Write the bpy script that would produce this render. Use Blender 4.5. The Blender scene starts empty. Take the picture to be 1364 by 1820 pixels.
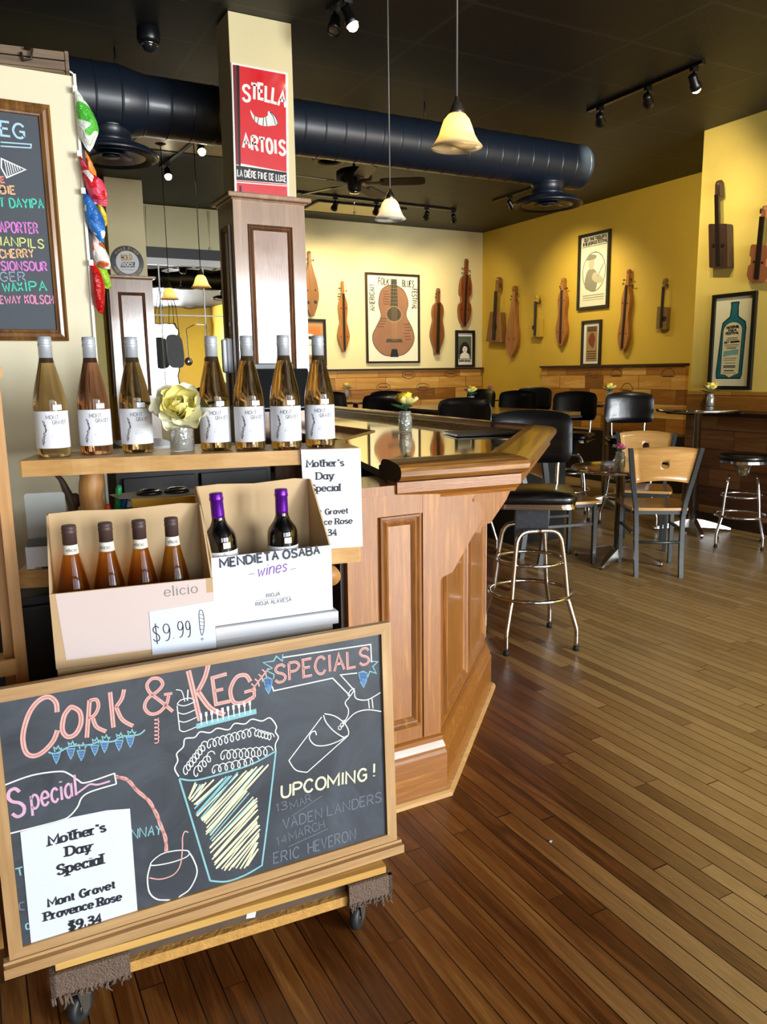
import bpy, math, random
from mathutils import Vector, Matrix, noise
PI = math.pi
R = math.radians
random.seed(7)
scene = bpy.context.scene
COL = scene.collection

# ------------------------------------------------------------------ camera
FPX, PITCH, ROLL, YAW = 1382.5, R(10.21), R(-0.82), R(28.07)
EYE = Vector((0, 0, 1.40))
_f = Vector((math.sin(YAW)*math.cos(PITCH), math.cos(YAW)*math.cos(PITCH), -math.sin(PITCH)))
_r0 = Vector((math.cos(YAW), -math.sin(YAW), 0))
_u0 = _r0.cross(_f)
_r = math.cos(ROLL)*_r0 + math.sin(ROLL)*_u0
_u = -math.sin(ROLL)*_r0 + math.cos(ROLL)*_u0
cam = bpy.data.cameras.new('camera')
cam.sensor_fit = 'HORIZONTAL'
cam.sensor_width = 36.0
cam.lens = 36.0*FPX/1364
cam.clip_start = 0.02
camo = bpy.data.objects.new('camera', cam)
COL.objects.link(camo)
M = Matrix.Identity(4)
for i in range(3):
    M[i][0], M[i][1], M[i][2], M[i][3] = _r[i], _u[i], -_f[i], EYE[i]
camo.matrix_world = M
scene.camera = camo

# ------------------------------------------------------------------ exposure, world, lights
vs = scene.view_settings
vs.view_transform = 'Standard'
vs.look = 'None'
vs.gamma = 1.0
vs.use_curve_mapping = False
vs.exposure = 0.0
cy = scene.cycles
cy.use_denoising = True
cy.max_bounces = 10
cy.diffuse_bounces = 4
cy.glossy_bounces = 4
cy.transmission_bounces = 8
cy.transparent_max_bounces = 8
cy.caustics_reflective = False
cy.caustics_refractive = False
cy.sample_clamp_indirect = 6.0
cy.blur_glossy = 0.5

world = bpy.data.worlds.new('world')
scene.world = world
world.use_nodes = True
_bg = world.node_tree.nodes['Background']
_bg.inputs[0].default_value = (0.80, 0.90, 1.0, 1)
_bg.inputs[1].default_value = 1.5

def area(name, loc, aim, sx, sy, watt, col):
    l = bpy.data.lights.new(name, 'AREA')
    l.shape = 'RECTANGLE'; l.size = sx; l.size_y = sy
    l.energy = watt; l.color = col
    o = bpy.data.objects.new(name, l); COL.objects.link(o)
    o.location = loc
    o.rotation_euler = (Vector(aim)-Vector(loc)).to_track_quat('-Z', 'Y').to_euler()
    return o
WINDOWS = [(-0.9, 0.75), (1.15, 3.45), (3.85, 6.0)]      # x ranges of the shop-front windows
for k, (a, b) in enumerate(WINDOWS):
    area('daylight', ((a+b)/2, -4.64, 1.75), ((a+b)/2+0.4, 4, 1.35), b-a, 2.3, (100, 235, 850)[k], (0.92, 0.96, 1.0))

def spot(loc, aim, watt, ang, col=(1.0, 0.85, 0.56), blend=0.8, rad=0.03):
    l = bpy.data.lights.new('spot_beam', 'SPOT')
    l.energy = watt; l.color = col; l.spot_size = R(ang); l.spot_blend = blend; l.shadow_soft_size = rad
    o = bpy.data.objects.new('spot_beam', l); COL.objects.link(o)
    o.location = loc
    o.rotation_euler = (Vector(aim)-Vector(loc)).to_track_quat('-Z', 'Y').to_euler()
    return o

# ------------------------------------------------------------------ pixel -> world on a real plane
def ray(x, y):
    return _f + _r*((x-682)/FPX) - _u*((y-910)/FPX)
def at(x, y, z=None, X=None, Y=None, d=None):
    r = ray(x, y)
    if z is not None: t = (z-EYE.z)/r.z
    elif X is not None: t = X/r.x
    elif Y is not None: t = Y/r.y
    else: t = d
    return EYE + r*t

class Pl:
    """a flat frame: origin, u (right), v (up), n (out of the surface)"""
    def __init__(s, o, u, v):
        s.o = Vector(o); s.u = Vector(u).normalized(); s.v = Vector(v).normalized(); s.n = s.u.cross(s.v).normalized()
    def w(s, a, b, d=0.0): return s.o + s.u*a + s.v*b + s.n*d
    def px(s, x, y):
        r = ray(x, y); t = (s.o-EYE).dot(s.n)/r.dot(s.n); q = EYE + r*t - s.o
        return (q.dot(s.u), q.dot(s.v))
    def off(s, d): return Pl(s.o + s.n*d, s.u, s.v)
class Cy:
    """wraps a flat drawing around an upright cylinder, facing -Y"""
    def __init__(s, c, r, a0=0.0): s.c = Vector(c); s.r = r; s.a0 = a0
    def w(s, a, b, d=0.0):
        t = s.a0 + a/s.r; q = s.r + d
        return s.c + Vector((q*math.sin(t), -q*math.cos(t), b))
def Z(x0, y0, s):
    return lambda *pts: [(x0 + p[0]/s, y0 + p[1]/s) for p in pts]

# ------------------------------------------------------------------ mesh builder
TM = {}
def catmull(pts, n=5, closed=False):
    P = [Vector((p[0], p[1])) if len(p) == 2 else Vector(p) for p in pts]
    m = len(P); out = []
    rng = range(m) if closed else range(m-1)
    for i in rng:
        if closed: a, b, c, d = P[(i-1) % m], P[i], P[(i+1) % m], P[(i+2) % m]
        else: a, b, c, d = P[max(i-1, 0)], P[i], P[i+1], P[min(i+2, m-1)]
        for k in range(n):
            t = k/n
            out.append(0.5*((2*b) + (c-a)*t + (2*a-5*b+4*c-d)*t*t + (3*b-a-3*c+d)*t**3))
    if not closed: out.append(P[-1])
    return out
class MB:
    def __init__(s): s.v = []; s.f = []; s.m = []; s.s = []
    def add(s, vs, fs, mi=0, sm=False):
        b = len(s.v); s.v += [Vector(v) for v in vs]
        for f in fs: s.f.append([b+i for i in f]); s.m.append(mi); s.s.append(sm)
        return s
    def box(s, c, d, rz=0.0, mi=0, rot=None):
        c = Vector(c); q = rot if rot else Matrix.Rotation(rz, 3, 'Z')
        vs = [c + q @ Vector((x*d[0]/2, y*d[1]/2, z*d[2]/2)) for x in (-1, 1) for y in (-1, 1) for z in (-1, 1)]
        return s.add(vs, [(0, 1, 3, 2), (4, 6, 7, 5), (0, 4, 5, 1), (2, 3, 7, 6), (0, 2, 6, 4), (1, 5, 7, 3)], mi)
    def bb(s, x0, x1, y0, y1, z0, z1, mi=0): return s.box(((x0+x1)/2, (y0+y1)/2, (z0+z1)/2), (x1-x0, y1-y0, z1-z0), 0, mi)
    def tube(s, pts, r, n=8, mi=0, closed=False, caps=True):
        P = [Vector(p) for p in pts]; m = len(P)
        rr = r if isinstance(r, (list, tuple)) else [r]*m
        ref = None; vs = []; fs = []
        for i in range(m):
            if closed: t = P[(i+1) % m]-P[(i-1) % m]
            else: t = P[min(i+1, m-1)]-P[max(i-1, 0)]
            t.normalize()
            if ref is None:
                ref = Vector((0, 0, 1)) if abs(t.z) < 0.9 else Vector((1, 0, 0))
            a = t.cross(ref)
            if a.length < 1e-6: a = t.orthogonal()
            a.normalize(); b = t.cross(a); ref = b.cross(t)*1.0; ref = -t.cross(a)*1.0
            ref = a.cross(t)
            for k in range(n):
                g = 2*PI*k/n
                vs.append(P[i] + (a*math.cos(g)+b*math.sin(g))*rr[i])
        for i in range(m if closed else m-1):
            j = (i+1) % m
            for k in range(n):
                l = (k+1) % n
                fs.append((i*n+k, i*n+l, j*n+l, j*n+k))
        if caps and not closed:
            fs.append(tuple(range(n))[::-1]); fs.append(tuple((m-1)*n+k for k in range(n)))
        return s.add(vs, fs, mi, True)
    def lathe(s, prof, c=(0, 0, 0), n=24, mi=0, M=None, sm=True):
        vs = []; fs = []; m = len(prof)
        for r, z in prof:
            for k in range(n):
                g = 2*PI*k/n; p = Vector((r*math.cos(g), r*math.sin(g), z))
                vs.append((M @ p if M else p) + Vector(c))
        for i in range(m-1):
            for k in range(n):
                l = (k+1) % n
                fs.append((i*n+k, i*n+l, (i+1)*n+l, (i+1)*n+k))
        if prof[0][0] > 1e-5: fs.append(tuple(range(n))[::-1])
        if prof[-1][0] > 1e-5: fs.append(tuple((m-1)*n+k for k in range(n)))
        return s.add(vs, fs, mi, sm)
    def sphere(s, c, r, n=12, mi=0, M=None):
        r = (r, r, r) if not isinstance(r, (tuple, list)) else r
        q = Matrix.Diagonal(Vector(r)); q = (M @ q) if M else q
        prof = [(max(math.sin(PI*i/(n//2+2)), 1e-6), -math.cos(PI*i/(n//2+2))) for i in range(n//2+3)]
        return s.lathe(prof, c, n, mi, q)
    def prism(s, poly, P, d0, d1, mi=0, side=None):
        n = len(poly); vs = [P.w(p[0], p[1], d0) for p in poly] + [P.w(p[0], p[1], d1) for p in poly]
        s.add(vs, [tuple(range(n))[::-1], tuple(range(n, 2*n))], mi)
        return s.add(vs, [(i, (i+1) % n, n+(i+1) % n, n+i) for i in range(n)], mi if side is None else side)
    def face(s, poly, P, d=0.0, mi=0): return s.add([P.w(p[0], p[1], d) for p in poly], [tuple(range(len(poly)))], mi)
    def ribbon(s, pts, P, w, d=0.0006, mi=0, closed=False, thin=None):
        Q = [Vector((p[0], p[1])) for p in pts]
        Q = [q for i, q in enumerate(Q) if i == 0 or (q-Q[i-1]).length > 1e-7]
        m = len(Q)
        if m < 2: return s
        L = []; 
        for i in range(m):
            a = Q[i]-Q[(i-1) % m] if (i > 0 or closed) else Q[1]-Q[0]
            b = Q[(i+1) % m]-Q[i] if (i < m-1 or closed) else Q[-1]-Q[-2]
            a.normalize(); b.normalize(); t = a+b
            t = b.copy() if t.length < 1e-6 else t.normalized()
            nn = Vector((-t.y, t.x)); k = 1/max(nn.dot(Vector((-b.y, b.x))), 0.55)
            ww = w if thin is None else (thin + (w-thin)*abs(t.y)**1.3)
            L += [Q[i]+nn*ww*0.5*k, Q[i]-nn*ww*0.5*k]
        vs = [P.w(q.x, q.y, d) for q in L]
        fs = [(2*i+1, 2*((i+1) % m)+1, 2*((i+1) % m), 2*i) for i in range(m if closed else m-1)]
        return s.add(vs, fs, mi)
    def build(s, name, mats, parent=None, bevel=0.0, sub=0, keep=False, seg=2, solid=0.0):
        me = bpy.data.meshes.new(name)
        if parent is not None: T = TM[parent]; inv = T.inverted(); vs = [inv @ v for v in s.v]
        elif keep: T = Matrix.Identity(4); vs = s.v
        else:
            lo = [min(v[i] for v in s.v) for i in range(3)]; hi = [max(v[i] for v in s.v) for i in range(3)]
            c = Vector(((lo[0]+hi[0])/2, (lo[1]+hi[1])/2, lo[2])); T = Matrix.Translation(c); vs = [v-c for v in s.v]
        me.from_pydata([tuple(v) for v in vs], [], s.f)
        mats = mats if isinstance(mats, (list, tuple)) else [mats]
        for m in mats: me.materials.append(m)
        me.polygons.foreach_set('material_index', s.m)
        me.polygons.foreach_set('use_smooth', s.s)
        me.update()
        o = bpy.data.objects.new(name, me); COL.objects.link(o)
        if parent is not None: o.parent = parent
        else: o.matrix_world = T
        TM[o] = T
        if bevel:
            b = o.modifiers.new('bevel', 'BEVEL'); b.width = bevel; b.segments = seg; b.limit_method = 'ANGLE'; b.angle_limit = R(40)
        if sub:
            b = o.modifiers.new('sub', 'SUBSURF'); b.levels = sub; b.render_levels = sub
        if solid:
            b = o.modifiers.new('solid', 'SOLIDIFY'); b.thickness = solid
        return o
def tag(o, label, cat, group=None):
    o['label'] = label; o['category'] = cat
    if group: o['group'] = group
    return o
def thing(name, label, cat, loc=(0, 0, 0), rz=0.0, group=None):
    o = bpy.data.objects.new(name, None); COL.objects.link(o)
    o.empty_display_size = 0.05
    o.location = loc; o.rotation_euler = (0, 0, rz)
    TM[o] = Matrix.Translation(Vector(loc)) @ Matrix.Rotation(rz, 4, 'Z')
    return tag(o, label, cat, group)
def struct(o): o['kind'] = 'structure'; return o
def kids(o): return [c for c in ALLP.get(o, [])]
def dup(root, loc, rz=0.0, label=None, scale=None, group=None):
    def rec(o, parent):
        c = o.copy(); COL.objects.link(c); c.parent = parent
        for ch in list(o.children): rec(ch, c)
        return c
    c = root.copy(); COL.objects.link(c)
    c.location = loc; c.rotation_euler = (0, 0, rz)
    if scale: c.scale = (scale,)*3
    if label: c['label'] = label
    if group: c['group'] = group
    for ch in list(root.children): rec(ch, c)
    return c
def move(root, loc, rz=0.0, label=None, scale=None):
    root.location = loc; root.rotation_euler = (0, 0, rz)
    if scale: root.scale = (scale,)*3
    if label: root['label'] = label
    return root

# ------------------------------------------------------------------ materials
def lin(c):
    if isinstance(c, str):
        c = c.lstrip('#'); c = [int(c[i:i+2], 16)/255 for i in (0, 2, 4)]
        c = [x/12.92 if x <= 0.04045 else ((x+0.055)/1.055)**2.4 for x in c]
    return (c[0], c[1], c[2], 1)
def newmat(name):
    m = bpy.data.materials.new(name); m.use_nodes = True
    nt = m.node_tree
    return m, nt, nt.nodes['Principled BSDF']
def nd(nt, t, **kw):
    n = nt.nodes.new(t)
    for k, v in kw.items():
        if k.startswith('i_'):
            n.inputs[k[2:].replace('_', ' ')].default_value = v
        else: setattr(n, k, v)
    return n
def mat(name, col, rough=0.5, metal=0.0, var=0.06, vs=8.0, bump=0.0, bs=60.0, coat=0.0, spec=None, sheen=0.0):
    """one colour with a little procedural mottling and optional bump"""
    m, nt, b = newmat(name); L = nt.links.new
    c = lin(col)
    tc = nd(nt, 'ShaderNodeTexCoord')
    if var:
        n = nd(nt, 'ShaderNodeTexNoise'); n.inputs['Scale'].default_value = vs; n.inputs['Detail'].default_value = 4
        L(tc.outputs['Object'], n.inputs['Vector'])
        mx = nd(nt, 'ShaderNodeMix', data_type='RGBA')
        mx.inputs[6].default_value = tuple(x*(1-var) for x in c[:3])+(1,); mx.inputs[7].default_value = tuple(min(1, x*(1+var)) for x in c[:3])+(1,)
        L(n.outputs[0], mx.inputs[0]); L(mx.outputs[2], b.inputs['Base Color'])
    else: b.inputs['Base Color'].default_value = c
    b.inputs['Roughness'].default_value = rough; b.inputs['Metallic'].default_value = metal
    if coat: b.inputs['Coat Weight'].default_value = coat; b.inputs['Coat Roughness'].default_value = 0.08
    if spec is not None: b.inputs['Specular IOR Level'].default_value = spec
    if bump:
        n2 = nd(nt, 'ShaderNodeTexNoise'); n2.inputs['Scale'].default_value = bs; n2.inputs['Detail'].default_value = 5
        L(tc.outputs['Object'], n2.inputs['Vector'])
        bp = nd(nt, 'ShaderNodeBump'); bp.inputs['Strength'].default_value = bump; bp.inputs['Distance'].default_value = 0.01
        L(n2.outputs[0], bp.inputs['Height']); L(bp.outputs[0], b.inputs['Normal'])
    return m
def wood(name, c1, c2, axis=2, scale=14.0, rough=0.45, coat=0.0, stretch=0.06, bump=0.12, pore=0.62):
    """grain running along the object's axis (0 x, 1 y, 2 z)"""
    m, nt, b = newmat(name); L = nt.links.new
    tc = nd(nt, 'ShaderNodeTexCoord'); mp = nd(nt, 'ShaderNodeMapping')
    s = [1.0, 1.0, 1.0]; s[axis] = stretch
    mp.inputs['Scale'].default_value = s
    L(tc.outputs['Object'], mp.inputs['Vector'])
    n = nd(nt, 'ShaderNodeTexNoise'); n.inputs['Scale'].default_value = scale; n.inputs['Detail'].default_value = 6; n.inputs['Distortion'].default_value = 0.6
    n2 = nd(nt, 'ShaderNodeTexNoise'); n2.inputs['Scale'].default_value = scale*7; n2.inputs['Detail'].default_value = 4
    L(mp.outputs[0], n.inputs['Vector']); L(mp.outputs[0], n2.inputs['Vector'])
    ml = nd(nt, 'ShaderNodeMath', operation='MULTIPLY'); ml.inputs[1].default_value = 9.0
    L(n.outputs[0], ml.inputs[0])
    sn = nd(nt, 'ShaderNodeMath', operation='SINE'); L(ml.outputs[0], sn.inputs[0])
    mr = nd(nt, 'ShaderNodeMapRange'); mr.inputs['From Min'].default_value = -1; mr.inputs['From Max'].default_value = 1
    L(sn.outputs[0], mr.inputs[0])
    mix1 = nd(nt, 'ShaderNodeMath', operation='MULTIPLY_ADD'); mix1.inputs[1].default_value = pore; 
    L(n2.outputs[0], mix1.inputs[0])
    ml2 = nd(nt, 'ShaderNodeMath', operation='MULTIPLY'); ml2.inputs[1].default_value = 1-pore*0.6
    L(mr.outputs[0], ml2.inputs[0]); L(ml2.outputs[0], mix1.inputs[2])
    cr = nd(nt, 'ShaderNodeValToRGB')
    cr.color_ramp.elements[0].color = lin(c1); cr.color_ramp.elements[1].color = lin(c2)
    cr.color_ramp.elements[0].position = 0.1; cr.color_ramp.elements[1].position = 0.95
    L(mix1.outputs[0], cr.inputs[0]); L(cr.outputs[0], b.inputs['Base Color'])
    b.inputs['Roughness'].default_value = rough
    if coat: b.inputs['Coat Weight'].default_value = coat; b.inputs['Coat Roughness'].default_value = 0.12
    bp = nd(nt, 'ShaderNodeBump'); bp.inputs['Strength'].default_value = bump; bp.inputs['Distance'].default_value = 0.004
    L(mix1.outputs[0], bp.inputs['Height']); L(bp.outputs[0], b.inputs['Normal'])
    return m
def planks(name, iu, iv, length, height, ramp, gap=0.02, gapcol='#140b06', rough=0.4, gs=10.0, vary=0.5, coat=0.0, wear_and_light=None, streak=0.35, bump=0.2):
    """boards of random length: they run along object axis iu and stack along iv"""
    m, nt, b = newmat(name); L = nt.links.new
    def mth(op, a, c=None, d=None):
        n = nd(nt, 'ShaderNodeMath', operation=op)
        for i, x in enumerate((a, c, d)):
            if x is None: continue
            if isinstance(x, (int, float)): n.inputs[i].default_value = x
            else: L(x, n.inputs[i])
        return n.outputs[0]
    tc = nd(nt, 'ShaderNodeTexCoord'); sp = nd(nt, 'ShaderNodeSeparateXYZ'); L(tc.outputs['Object'], sp.inputs[0])
    U, V = sp.outputs[iu], sp.outputs[iv]
    rowf = mth('DIVIDE', V, height); row = mth('FLOOR', rowf); fr = mth('FRACT', rowf)
    wn = nd(nt, 'ShaderNodeTexWhiteNoise', noise_dimensions='1D'); L(row, wn.inputs['W'])
    uo = mth('ADD', mth('DIVIDE', U, length), mth('MULTIPLY', wn.outputs['Value'], 7.31))
    # uneven lengths
    uo = mth('ADD', uo, mth('MULTIPLY', mth('SINE', mth('ADD', mth('MULTIPLY', uo, 2.1), row)), 0.22))
    col = mth('FLOOR', uo); fc = mth('FRACT', uo)
    cb = nd(nt, 'ShaderNodeCombineXYZ'); L(col, cb.inputs[0]); L(row, cb.inputs[1])
    wn2 = nd(nt, 'ShaderNodeTexWhiteNoise', noise_dimensions='2D'); L(cb.outputs[0], wn2.inputs['Vector'])
    rnd = wn2.outputs['Value']
    # grain
    cb2 = nd(nt, 'ShaderNodeCombineXYZ')
    L(mth('ADD', mth('MULTIPLY', U, 0.07), mth('MULTIPLY', rnd, 31.0)), cb2.inputs[0]); L(mth('ADD', V, mth('MULTIPLY', rnd, 17.0)), cb2.inputs[1])
    n = nd(nt, 'ShaderNodeTexNoise'); n.inputs['Scale'].default_value = gs; n.inputs['Detail'].default_value = 5; n.inputs['Distortion'].default_value = 0.8
    L(cb2.outputs[0], n.inputs['Vector'])
    n2 = nd(nt, 'ShaderNodeTexNoise'); n2.inputs['Scale'].default_value = gs*12; n2.inputs['Detail'].default_value = 3
    L(cb2.outputs[0], n2.inputs['Vector'])
    rings = mth('MULTIPLY_ADD', mth('SINE', mth('MULTIPLY', n.outputs[0], 22.0)), 0.5, 0.5)
    g = mth('ADD', mth('MULTIPLY', rings, streak), mth('MULTIPLY', mth('SUBTRACT', n2.outputs[0], 0.5), 0.5))
    val = mth('ADD', mth('MULTIPLY', rnd, vary), mth('ADD', g, (1-vary)*0.3))
    cr = nd(nt, 'ShaderNodeValToRGB')
    el = cr.color_ramp.elements
    while len(el) < len(ramp): el.new(0.5)
    for i, (p, c) in enumerate(ramp): el[i].position = p; el[i].color = lin(c)
    L(val, cr.inputs[0])
    colr = cr.outputs[0]
    if wear_and_light:
        colr = wear_and_light(nt, L, mth, sp, colr, rnd, n2.outputs[0])
    gu = gap*height/length
    gm = mth('MINIMUM', mth('MINIMUM', mth('GREATER_THAN', fr, gap), mth('LESS_THAN', fr, 1-gap*0.3)), mth('GREATER_THAN', fc, gu))
    mx = nd(nt, 'ShaderNodeMix', data_type='RGBA'); mx.inputs[6].default_value = lin(gapcol)
    L(gm, mx.inputs[0]); L(colr, mx.inputs[7]); L(mx.outputs[2], b.inputs['Base Color'])
    rg = mth('MULTIPLY_ADD', g, 0.25, rough-0.05); L(rg, b.inputs['Roughness'])
    if coat: b.inputs['Coat Weight'].default_value = coat; b.inputs['Coat Roughness'].default_value = 0.15
    bp = nd(nt, 'ShaderNodeBump'); bp.inputs['Strength'].default_value = bump; bp.inputs['Distance'].default_value = 0.003
    L(mth('ADD', mth('MULTIPLY', gm, 1.0), mth('MULTIPLY', g, 0.4)), bp.inputs['Height']); L(bp.outputs[0], b.inputs['Normal'])
    return m
def glass(name, col, rough=0.0, ior=1.45, thin=0.0):
    m, nt, b = newmat(name)
    b.inputs['Base Color'].default_value = lin(col); b.inputs['Roughness'].default_value = rough
    b.inputs['Transmission Weight'].default_value = 1.0; b.inputs['IOR'].default_value = ior
    if thin:
        t = nd(nt, 'ShaderNodeBsdfTransparent'); t.inputs[0].default_value = lin(col)
        mx = nd(nt, 'ShaderNodeMixShader'); mx.inputs[0].default_value = thin
        nt.links.new(b.outputs[0], mx.inputs[1]); nt.links.new(t.outputs[0], mx.inputs[2]); nt.links.new(mx.outputs[0], nt.nodes['Material Output'].inputs[0])
    return m
def jarglass(name):
    """thin clear glass: see-through face on, mirror-like at the rim"""
    m, nt, b = newmat(name); L = nt.links.new
    t = nd(nt, 'ShaderNodeBsdfTransparent'); t.inputs[0].default_value = (0.93, 0.95, 0.93, 1)
    g = nd(nt, 'ShaderNodeBsdfGlossy'); g.inputs[0].default_value = (0.95, 0.97, 0.97, 1); g.inputs[1].default_value = 0.03
    lw = nd(nt, 'ShaderNodeLayerWeight'); lw.inputs[0].default_value = 0.35
    mr = nd(nt, 'ShaderNodeMapRange'); mr.inputs['To Min'].default_value = 0.14; mr.inputs['To Max'].default_value = 0.7
    tc = nd(nt, 'ShaderNodeTexCoord'); ns = nd(nt, 'ShaderNodeTexVoronoi'); ns.inputs['Scale'].default_value = 90
    bp = nd(nt, 'ShaderNodeBump'); bp.inputs['Strength'].default_value = 0.5; bp.inputs['Distance'].default_value = 0.004
    L(tc.outputs['Object'], ns.inputs['Vector']); L(ns.outputs[0], bp.inputs['Height']); L(bp.outputs[0], g.inputs['Normal'])
    L(lw.outputs['Fresnel'], mr.inputs[0])
    mx = nd(nt, 'ShaderNodeMixShader'); L(mr.outputs[0], mx.inputs[0]); L(t.outputs[0], mx.inputs[1]); L(g.outputs[0], mx.inputs[2])
    df = nd(nt, 'ShaderNodeBsdfDiffuse'); df.inputs[0].default_value = (0.9, 0.92, 0.9, 1)
    m2 = nd(nt, 'ShaderNodeMixShader'); m2.inputs[0].default_value = 0.16
    L(mx.outputs[0], m2.inputs[1]); L(df.outputs[0], m2.inputs[2]); L(m2.outputs[0], nt.nodes['Material Output'].inputs[0])
    return m
def emit(name, col, s):
    m, nt, b = newmat(name)
    b.inputs['Base Color'].default_value = lin(col)
    b.inputs['Emission Color'].default_value = lin(col); b.inputs['Emission Strength'].default_value = s
    return m
def frost(name, col, mixt=0.6):
    m, nt, b = newmat(name); L = nt.links.new
    t = nd(nt, 'ShaderNodeBsdfTranslucent'); t.inputs[0].default_value = lin(col)
    b.inputs['Base Color'].default_value = lin(col); b.inputs['Roughness'].default_value = 0.25
    mx = nd(nt, 'ShaderNodeMixShader'); mx.inputs[0].default_value = mixt
    L(b.outputs[0], mx.inputs[1]); L(t.outputs[0], mx.inputs[2]); L(mx.outputs[0], nt.nodes['Material Output'].inputs[0])
    return m
def clear(name, col, alpha=0.75):
    """thin clear plastic or glass sheet"""
    m, nt, b = newmat(name); L = nt.links.new
    t = nd(nt, 'ShaderNodeBsdfTransparent'); t.inputs[0].default_value = lin(col)
    b.inputs['Base Color'].default_value = lin('#d8dcdc'); b.inputs['Roughness'].default_value = 0.08
    mx = nd(nt, 'ShaderNodeMixShader'); mx.inputs[0].default_value = alpha
    L(b.outputs[0], mx.inputs[1]); L(t.outputs[0], mx.inputs[2]); L(mx.outputs[0], nt.nodes['Material Output'].inputs[0])
    return m

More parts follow.
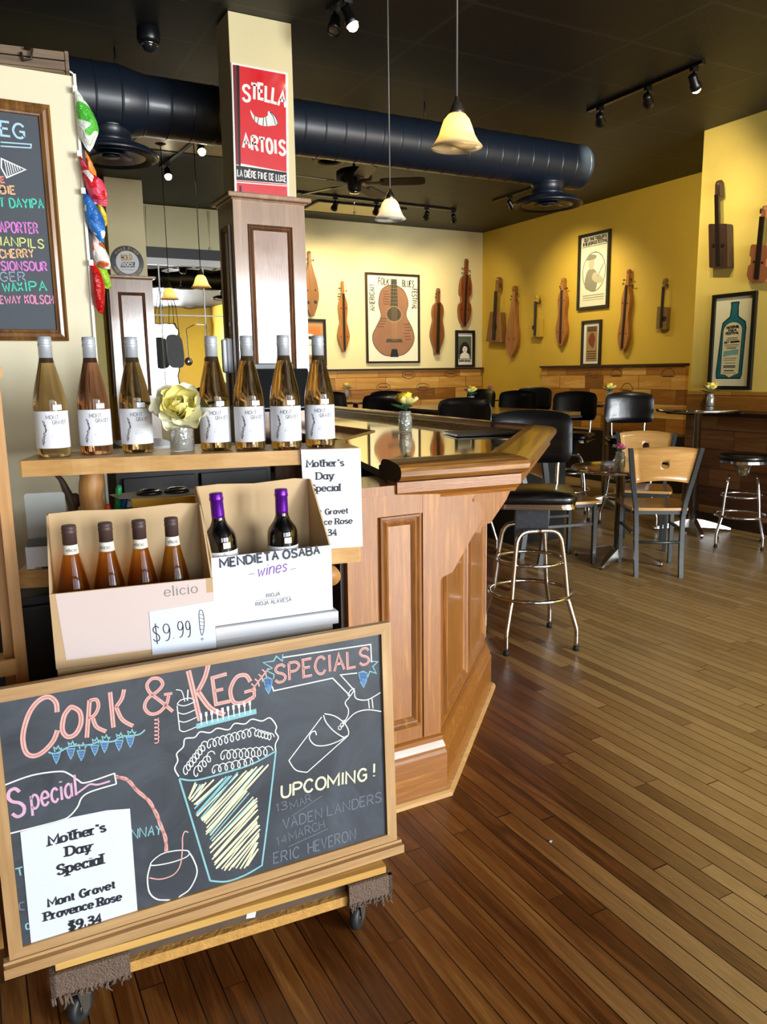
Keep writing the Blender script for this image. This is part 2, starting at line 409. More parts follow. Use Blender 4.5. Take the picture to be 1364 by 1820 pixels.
# ------------------------------------------------------------------ stroke lettering
GL = {
'A': '6|0,0 3,10 6,0|1.2,4 4.8,4', 'B': '6|0,0 0,10|~0,10 4,9.8 5.4,7.7 4,5.5 0,5.4|~0,5.4 4.4,5.2 6,2.8 4.4,.2 0,0',
'C': '6|~6,8 4.2,10 1.6,9.2 0,5 1.6,.8 4.2,0 6,2', 'D': '6|0,0 0,10|~0,10 3.4,9.8 6,7.4 6,2.6 3.4,.2 0,0',
'E': '5|5,10 0,10 0,0 5,0|0,5.2 4,5.2', 'F': '5|5,10 0,10 0,0|0,5.2 4,5.2',
'G': '6.5|~6.2,8.2 4.2,10 1.6,9.2 0,5 1.6,.8 4.2,0 6.2,1.8|6.2,1 6.2,4.6 3.6,4.6', 'H': '6|0,0 0,10|6,0 6,10|0,5 6,5',
'I': '1|.5,0 .5,10', 'i!': '4|2,0 2,10|0,10 4,10|0,0 4,0', 'J': '4|~4,10 4,2.5 2.6,0 .6,.6 0,2.6', 'K': '6|0,0 0,10|6,10 0,4.2|1.9,5.6 6,0', 'L': '5|0,10 0,0 5,0',
'M': '8|0,0 0,10 4,3 8,10 8,0', 'N': '6.4|0,0 0,10 6.4,0 6.4,10', 'O': '7|o3.5,10 1,8.6 0,5 1,1.4 3.5,0 6,1.4 7,5 6,8.6',
'P': '5.8|0,0 0,10|~0,10 4,9.8 5.8,7.5 4,5 0,4.9', 'Q': '7|o3.5,10 1,8.6 0,5 1,1.4 3.5,0 6,1.4 7,5 6,8.6|4.5,2.5 7,-.5', 'R': '6|0,0 0,10|~0,10 4,9.8 5.6,7.6 4,5.2 0,5.1|2.8,5.1 6,0',
'S': '6|~5.8,8.2 4.2,9.9 1.6,9.6 .4,7.6 1.6,5.8 4.4,4.5 5.8,2.5 4.6,.4 1.8,.1 0,1.8', 'T': '6|0,10 6,10|3,10 3,0', 'U': '6|~0,10 0,3.4 1,.7 3,0 5,.7 6,3.4 6,10',
'V': '6|0,10 3,0 6,10', 'W': '9|0,10 2.2,0 4.5,7 6.8,0 9,10', 'X': '6|0,0 6,10|0,10 6,0', 'Y': '6|0,10 3,5 6,10|3,5 3,0', 'Z': '6|0,10 6,10 0,0 6,0',
'0': '5.6|o2.8,10 .8,8.6 0,5 .8,1.4 2.8,0 4.8,1.4 5.6,5 4.8,8.6', '1': '2.4|0,8 1.8,10 1.8,0', '3': '5|~.2,8.4 2,10 4.4,9.2 4.4,6.8 2,5.4 4.8,4.2 5,1.6 2.6,0 0,1.2',
'4': '5.6|4,0 4,10 0,3 5.6,3', '9': '5|~5,7.4 3.6,4.8 1,5 .1,7.4 1.2,9.7 3.6,9.8 5,7.4 4.8,3.6 3.4,.6 1,0', '2': '5|~0,8 1.6,10 4.4,9 4.4,6.6 0,0|0,0 5,0',
'$': '5.4|~5.2,8 3.8,9.2 1.6,9 .5,7.4 1.6,5.6 4,4.5 5.2,2.6 4.2,.9 1.6,.8 0,2.2|2.8,11 2.8,-1', '&': '7.5|~7,0 3,4.6 1.4,7.4 2,9.4 3.6,10 5,8.8 4.4,7 1.2,4.4 .2,2.2 1.4,.3 3.6,.1 5.6,1.8 6.6,4.6|5.6,4.6 7.6,4.6',
'!': '1.6|1,10 .7,3|.6,.7 .5,0', "'": '1.4|.9,10 .5,7.6', '.': '1.6|.1,.7 1.4,.7', '-': '4|0,4.6 4,4.6', ':': '1|.5,7 .5,6.2|.5,.8 .5,0', '/': '4|0,0 4,10',
'a': '5|~4.6,5.4 2.6,6.6 .6,5.4 0,3.2 .8,.8 2.6,0 4.6,1.4|4.7,6.5 4.7,0', 'c': '4.6|~4.6,5.2 2.8,6.6 .8,5.6 0,3.3 .8,.9 2.8,0 4.6,1.4', 'd': '5|~4.7,5 2.6,6.6 .6,5.4 0,3.2 .8,.8 2.6,0 4.7,1.6|4.7,10 4.7,0',
'e': '5|~.2,3.6 4.8,3.6 4.2,5.8 2.5,6.6 .7,5.6 0,3.3 .8,.8 2.7,0 4.8,1.3', 'h': '5|0,10 0,0|~0,4.6 1.4,6.2 3.4,6.5 4.7,5 4.8,0', 'i': '1|.5,6.5 .5,0|.5,9 .5,8.4', 'l': '1|.5,10 .5,0',
'm': '8|0,6.5 0,0|~0,4.8 1.4,6.3 3,6.4 4,5 4,0|~4,4.8 5.4,6.3 7,6.4 8,5 8,0', 'n': '4.9|0,6.5 0,0|~0,4.6 1.4,6.2 3.4,6.5 4.7,5 4.8,0', 'o': '5.2|o2.6,6.6 .7,5.6 0,3.3 .7,1 2.6,0 4.5,1 5.2,3.3 4.5,5.6',
'p': '5|0,6.5 0,-3|~0,4.8 1.8,6.5 4,5.8 5,3.3 4.2,.9 2,0 0,1.6', 'r': '3.6|0,6.5 0,0|~0,4.2 1.2,6 3.4,6.3', 's': '4.2|~4,5.4 2.4,6.6 .6,5.8 .6,4.4 3.4,2.8 4,1.2 2.4,0 0,1', 't': '3.4|1.4,9 1.4,1 3.2,.2|0,6.4 3.2,6.4',
'v': '4.8|0,6.5 2.4,0 4.8,6.5', 'y': '4.8|0,6.5 2.5,0|4.8,6.5 1.6,-3 0,-2.8', 'w': '7|0,6.5 1.8,0 3.5,5 5.2,0 7,6.5', 'g': '5|~4.7,5 2.6,6.6 .6,5.4 0,3.2 .8,.9 2.6,.2 4.7,1.8|~4.7,6.5 4.7,-1.4 3.2,-3 .6,-2.4', 'z': '4.4|0,6.4 4.4,6.4 0,0 4.4,0',
'È': '5|5,10 0,10 0,0 5,0|0,5.2 4,5.2|1.4,13 3,11.2', '~': '5|~0,4 1.4,5.4 3.4,4 5,5.2', 'É': '5|5,10 0,10 0,0 5,0|0,5.2 4,5.2|2,11.2 3.6,13',
}
def glyph(ch):
    g = GL.get(ch) or GL[ch.upper()]
    w, *st = g.split('|'); out = []
    for t in st:
        k = t[0]; t2 = t[1:] if k in '~o' else t
        pts = [tuple(float(q) for q in p.split(',')) for p in t2.split()]
        out.append((catmull(pts, 4, k == 'o') if k in '~o' else pts, k == 'o', k))
    return float(w), out
def text(mb, s, P, p0, p1, h, w, mi=0, d=0.0008, gap=2.2, slab=False, slant=0.0, jit=0.0, align=None, layers=1):
    """write s along the line p0-p1 (plane coordinates); h = cap height. align: 'c' keeps natural width, centred between p0 and p1"""
    tot = 0.0; lay = []
    for ch in s:
        if ch == ' ': tot += 4.0; continue
        gw, st = glyph(ch); lay.append((tot, gw, st)); tot += gw+gap
    tot -= gap
    p0 = Vector(p0); p1 = Vector(p1); L = (p1-p0).length; ex = (p1-p0)/L; ey = Vector((-ex.y, ex.x))
    sx = L/tot
    if align == 'c': sx = h/10*0.95; p0 = (p0+p1)/2-ex*(tot*sx/2)
    sy = h/10
    for x0, gw, st in lay:
        jx = random.uniform(-1, 1)*jit; jy = random.uniform(-1, 1)*jit
        for pts, cl, k in st:
            Q = [p0 + ex*((x0+p[0]+jx)*sx+slant*p[1]*sy) + ey*((p[1]+jy)*sy) for p in pts]
            short = (Vector(Q[0])-Vector(Q[-1])).length < h*0.30 and not cl
            mb.ribbon(Q, P, w*(1.15 if short else 1), d, mi, cl, thin=w*0.52 if slab and not short else None)
            if slab and k not in '~o' and not short and ch != 't':
                for a, b in ((Q[0], Q[1]), (Q[-1], Q[-2])):
                    t = (b-a).normalized()
                    if abs(t.dot(ey)) > 0.8:
                        mb.ribbon([a-ex*w*1.05, a+ex*w*1.05], P, w*0.42, d, mi)
                    elif abs(t.dot(ex)) > 0.95 and ch in 'EFTLZz':
                        mb.ribbon([a-ey*w*0.6, a+ey*w*0.6], P, w*0.42, d, mi)
def ptext(mb, s, P, a, b, hpx, w, mi=0, **k):
    """text between two photo points on plane P; hpx = cap height in photo pixels at the start"""
    p0, p1 = P.px(*a), P.px(*b); q = P.px(a[0], a[1]-hpx)
    text(mb, s, P, p0, p1, (Vector(q)-Vector(p0)).length, w, mi, **k)
# ------------------------------------------------------------------ room shell
HC = 3.42
XL, XR, YF, YB = -2.0, 7.08, -4.5, 10.0
def wear_and_light(nt, L, mth, sp, colr, rnd, fine):
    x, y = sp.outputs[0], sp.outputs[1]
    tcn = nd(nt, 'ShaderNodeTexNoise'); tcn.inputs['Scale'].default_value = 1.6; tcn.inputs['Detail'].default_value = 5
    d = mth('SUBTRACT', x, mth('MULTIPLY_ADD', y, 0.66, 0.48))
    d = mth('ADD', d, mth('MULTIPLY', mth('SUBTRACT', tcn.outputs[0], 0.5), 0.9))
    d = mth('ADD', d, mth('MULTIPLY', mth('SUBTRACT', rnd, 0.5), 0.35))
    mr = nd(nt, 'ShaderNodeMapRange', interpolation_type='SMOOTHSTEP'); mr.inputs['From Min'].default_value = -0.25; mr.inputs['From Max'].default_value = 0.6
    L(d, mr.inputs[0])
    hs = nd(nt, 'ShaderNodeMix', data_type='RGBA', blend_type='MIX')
    w = nd(nt, 'ShaderNodeValToRGB'); w.color_ramp.elements[0].color = lin('#7a5a2c'); w.color_ramp.elements[1].color = lin('#d4b276')  # worn lane tones, lightened further in place of stronger window light
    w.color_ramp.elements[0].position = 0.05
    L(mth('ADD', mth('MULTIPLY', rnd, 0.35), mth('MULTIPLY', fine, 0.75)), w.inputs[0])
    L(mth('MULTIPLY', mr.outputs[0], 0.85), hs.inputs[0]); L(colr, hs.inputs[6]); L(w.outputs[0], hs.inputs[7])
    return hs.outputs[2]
M_FLOOR = planks('oak_strip_floor', 1, 0, 0.95, 0.057, [(0.0, '#341a0b'), (0.45, '#6b3d18'), (0.8, '#8a5a2a'), (1.0, '#a5763e')], gap=0.045, gapcol='#1a0d06', rough=0.36, gs=16, vary=0.45, wear_and_light=wear_and_light, streak=0.30)
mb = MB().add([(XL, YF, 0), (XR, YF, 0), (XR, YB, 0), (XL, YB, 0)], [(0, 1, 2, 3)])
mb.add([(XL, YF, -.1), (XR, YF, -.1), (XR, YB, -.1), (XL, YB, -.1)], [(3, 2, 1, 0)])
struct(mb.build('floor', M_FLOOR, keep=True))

def ceiling_mat():
    m, nt, b = newmat('black_ceiling_tiles'); L = nt.links.new
    def mth(op, a, c=None):
        n = nd(nt, 'ShaderNodeMath', operation=op)
        for i, x in enumerate((a, c)):
            if x is None: continue
            if isinstance(x, (int, float)): n.inputs[i].default_value = x
            else: L(x, n.inputs[i])
        return n.outputs[0]
    tc = nd(nt, 'ShaderNodeTexCoord'); sp = nd(nt, 'ShaderNodeSeparateXYZ'); L(tc.outputs['Object'], sp.inputs[0])
    fx = mth('FRACT', mth('ADD', mth('DIVIDE', mth('SUBTRACT', sp.outputs[0], 3.935), 1.22), 20.0))
    fy = mth('FRACT', mth('ADD', mth('DIVIDE', mth('SUBTRACT', sp.outputs[1], 3.955), 0.61), 20.0))
    gx = mth('MAXIMUM', mth('LESS_THAN', fx, 0.012), mth('GREATER_THAN', fx, 0.988))
    gy = mth('MAXIMUM', mth('LESS_THAN', fy, 0.022), mth('GREATER_THAN', fy, 0.978))
    g = mth('MAXIMUM', gx, gy)
    n = nd(nt, 'ShaderNodeTexNoise'); n.inputs['Scale'].default_value = 90; n.inputs['Detail'].default_value = 4
    L(tc.outputs['Object'], n.inputs['Vector'])
    cr = nd(nt, 'ShaderNodeValToRGB'); cr.color_ramp.elements[0].color = lin('#0b0a08'); cr.color_ramp.elements[1].color = lin('#1d1a16')
    cr.color_ramp.elements[0].position = 0.35; cr.color_ramp.elements[1].position = 0.7
    L(n.outputs[0], cr.inputs[0])
    mx = nd(nt, 'ShaderNodeMix', data_type='RGBA'); mx.inputs[7].default_value = lin('#2c2822')
    L(g, mx.inputs[0]); L(cr.outputs[0], mx.inputs[6]); L(mx.outputs[2], b.inputs['Base Color'])
    b.inputs['Roughness'].default_value = 0.55
    bp = nd(nt, 'ShaderNodeBump'); bp.inputs['Strength'].default_value = 0.35; bp.inputs['Distance'].default_value = 0.006
    L(mth('ADD', n.outputs[0], mth('MULTIPLY', g, -1.0)), bp.inputs['Height']); L(bp.outputs[0], b.inputs['Normal'])
    return m
mb = MB().bb(XL, XR, YF, YB, HC, HC+0.1)
struct(mb.build('ceiling', ceiling_mat(), keep=True))

M_CREAM = mat('cream_paint', '#e8d9a0', 0.6, var=0.03, bump=0.05, bs=120)
M_CREAM2 = mat('pale_cream_paint', '#dcd5b6', 0.55, var=0.03, bump=0.05, bs=120)
M_YELLOW = mat('mustard_plaster', '#d6b23e', 0.55, var=0.07, vs=3, bump=0.5, bs=7)
M_YEL2 = mat('warm_yellow_paint', '#e4c966', 0.55, var=0.04, bump=0.06, bs=100)
M_BLACK = mat('black_paint', '#0d0c0b', 0.5)
struct(MB().bb(XL, XR+0.1, YB, YB+0.1, 0, HC).build('wall_back', M_CREAM, keep=True))
struct(MB().bb(XR, XR+0.1, YF, YB, 0, HC).build('wall_right', M_YELLOW, keep=True))
struct(MB().bb(5.90, XR-0.002, 1.2, 5.04, 0, HC).build('wall_right_front', M_YEL2, keep=True))
struct(MB().bb(XL-0.1, XL, YF, YB, 0, HC).build('wall_left', mat('bounce_damping_brown', '#6f5c45', 0.6), keep=True))  # out of view; coloured dark to cut bounce light on the pillars
mb = MB()
xs = [XL] + [q for w in WINDOWS for q in w] + [XR]
for i in range(0, len(xs), 2): mb.bb(xs[i], xs[i+1], YF-0.12, YF, 0, HC)
for a, b in WINDOWS: mb.bb(a, b, YF-0.12, YF, 0, 0.55); mb.bb(a, b, YF-0.12, YF, 2.95, HC)
struct(mb.build('wall_front', M_CREAM2, keep=True))
for i, (a, b) in enumerate(WINDOWS):
    mb = MB()
    for x in (a+0.03, (a+b)/2, b-0.03): mb.bb(x-0.03, x+0.03, YF-0.08, YF-0.02, 0.55, 2.95)
    for z in (0.58, 2.1, 2.92): mb.bb(a, b, YF-0.08, YF-0.02, z-0.03, z+0.03)
    struct(mb.build('window_%d' % (i+1), mat('window_metal', '#3b3a38', 0.4), keep=True))
# the part-height wall at the left that carries the beer menu
PX1 = 0.375
mb = MB().bb(XL+0.002, PX1, 2.60, 2.70, 0, 2.265)
struct(mb.build('wall_partition', M_CREAM2, keep=True))
struct(MB().bb(PX1, PX1+0.008, 2.592, 2.71, 0, 2.27).build('trim_1', mat('white_corner_guard', '#e6e4dc', 0.4), keep=True))
# short cream return beside the far pillar, its dimmer light put into the colour
struct(MB().bb(0.42, 1.41, 8.95, 9.05, 0, HC-0.001).build('wall_left_back', mat('shaded_cream_paint', '#c9b869', 0.6), keep=True))
# crate-board wainscot with dark caps
M_CRATE = planks('wine_crate_boards', 0, 2, 0.46, 0.165, [(0.0, '#6b3f14'), (0.35, '#99621f'), (0.65, '#b87f30'), (0.9, '#c99545'), (1.0, '#d6a95c')], gap=0.022, rough=0.5, gs=9, vary=0.85, streak=0.16)
M_CRATEY = planks('wine_crate_boards_side', 1, 2, 0.46, 0.165, [(0.0, '#6b3f14'), (0.35, '#99621f'), (0.65, '#b87f30'), (0.9, '#c99545'), (1.0, '#d6a95c')], gap=0.022, rough=0.5, gs=9, vary=0.85, streak=0.16)
M_DCRATE = planks('dark_crate_boards', 1, 2, 0.42, 0.17, [(0.0, '#2c170a'), (0.4, '#55321a'), (0.8, '#7a4d26'), (1.0, '#8d6034')], gap=0.022, rough=0.5, gs=9, vary=0.8, streak=0.2)
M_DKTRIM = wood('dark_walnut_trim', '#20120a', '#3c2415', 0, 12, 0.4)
w = MB().bb(3.2, 7.05, 9.95, 9.999, 0.45, 1.42).build('trim_2', M_CRATE, keep=True); struct(w)
struct(MB().bb(3.2, 7.06, 9.92, 9.999, 1.42, 1.445).build('trim_3', M_DKTRIM, keep=True))
struct(MB().bb(7.03, 7.079, 6.08, 8.52, 0.64, 1.425).build('trim_4', M_CRATEY, keep=True))
struct(MB().bb(7.00, 7.079, 6.07, 8.53, 1.425, 1.448).build('trim_5', M_DKTRIM, keep=True))
struct(MB().bb(7.00, 7.079, 6.07, 8.60, 0.0, 0.638).build('trim_6', M_BLACK, keep=True))
struct(MB().bb(5.865, 5.899, 1.25, 5.041, 1.03, 1.19).build('trim_7', M_CRATEY, keep=True))
struct(MB().bb(5.865, 5.899, 1.25, 5.041, 0.10, 0.985).build('trim_8', M_DCRATE, keep=True))
struct(MB().bb(5.60, 5.899, 1.25, 5.041, 0.99, 1.028).build('trim_9', wood('dark_ledge_board', '#1c0f07', '#3a2212', 1, 10, 0.3), keep=True, bevel=0.004))
struct(MB().bb(5.85, 5.899, 1.25, 5.045, 0.0, 0.098).build('baseboard_right', M_DKTRIM, keep=True))
struct(MB().bb(3.1, 7.0, 9.93, 9.999, 0.0, 0.44).build('baseboard_back', M_BLACK, keep=True))

# ------------------------------------------------------------------ oak bar
OAK_Z = wood('golden_oak_upright', '#7c4a1a', '#b87a34', 2, 55, 0.35, coat=0.35, stretch=0.05)
OAK_X = wood('golden_oak_level', '#7c4a1a', '#b87a34', 0, 55, 0.35, coat=0.35, stretch=0.05)
OAK_P = wood('golden_oak_panel', '#7e4a1c', '#bb7f38', 2, 45, 0.3, coat=0.5, stretch=0.08)
OAK_R = wood('oak_bar_rail', '#5c3413', '#c28a42', 0, 20, 0.25, coat=0.6, stretch=0.05)
OAK_D = wood('oak_diagonal', '#5f3d14', '#cf9c48', 1, 16, 0.25, coat=0.6, stretch=0.1)
DARKEND = wood('dark_end_grain', '#231711', '#4a3529', 0, 60, 0.6)
BRASS = mat('polished_brass_bar_top', '#e6cd8a', 0.05, 0.95, var=0.08, vs=3)
BX = [Vector((0.97, 2.06)), Vector((1.30, 2.06)), Vector((1.94, 2.70)), Vector((1.94, 7.2))]
bar = thing('bar_counter', 'panelled golden oak bar with polished brass top and angled corner', 'bar counter', (1.6, 2.6, 0))
def path_sweep(mb, path, prof, mi=0):
    """sweep (outward offset, z) profile along a plan path whose outside lies to its right"""
    n = len(path); m = len(prof); vs = []
    for i in range(n):
        a = (path[i]-path[i-1]).normalized() if i else None
        b = (path[i+1]-path[i]).normalized() if i < n-1 else None
        na = Vector((a.y, -a.x)) if a else None; nb = Vector((b.y, -b.x)) if b else None
        if a is None: q = nb
        elif b is None: q = na
        else:
            q = (na+nb).normalized(); q = q/max(q.dot(na), 0.3)
        for o, z in prof: vs.append((path[i].x+q.x*o, path[i].y+q.y*o, z))
    fs = []
    for i in range(n-1):
        for k in range(m):
            l = (k+1) % m
            fs.append((i*m+k, (i+1)*m+k, (i+1)*m+l, i*m+l))
    fs.append(tuple(range(m))); fs.append(tuple((n-1)*m+k for k in range(m))[::-1])
    return mb.add(vs, fs, mi)
def rect(o, z0, z1): return [(-o[1], z0), (-o[0], z0), (-o[0], z1), (-o[1], z1)]
mb = MB(); path_sweep(mb, BX, [(-0.23, 0), (0, 0), (0, 1.058), (-0.23, 1.058)])
mb.build('body', OAK_Z, bar)
# plinth and toe moulding
mb = MB(); path_sweep(mb, BX, [(0.001, 0), (0.028, 0), (0.028, 0.15), (0.022, 0.16), (0.022, 0.17), (0.012, 0.19), (0.012, 0.205), (0.001, 0.21)])
mb.build('plinth', OAK_X, bar)
mb = MB(); path_sweep(mb, BX, [(0.028, 0), (0.048, 0), (0.046, 0.012), (0.038, 0.02), (0.028, 0.022)])
mb.build('toe_moulding', wood('light_oak_toe', '#a87c45', '#d8b074', 0, 18), bar)
PF = Pl((0.97, 2.06, 0), (1, 0, 0), (0, 0, 1))
PD = Pl((1.30, 2.06, 0), (1, 1, 0), (0, 0, 1))
PS = Pl((1.94, 2.70, 0), (0, 1, 0), (0, 0, 1))
def frame_mould(mb, P, a0, a1, b0, b1, steps, mi=0):
    """mitred picture-frame moulding; steps = (inset, height) profile from outside in"""
    vs = []; m = len(steps)
    for (a, b, sa, sb) in ((a0, b0, 1, 1), (a1, b0, -1, 1), (a1, b1, -1, -1), (a0, b1, 1, -1)):
        for i, h in steps: vs.append(P.w(a+sa*i, b+sb*i, h))
    fs = []
    for c in range(4):
        e = (c+1) % 4
        for k in range(m-1): fs.append((c*m+k, e*m+k, e*m+k+1, c*m+k+1))
    return mb.add(vs, fs, mi)
STEP = [(0, 0.0005), (0.002, 0.012), (0.008, 0.014), (0.014, 0.007), (0.022, 0.012), (0.03, 0.005), (0.034, 0.0008)]
def panel(P, a0, a1, b0, b1, parent, m1, m2, nm='moulded_panel'):
    mb = MB(); mb.face([(a0+.03, b0+.03), (a1-.03, b0+.03), (a1-.03, b1-.03), (a0+.03, b1-.03)], P, 0.0012, 1)
    frame_mould(mb, P, a0, a1, b0, b1, STEP, 0)
    return mb.build(nm, [m1, m2], parent)
OAK_M = wood('oak_moulding', '#6a3d18', '#b97f42', 2, 30, 0.35, coat=0.4)
panel(PF, 0.11, 0.255, 0.26, 0.965, bar, OAK_M, OAK_P)
panel(PD, 0.05, 0.43, 0.25, 0.93, bar, OAK_M, OAK_P)
panel(PD, 0.48, 0.86, 0.25, 0.93, bar, OAK_M, OAK_P)
for k in range(5): panel(PS, 0.06+k*0.86, 0.86+k*0.86-0.02, 0.25, 0.93, bar, OAK_M, OAK_P)
mb = MB(); mb.prism([(0.265, 0.212), (0.33, 0.212), (0.33, 1.03), (0.265, 1.03)], PF, 0.0005, 0.006)
mb.prism([(0.0, 0.212), (0.10, 0.212), (0.10, 1.03), (0.0, 1.03)], PF, 0.0005, 0.006)
mb.prism([(0.10, 0.965), (0.265, 0.965), (0.265, 1.03), (0.10, 1.03)], PF, 0.0005, 0.005)
mb.build('stile', OAK_Z, bar)
# scroll-cut corbels
zc = Z(600, 820, 2.936)
def corbel(P, o0, o1, pts):
    mb = MB(); mb.prism(pts, P, o0, o1); return mb.build('corbel', OAK_Z, bar, bevel=0.002)
P1 = Pl((1.302, 2.058, 0), (1, 0, 0), (0, 0, 1))
c1 = [P1.px(*q) for q in zc((516, 128), (762, 106), (757, 140), (742, 160), (715, 182), (703, 200), (706, 214), (732, 222), (752, 240), (762, 268), (756, 300), (738, 335), (600, 580), (572, 592), (548, 606), (538, 624), (534, 645), (517, 646))]
corbel(P1, -0.04, 0.0, c1)
P2 = Pl((1.69, 2.45, 0), (1, 0, 0), (0, 0, 1))
c2 = [P2.px(*q) for q in zc((690, 112), (918, 68), (932, 84), (905, 148), (882, 200), (800, 322), (778, 326), (760, 338), (750, 356), (748, 372), (700, 372))]
corbel(P2, -0.04, 0.0, c2)
# fascia under the rail
TP = [Vector((1.14, 2.02)), Vector((1.60, 1.985)), Vector((2.58, 3.00)), Vector((2.84, 6.8))]
mb = MB(); path_sweep(mb, TP, [(-0.10, 1.008), (-0.05, 1.008), (-0.045, 1.02), (-0.03, 1.034), (-0.03, 1.067), (-0.10, 1.067)])
mb.build('fascia', OAK_X, bar)
RAIL = [(o, z+0.028) for o, z in [(-0.17, 1.04), (-0.035, 1.04), (-0.012, 1.048), (-0.002, 1.06), (0.0, 1.074), (-0.006, 1.086), (-0.022, 1.094), (-0.05, 1.099), (-0.10, 1.104), (-0.135, 1.102), (-0.150, 1.094), (-0.156, 1.082), (-0.17, 1.078)]]
rm = [OAK_R, OAK_D, DARKEND]
mb = MB(); path_sweep(mb, TP[:2], RAIL, 0)
# keep the mitre of the three rails: separate meshes cut by the same offsets
def rail_piece(i, name, m):
    n = len(TP); mb = MB(); vs = []
    for j in (i, i+1):
        a = (TP[j]-TP[j-1]).normalized() if j else None
        b = (TP[j+1]-TP[j]).normalized() if j < n-1 else None
        na = Vector((a.y, -a.x)) if a else None; nb = Vector((b.y, -b.x)) if b else None
        q = nb if a is None else na if b is None else (na+nb).normalized()
        if a and b: q = q/q.dot(na)
        for o, z in RAIL: vs.append((TP[j].x+q.x*o, TP[j].y+q.y*o, z))
    k = len(RAIL); fs = [(t, k+t, k+(t+1) % k, (t+1) % k) for t in range(k)]
    mb.add(vs, fs, 0); mb.add(vs, [tuple(range(k)), tuple(range(k, 2*k))[::-1]], 1)
    return mb.build(name, [m, DARKEND], bar)
rail_piece(0, 'rail', OAK_R); rail_piece(1, 'rail', OAK_D); rail_piece(2, 'rail', wood('oak_rail_long', '#45260f', '#8a5a2a', 1, 20, 0.25, coat=0.5))
top = [(1.16, 2.14), (1.55, 2.12), (2.45, 3.05), (2.70, 6.8), (1.98, 6.8), (1.95, 3.74), (1.50, 3.27), (1.27, 2.60)]
PT = Pl((0, 0, 1.060), (1, 0, 0), (0, 1, 0))
mb = MB(); mb.prism(top, PT, 0.0, 0.024, 0, 1); mb.build('brass_top', [BRASS, M_DKTRIM], bar)
mb = MB(); path_sweep(mb, [Vector((1.98, 6.8)), Vector((1.95, 3.74)), Vector((1.50, 3.27))][::1], [(0.0, 1.06), (0.014, 1.06), (0.014, 1.09), (0.0, 1.09)])
mb.build('inner_edge_strip', wood('pale_edge_strip', '#8c6a3a', '#c9a86a', 1, 18), bar)
MB().bb(0.9555, 0.9695, 2.075, 2.285, 0.0, 1.055).build('side_panel', M_DKTRIM, bar)  # thin dark sheet added to make the bar's end face look shaded
# the sunk work counter inside the bar
mb = MB().bb(1.05, 1.48, 3.3, 6.9, 0.0, 0.86)
tag(mb.build('work_counter', mat('black_work_counter', '#141313', 0.35)), 'black work counter on the inner side of the oak bar', 'counter')

tag(MB().bb(1.49, 1.70, 3.35, 4.0, 0.0, 1.0).build('drink_well', M_BLACK), 'black drink well inside the angled bar, before the near pillar', 'bar counter')
# ------------------------------------------------------------------ pillars
COL_Z = wood('pillar_oak', '#8e6a4c', '#c4a07c', 2, 20, 0.22, coat=0.7, stretch=0.05)
COL_P = wood('pillar_panel_oak', '#98765e', '#c2a192', 2, 12, 0.25, coat=0.55, stretch=0.2, bump=0.3)
COL_M = wood('pillar_moulding', '#4a2a17', '#9a6a45', 2, 30, 0.3, coat=0.5)
def pillar(x0, x1, y0, y1, label):
    t = thing('wood_panelled_pillar', label, 'pillar', ((x0+x1)/2, (y0+y1)/2, 0))
    MB().bb(x0, x1, y0, y1, 2.44, HC-0.002).build('upper_shaft', mat('pillar_cream', '#dfd2a2', 0.55, var=0.03), t)
    e = 0.035
    MB().bb(x0-e, x1+e, y0-e, y1+e, 0, 2.40).build('wood_casing', COL_Z, t)
    mb = MB().bb(x0-e-.012, x1+e+.012, y0-e-.012, y1+e+.012, 2.40, 2.412); mb.bb(x0-e-.035, x1+e+.035, y0-e-.035, y1+e+.035, 2.412, 2.44)
    mb.build('cap_moulding', COL_Z, t, bevel=0.006)
    P = Pl((x0-e, y0-e, 0), (1, 0, 0), (0, 0, 1)); w = x1-x0+2*e
    panel(P, 0.085, w-0.085, 1.18, 2.27, t, COL_M, COL_P)
    Q = Pl((x0-e, y1+e, 0), (0, -1, 0), (0, 0, 1)); w = y1-y0+2*e
    panel(Q, 0.07, w-0.07, 1.18, 2.27, t, COL_M, COL_Z)
    return t
pillar(1.53, 1.91, 4.65, 4.88, 'near wood panelled pillar under the red enamel beer sign')
pillar(1.50, 1.88, 8.83, 9.06, 'far wood panelled pillar below the round cider sign')
# ------------------------------------------------------------------ stools, chairs, tables
CHROME = mat('chrome', '#d8d8d6', 0.12, 1.0, var=0.02)
VINYL = mat('black_vinyl', '#0c0c0d', 0.28, var=0.1, coat=0.15, bump=0.08, bs=40)
RUBBER = mat('black_rubber', '#0b0b0b', 0.7)
BLKWOOD = wood('black_stained_block', '#15171b', '#343840', 2, 40, 0.55, stretch=1.0)
ALU = mat('polished_aluminium', '#c4c4c2', 0.22, 1.0, var=0.05)
STEELGREY = mat('dark_grey_powder_coat', '#2c3234', 0.38, var=0.08, coat=0.2)
PLY = wood('maple_plywood', '#b98746', '#dcae6c', 0, 14, 0.28, coat=0.6, stretch=0.1)
PLYB = wood('brown_plywood_seat', '#7c5527', '#ab7d3f', 1, 14, 0.25, coat=0.6, stretch=0.1)
def rrect(w, h, r, n=5):
    o = []
    for cx, cy2, a in ((w/2-r, h/2-r, 0), (-w/2+r, h/2-r, 90), (-w/2+r, -h/2+r, 180), (w/2-r, -h/2+r, 270)):
        for k in range(n+1): o.append((cx+r*math.cos(R(a+90*k/n)), cy2+r*math.sin(R(a+90*k/n))))
    return o
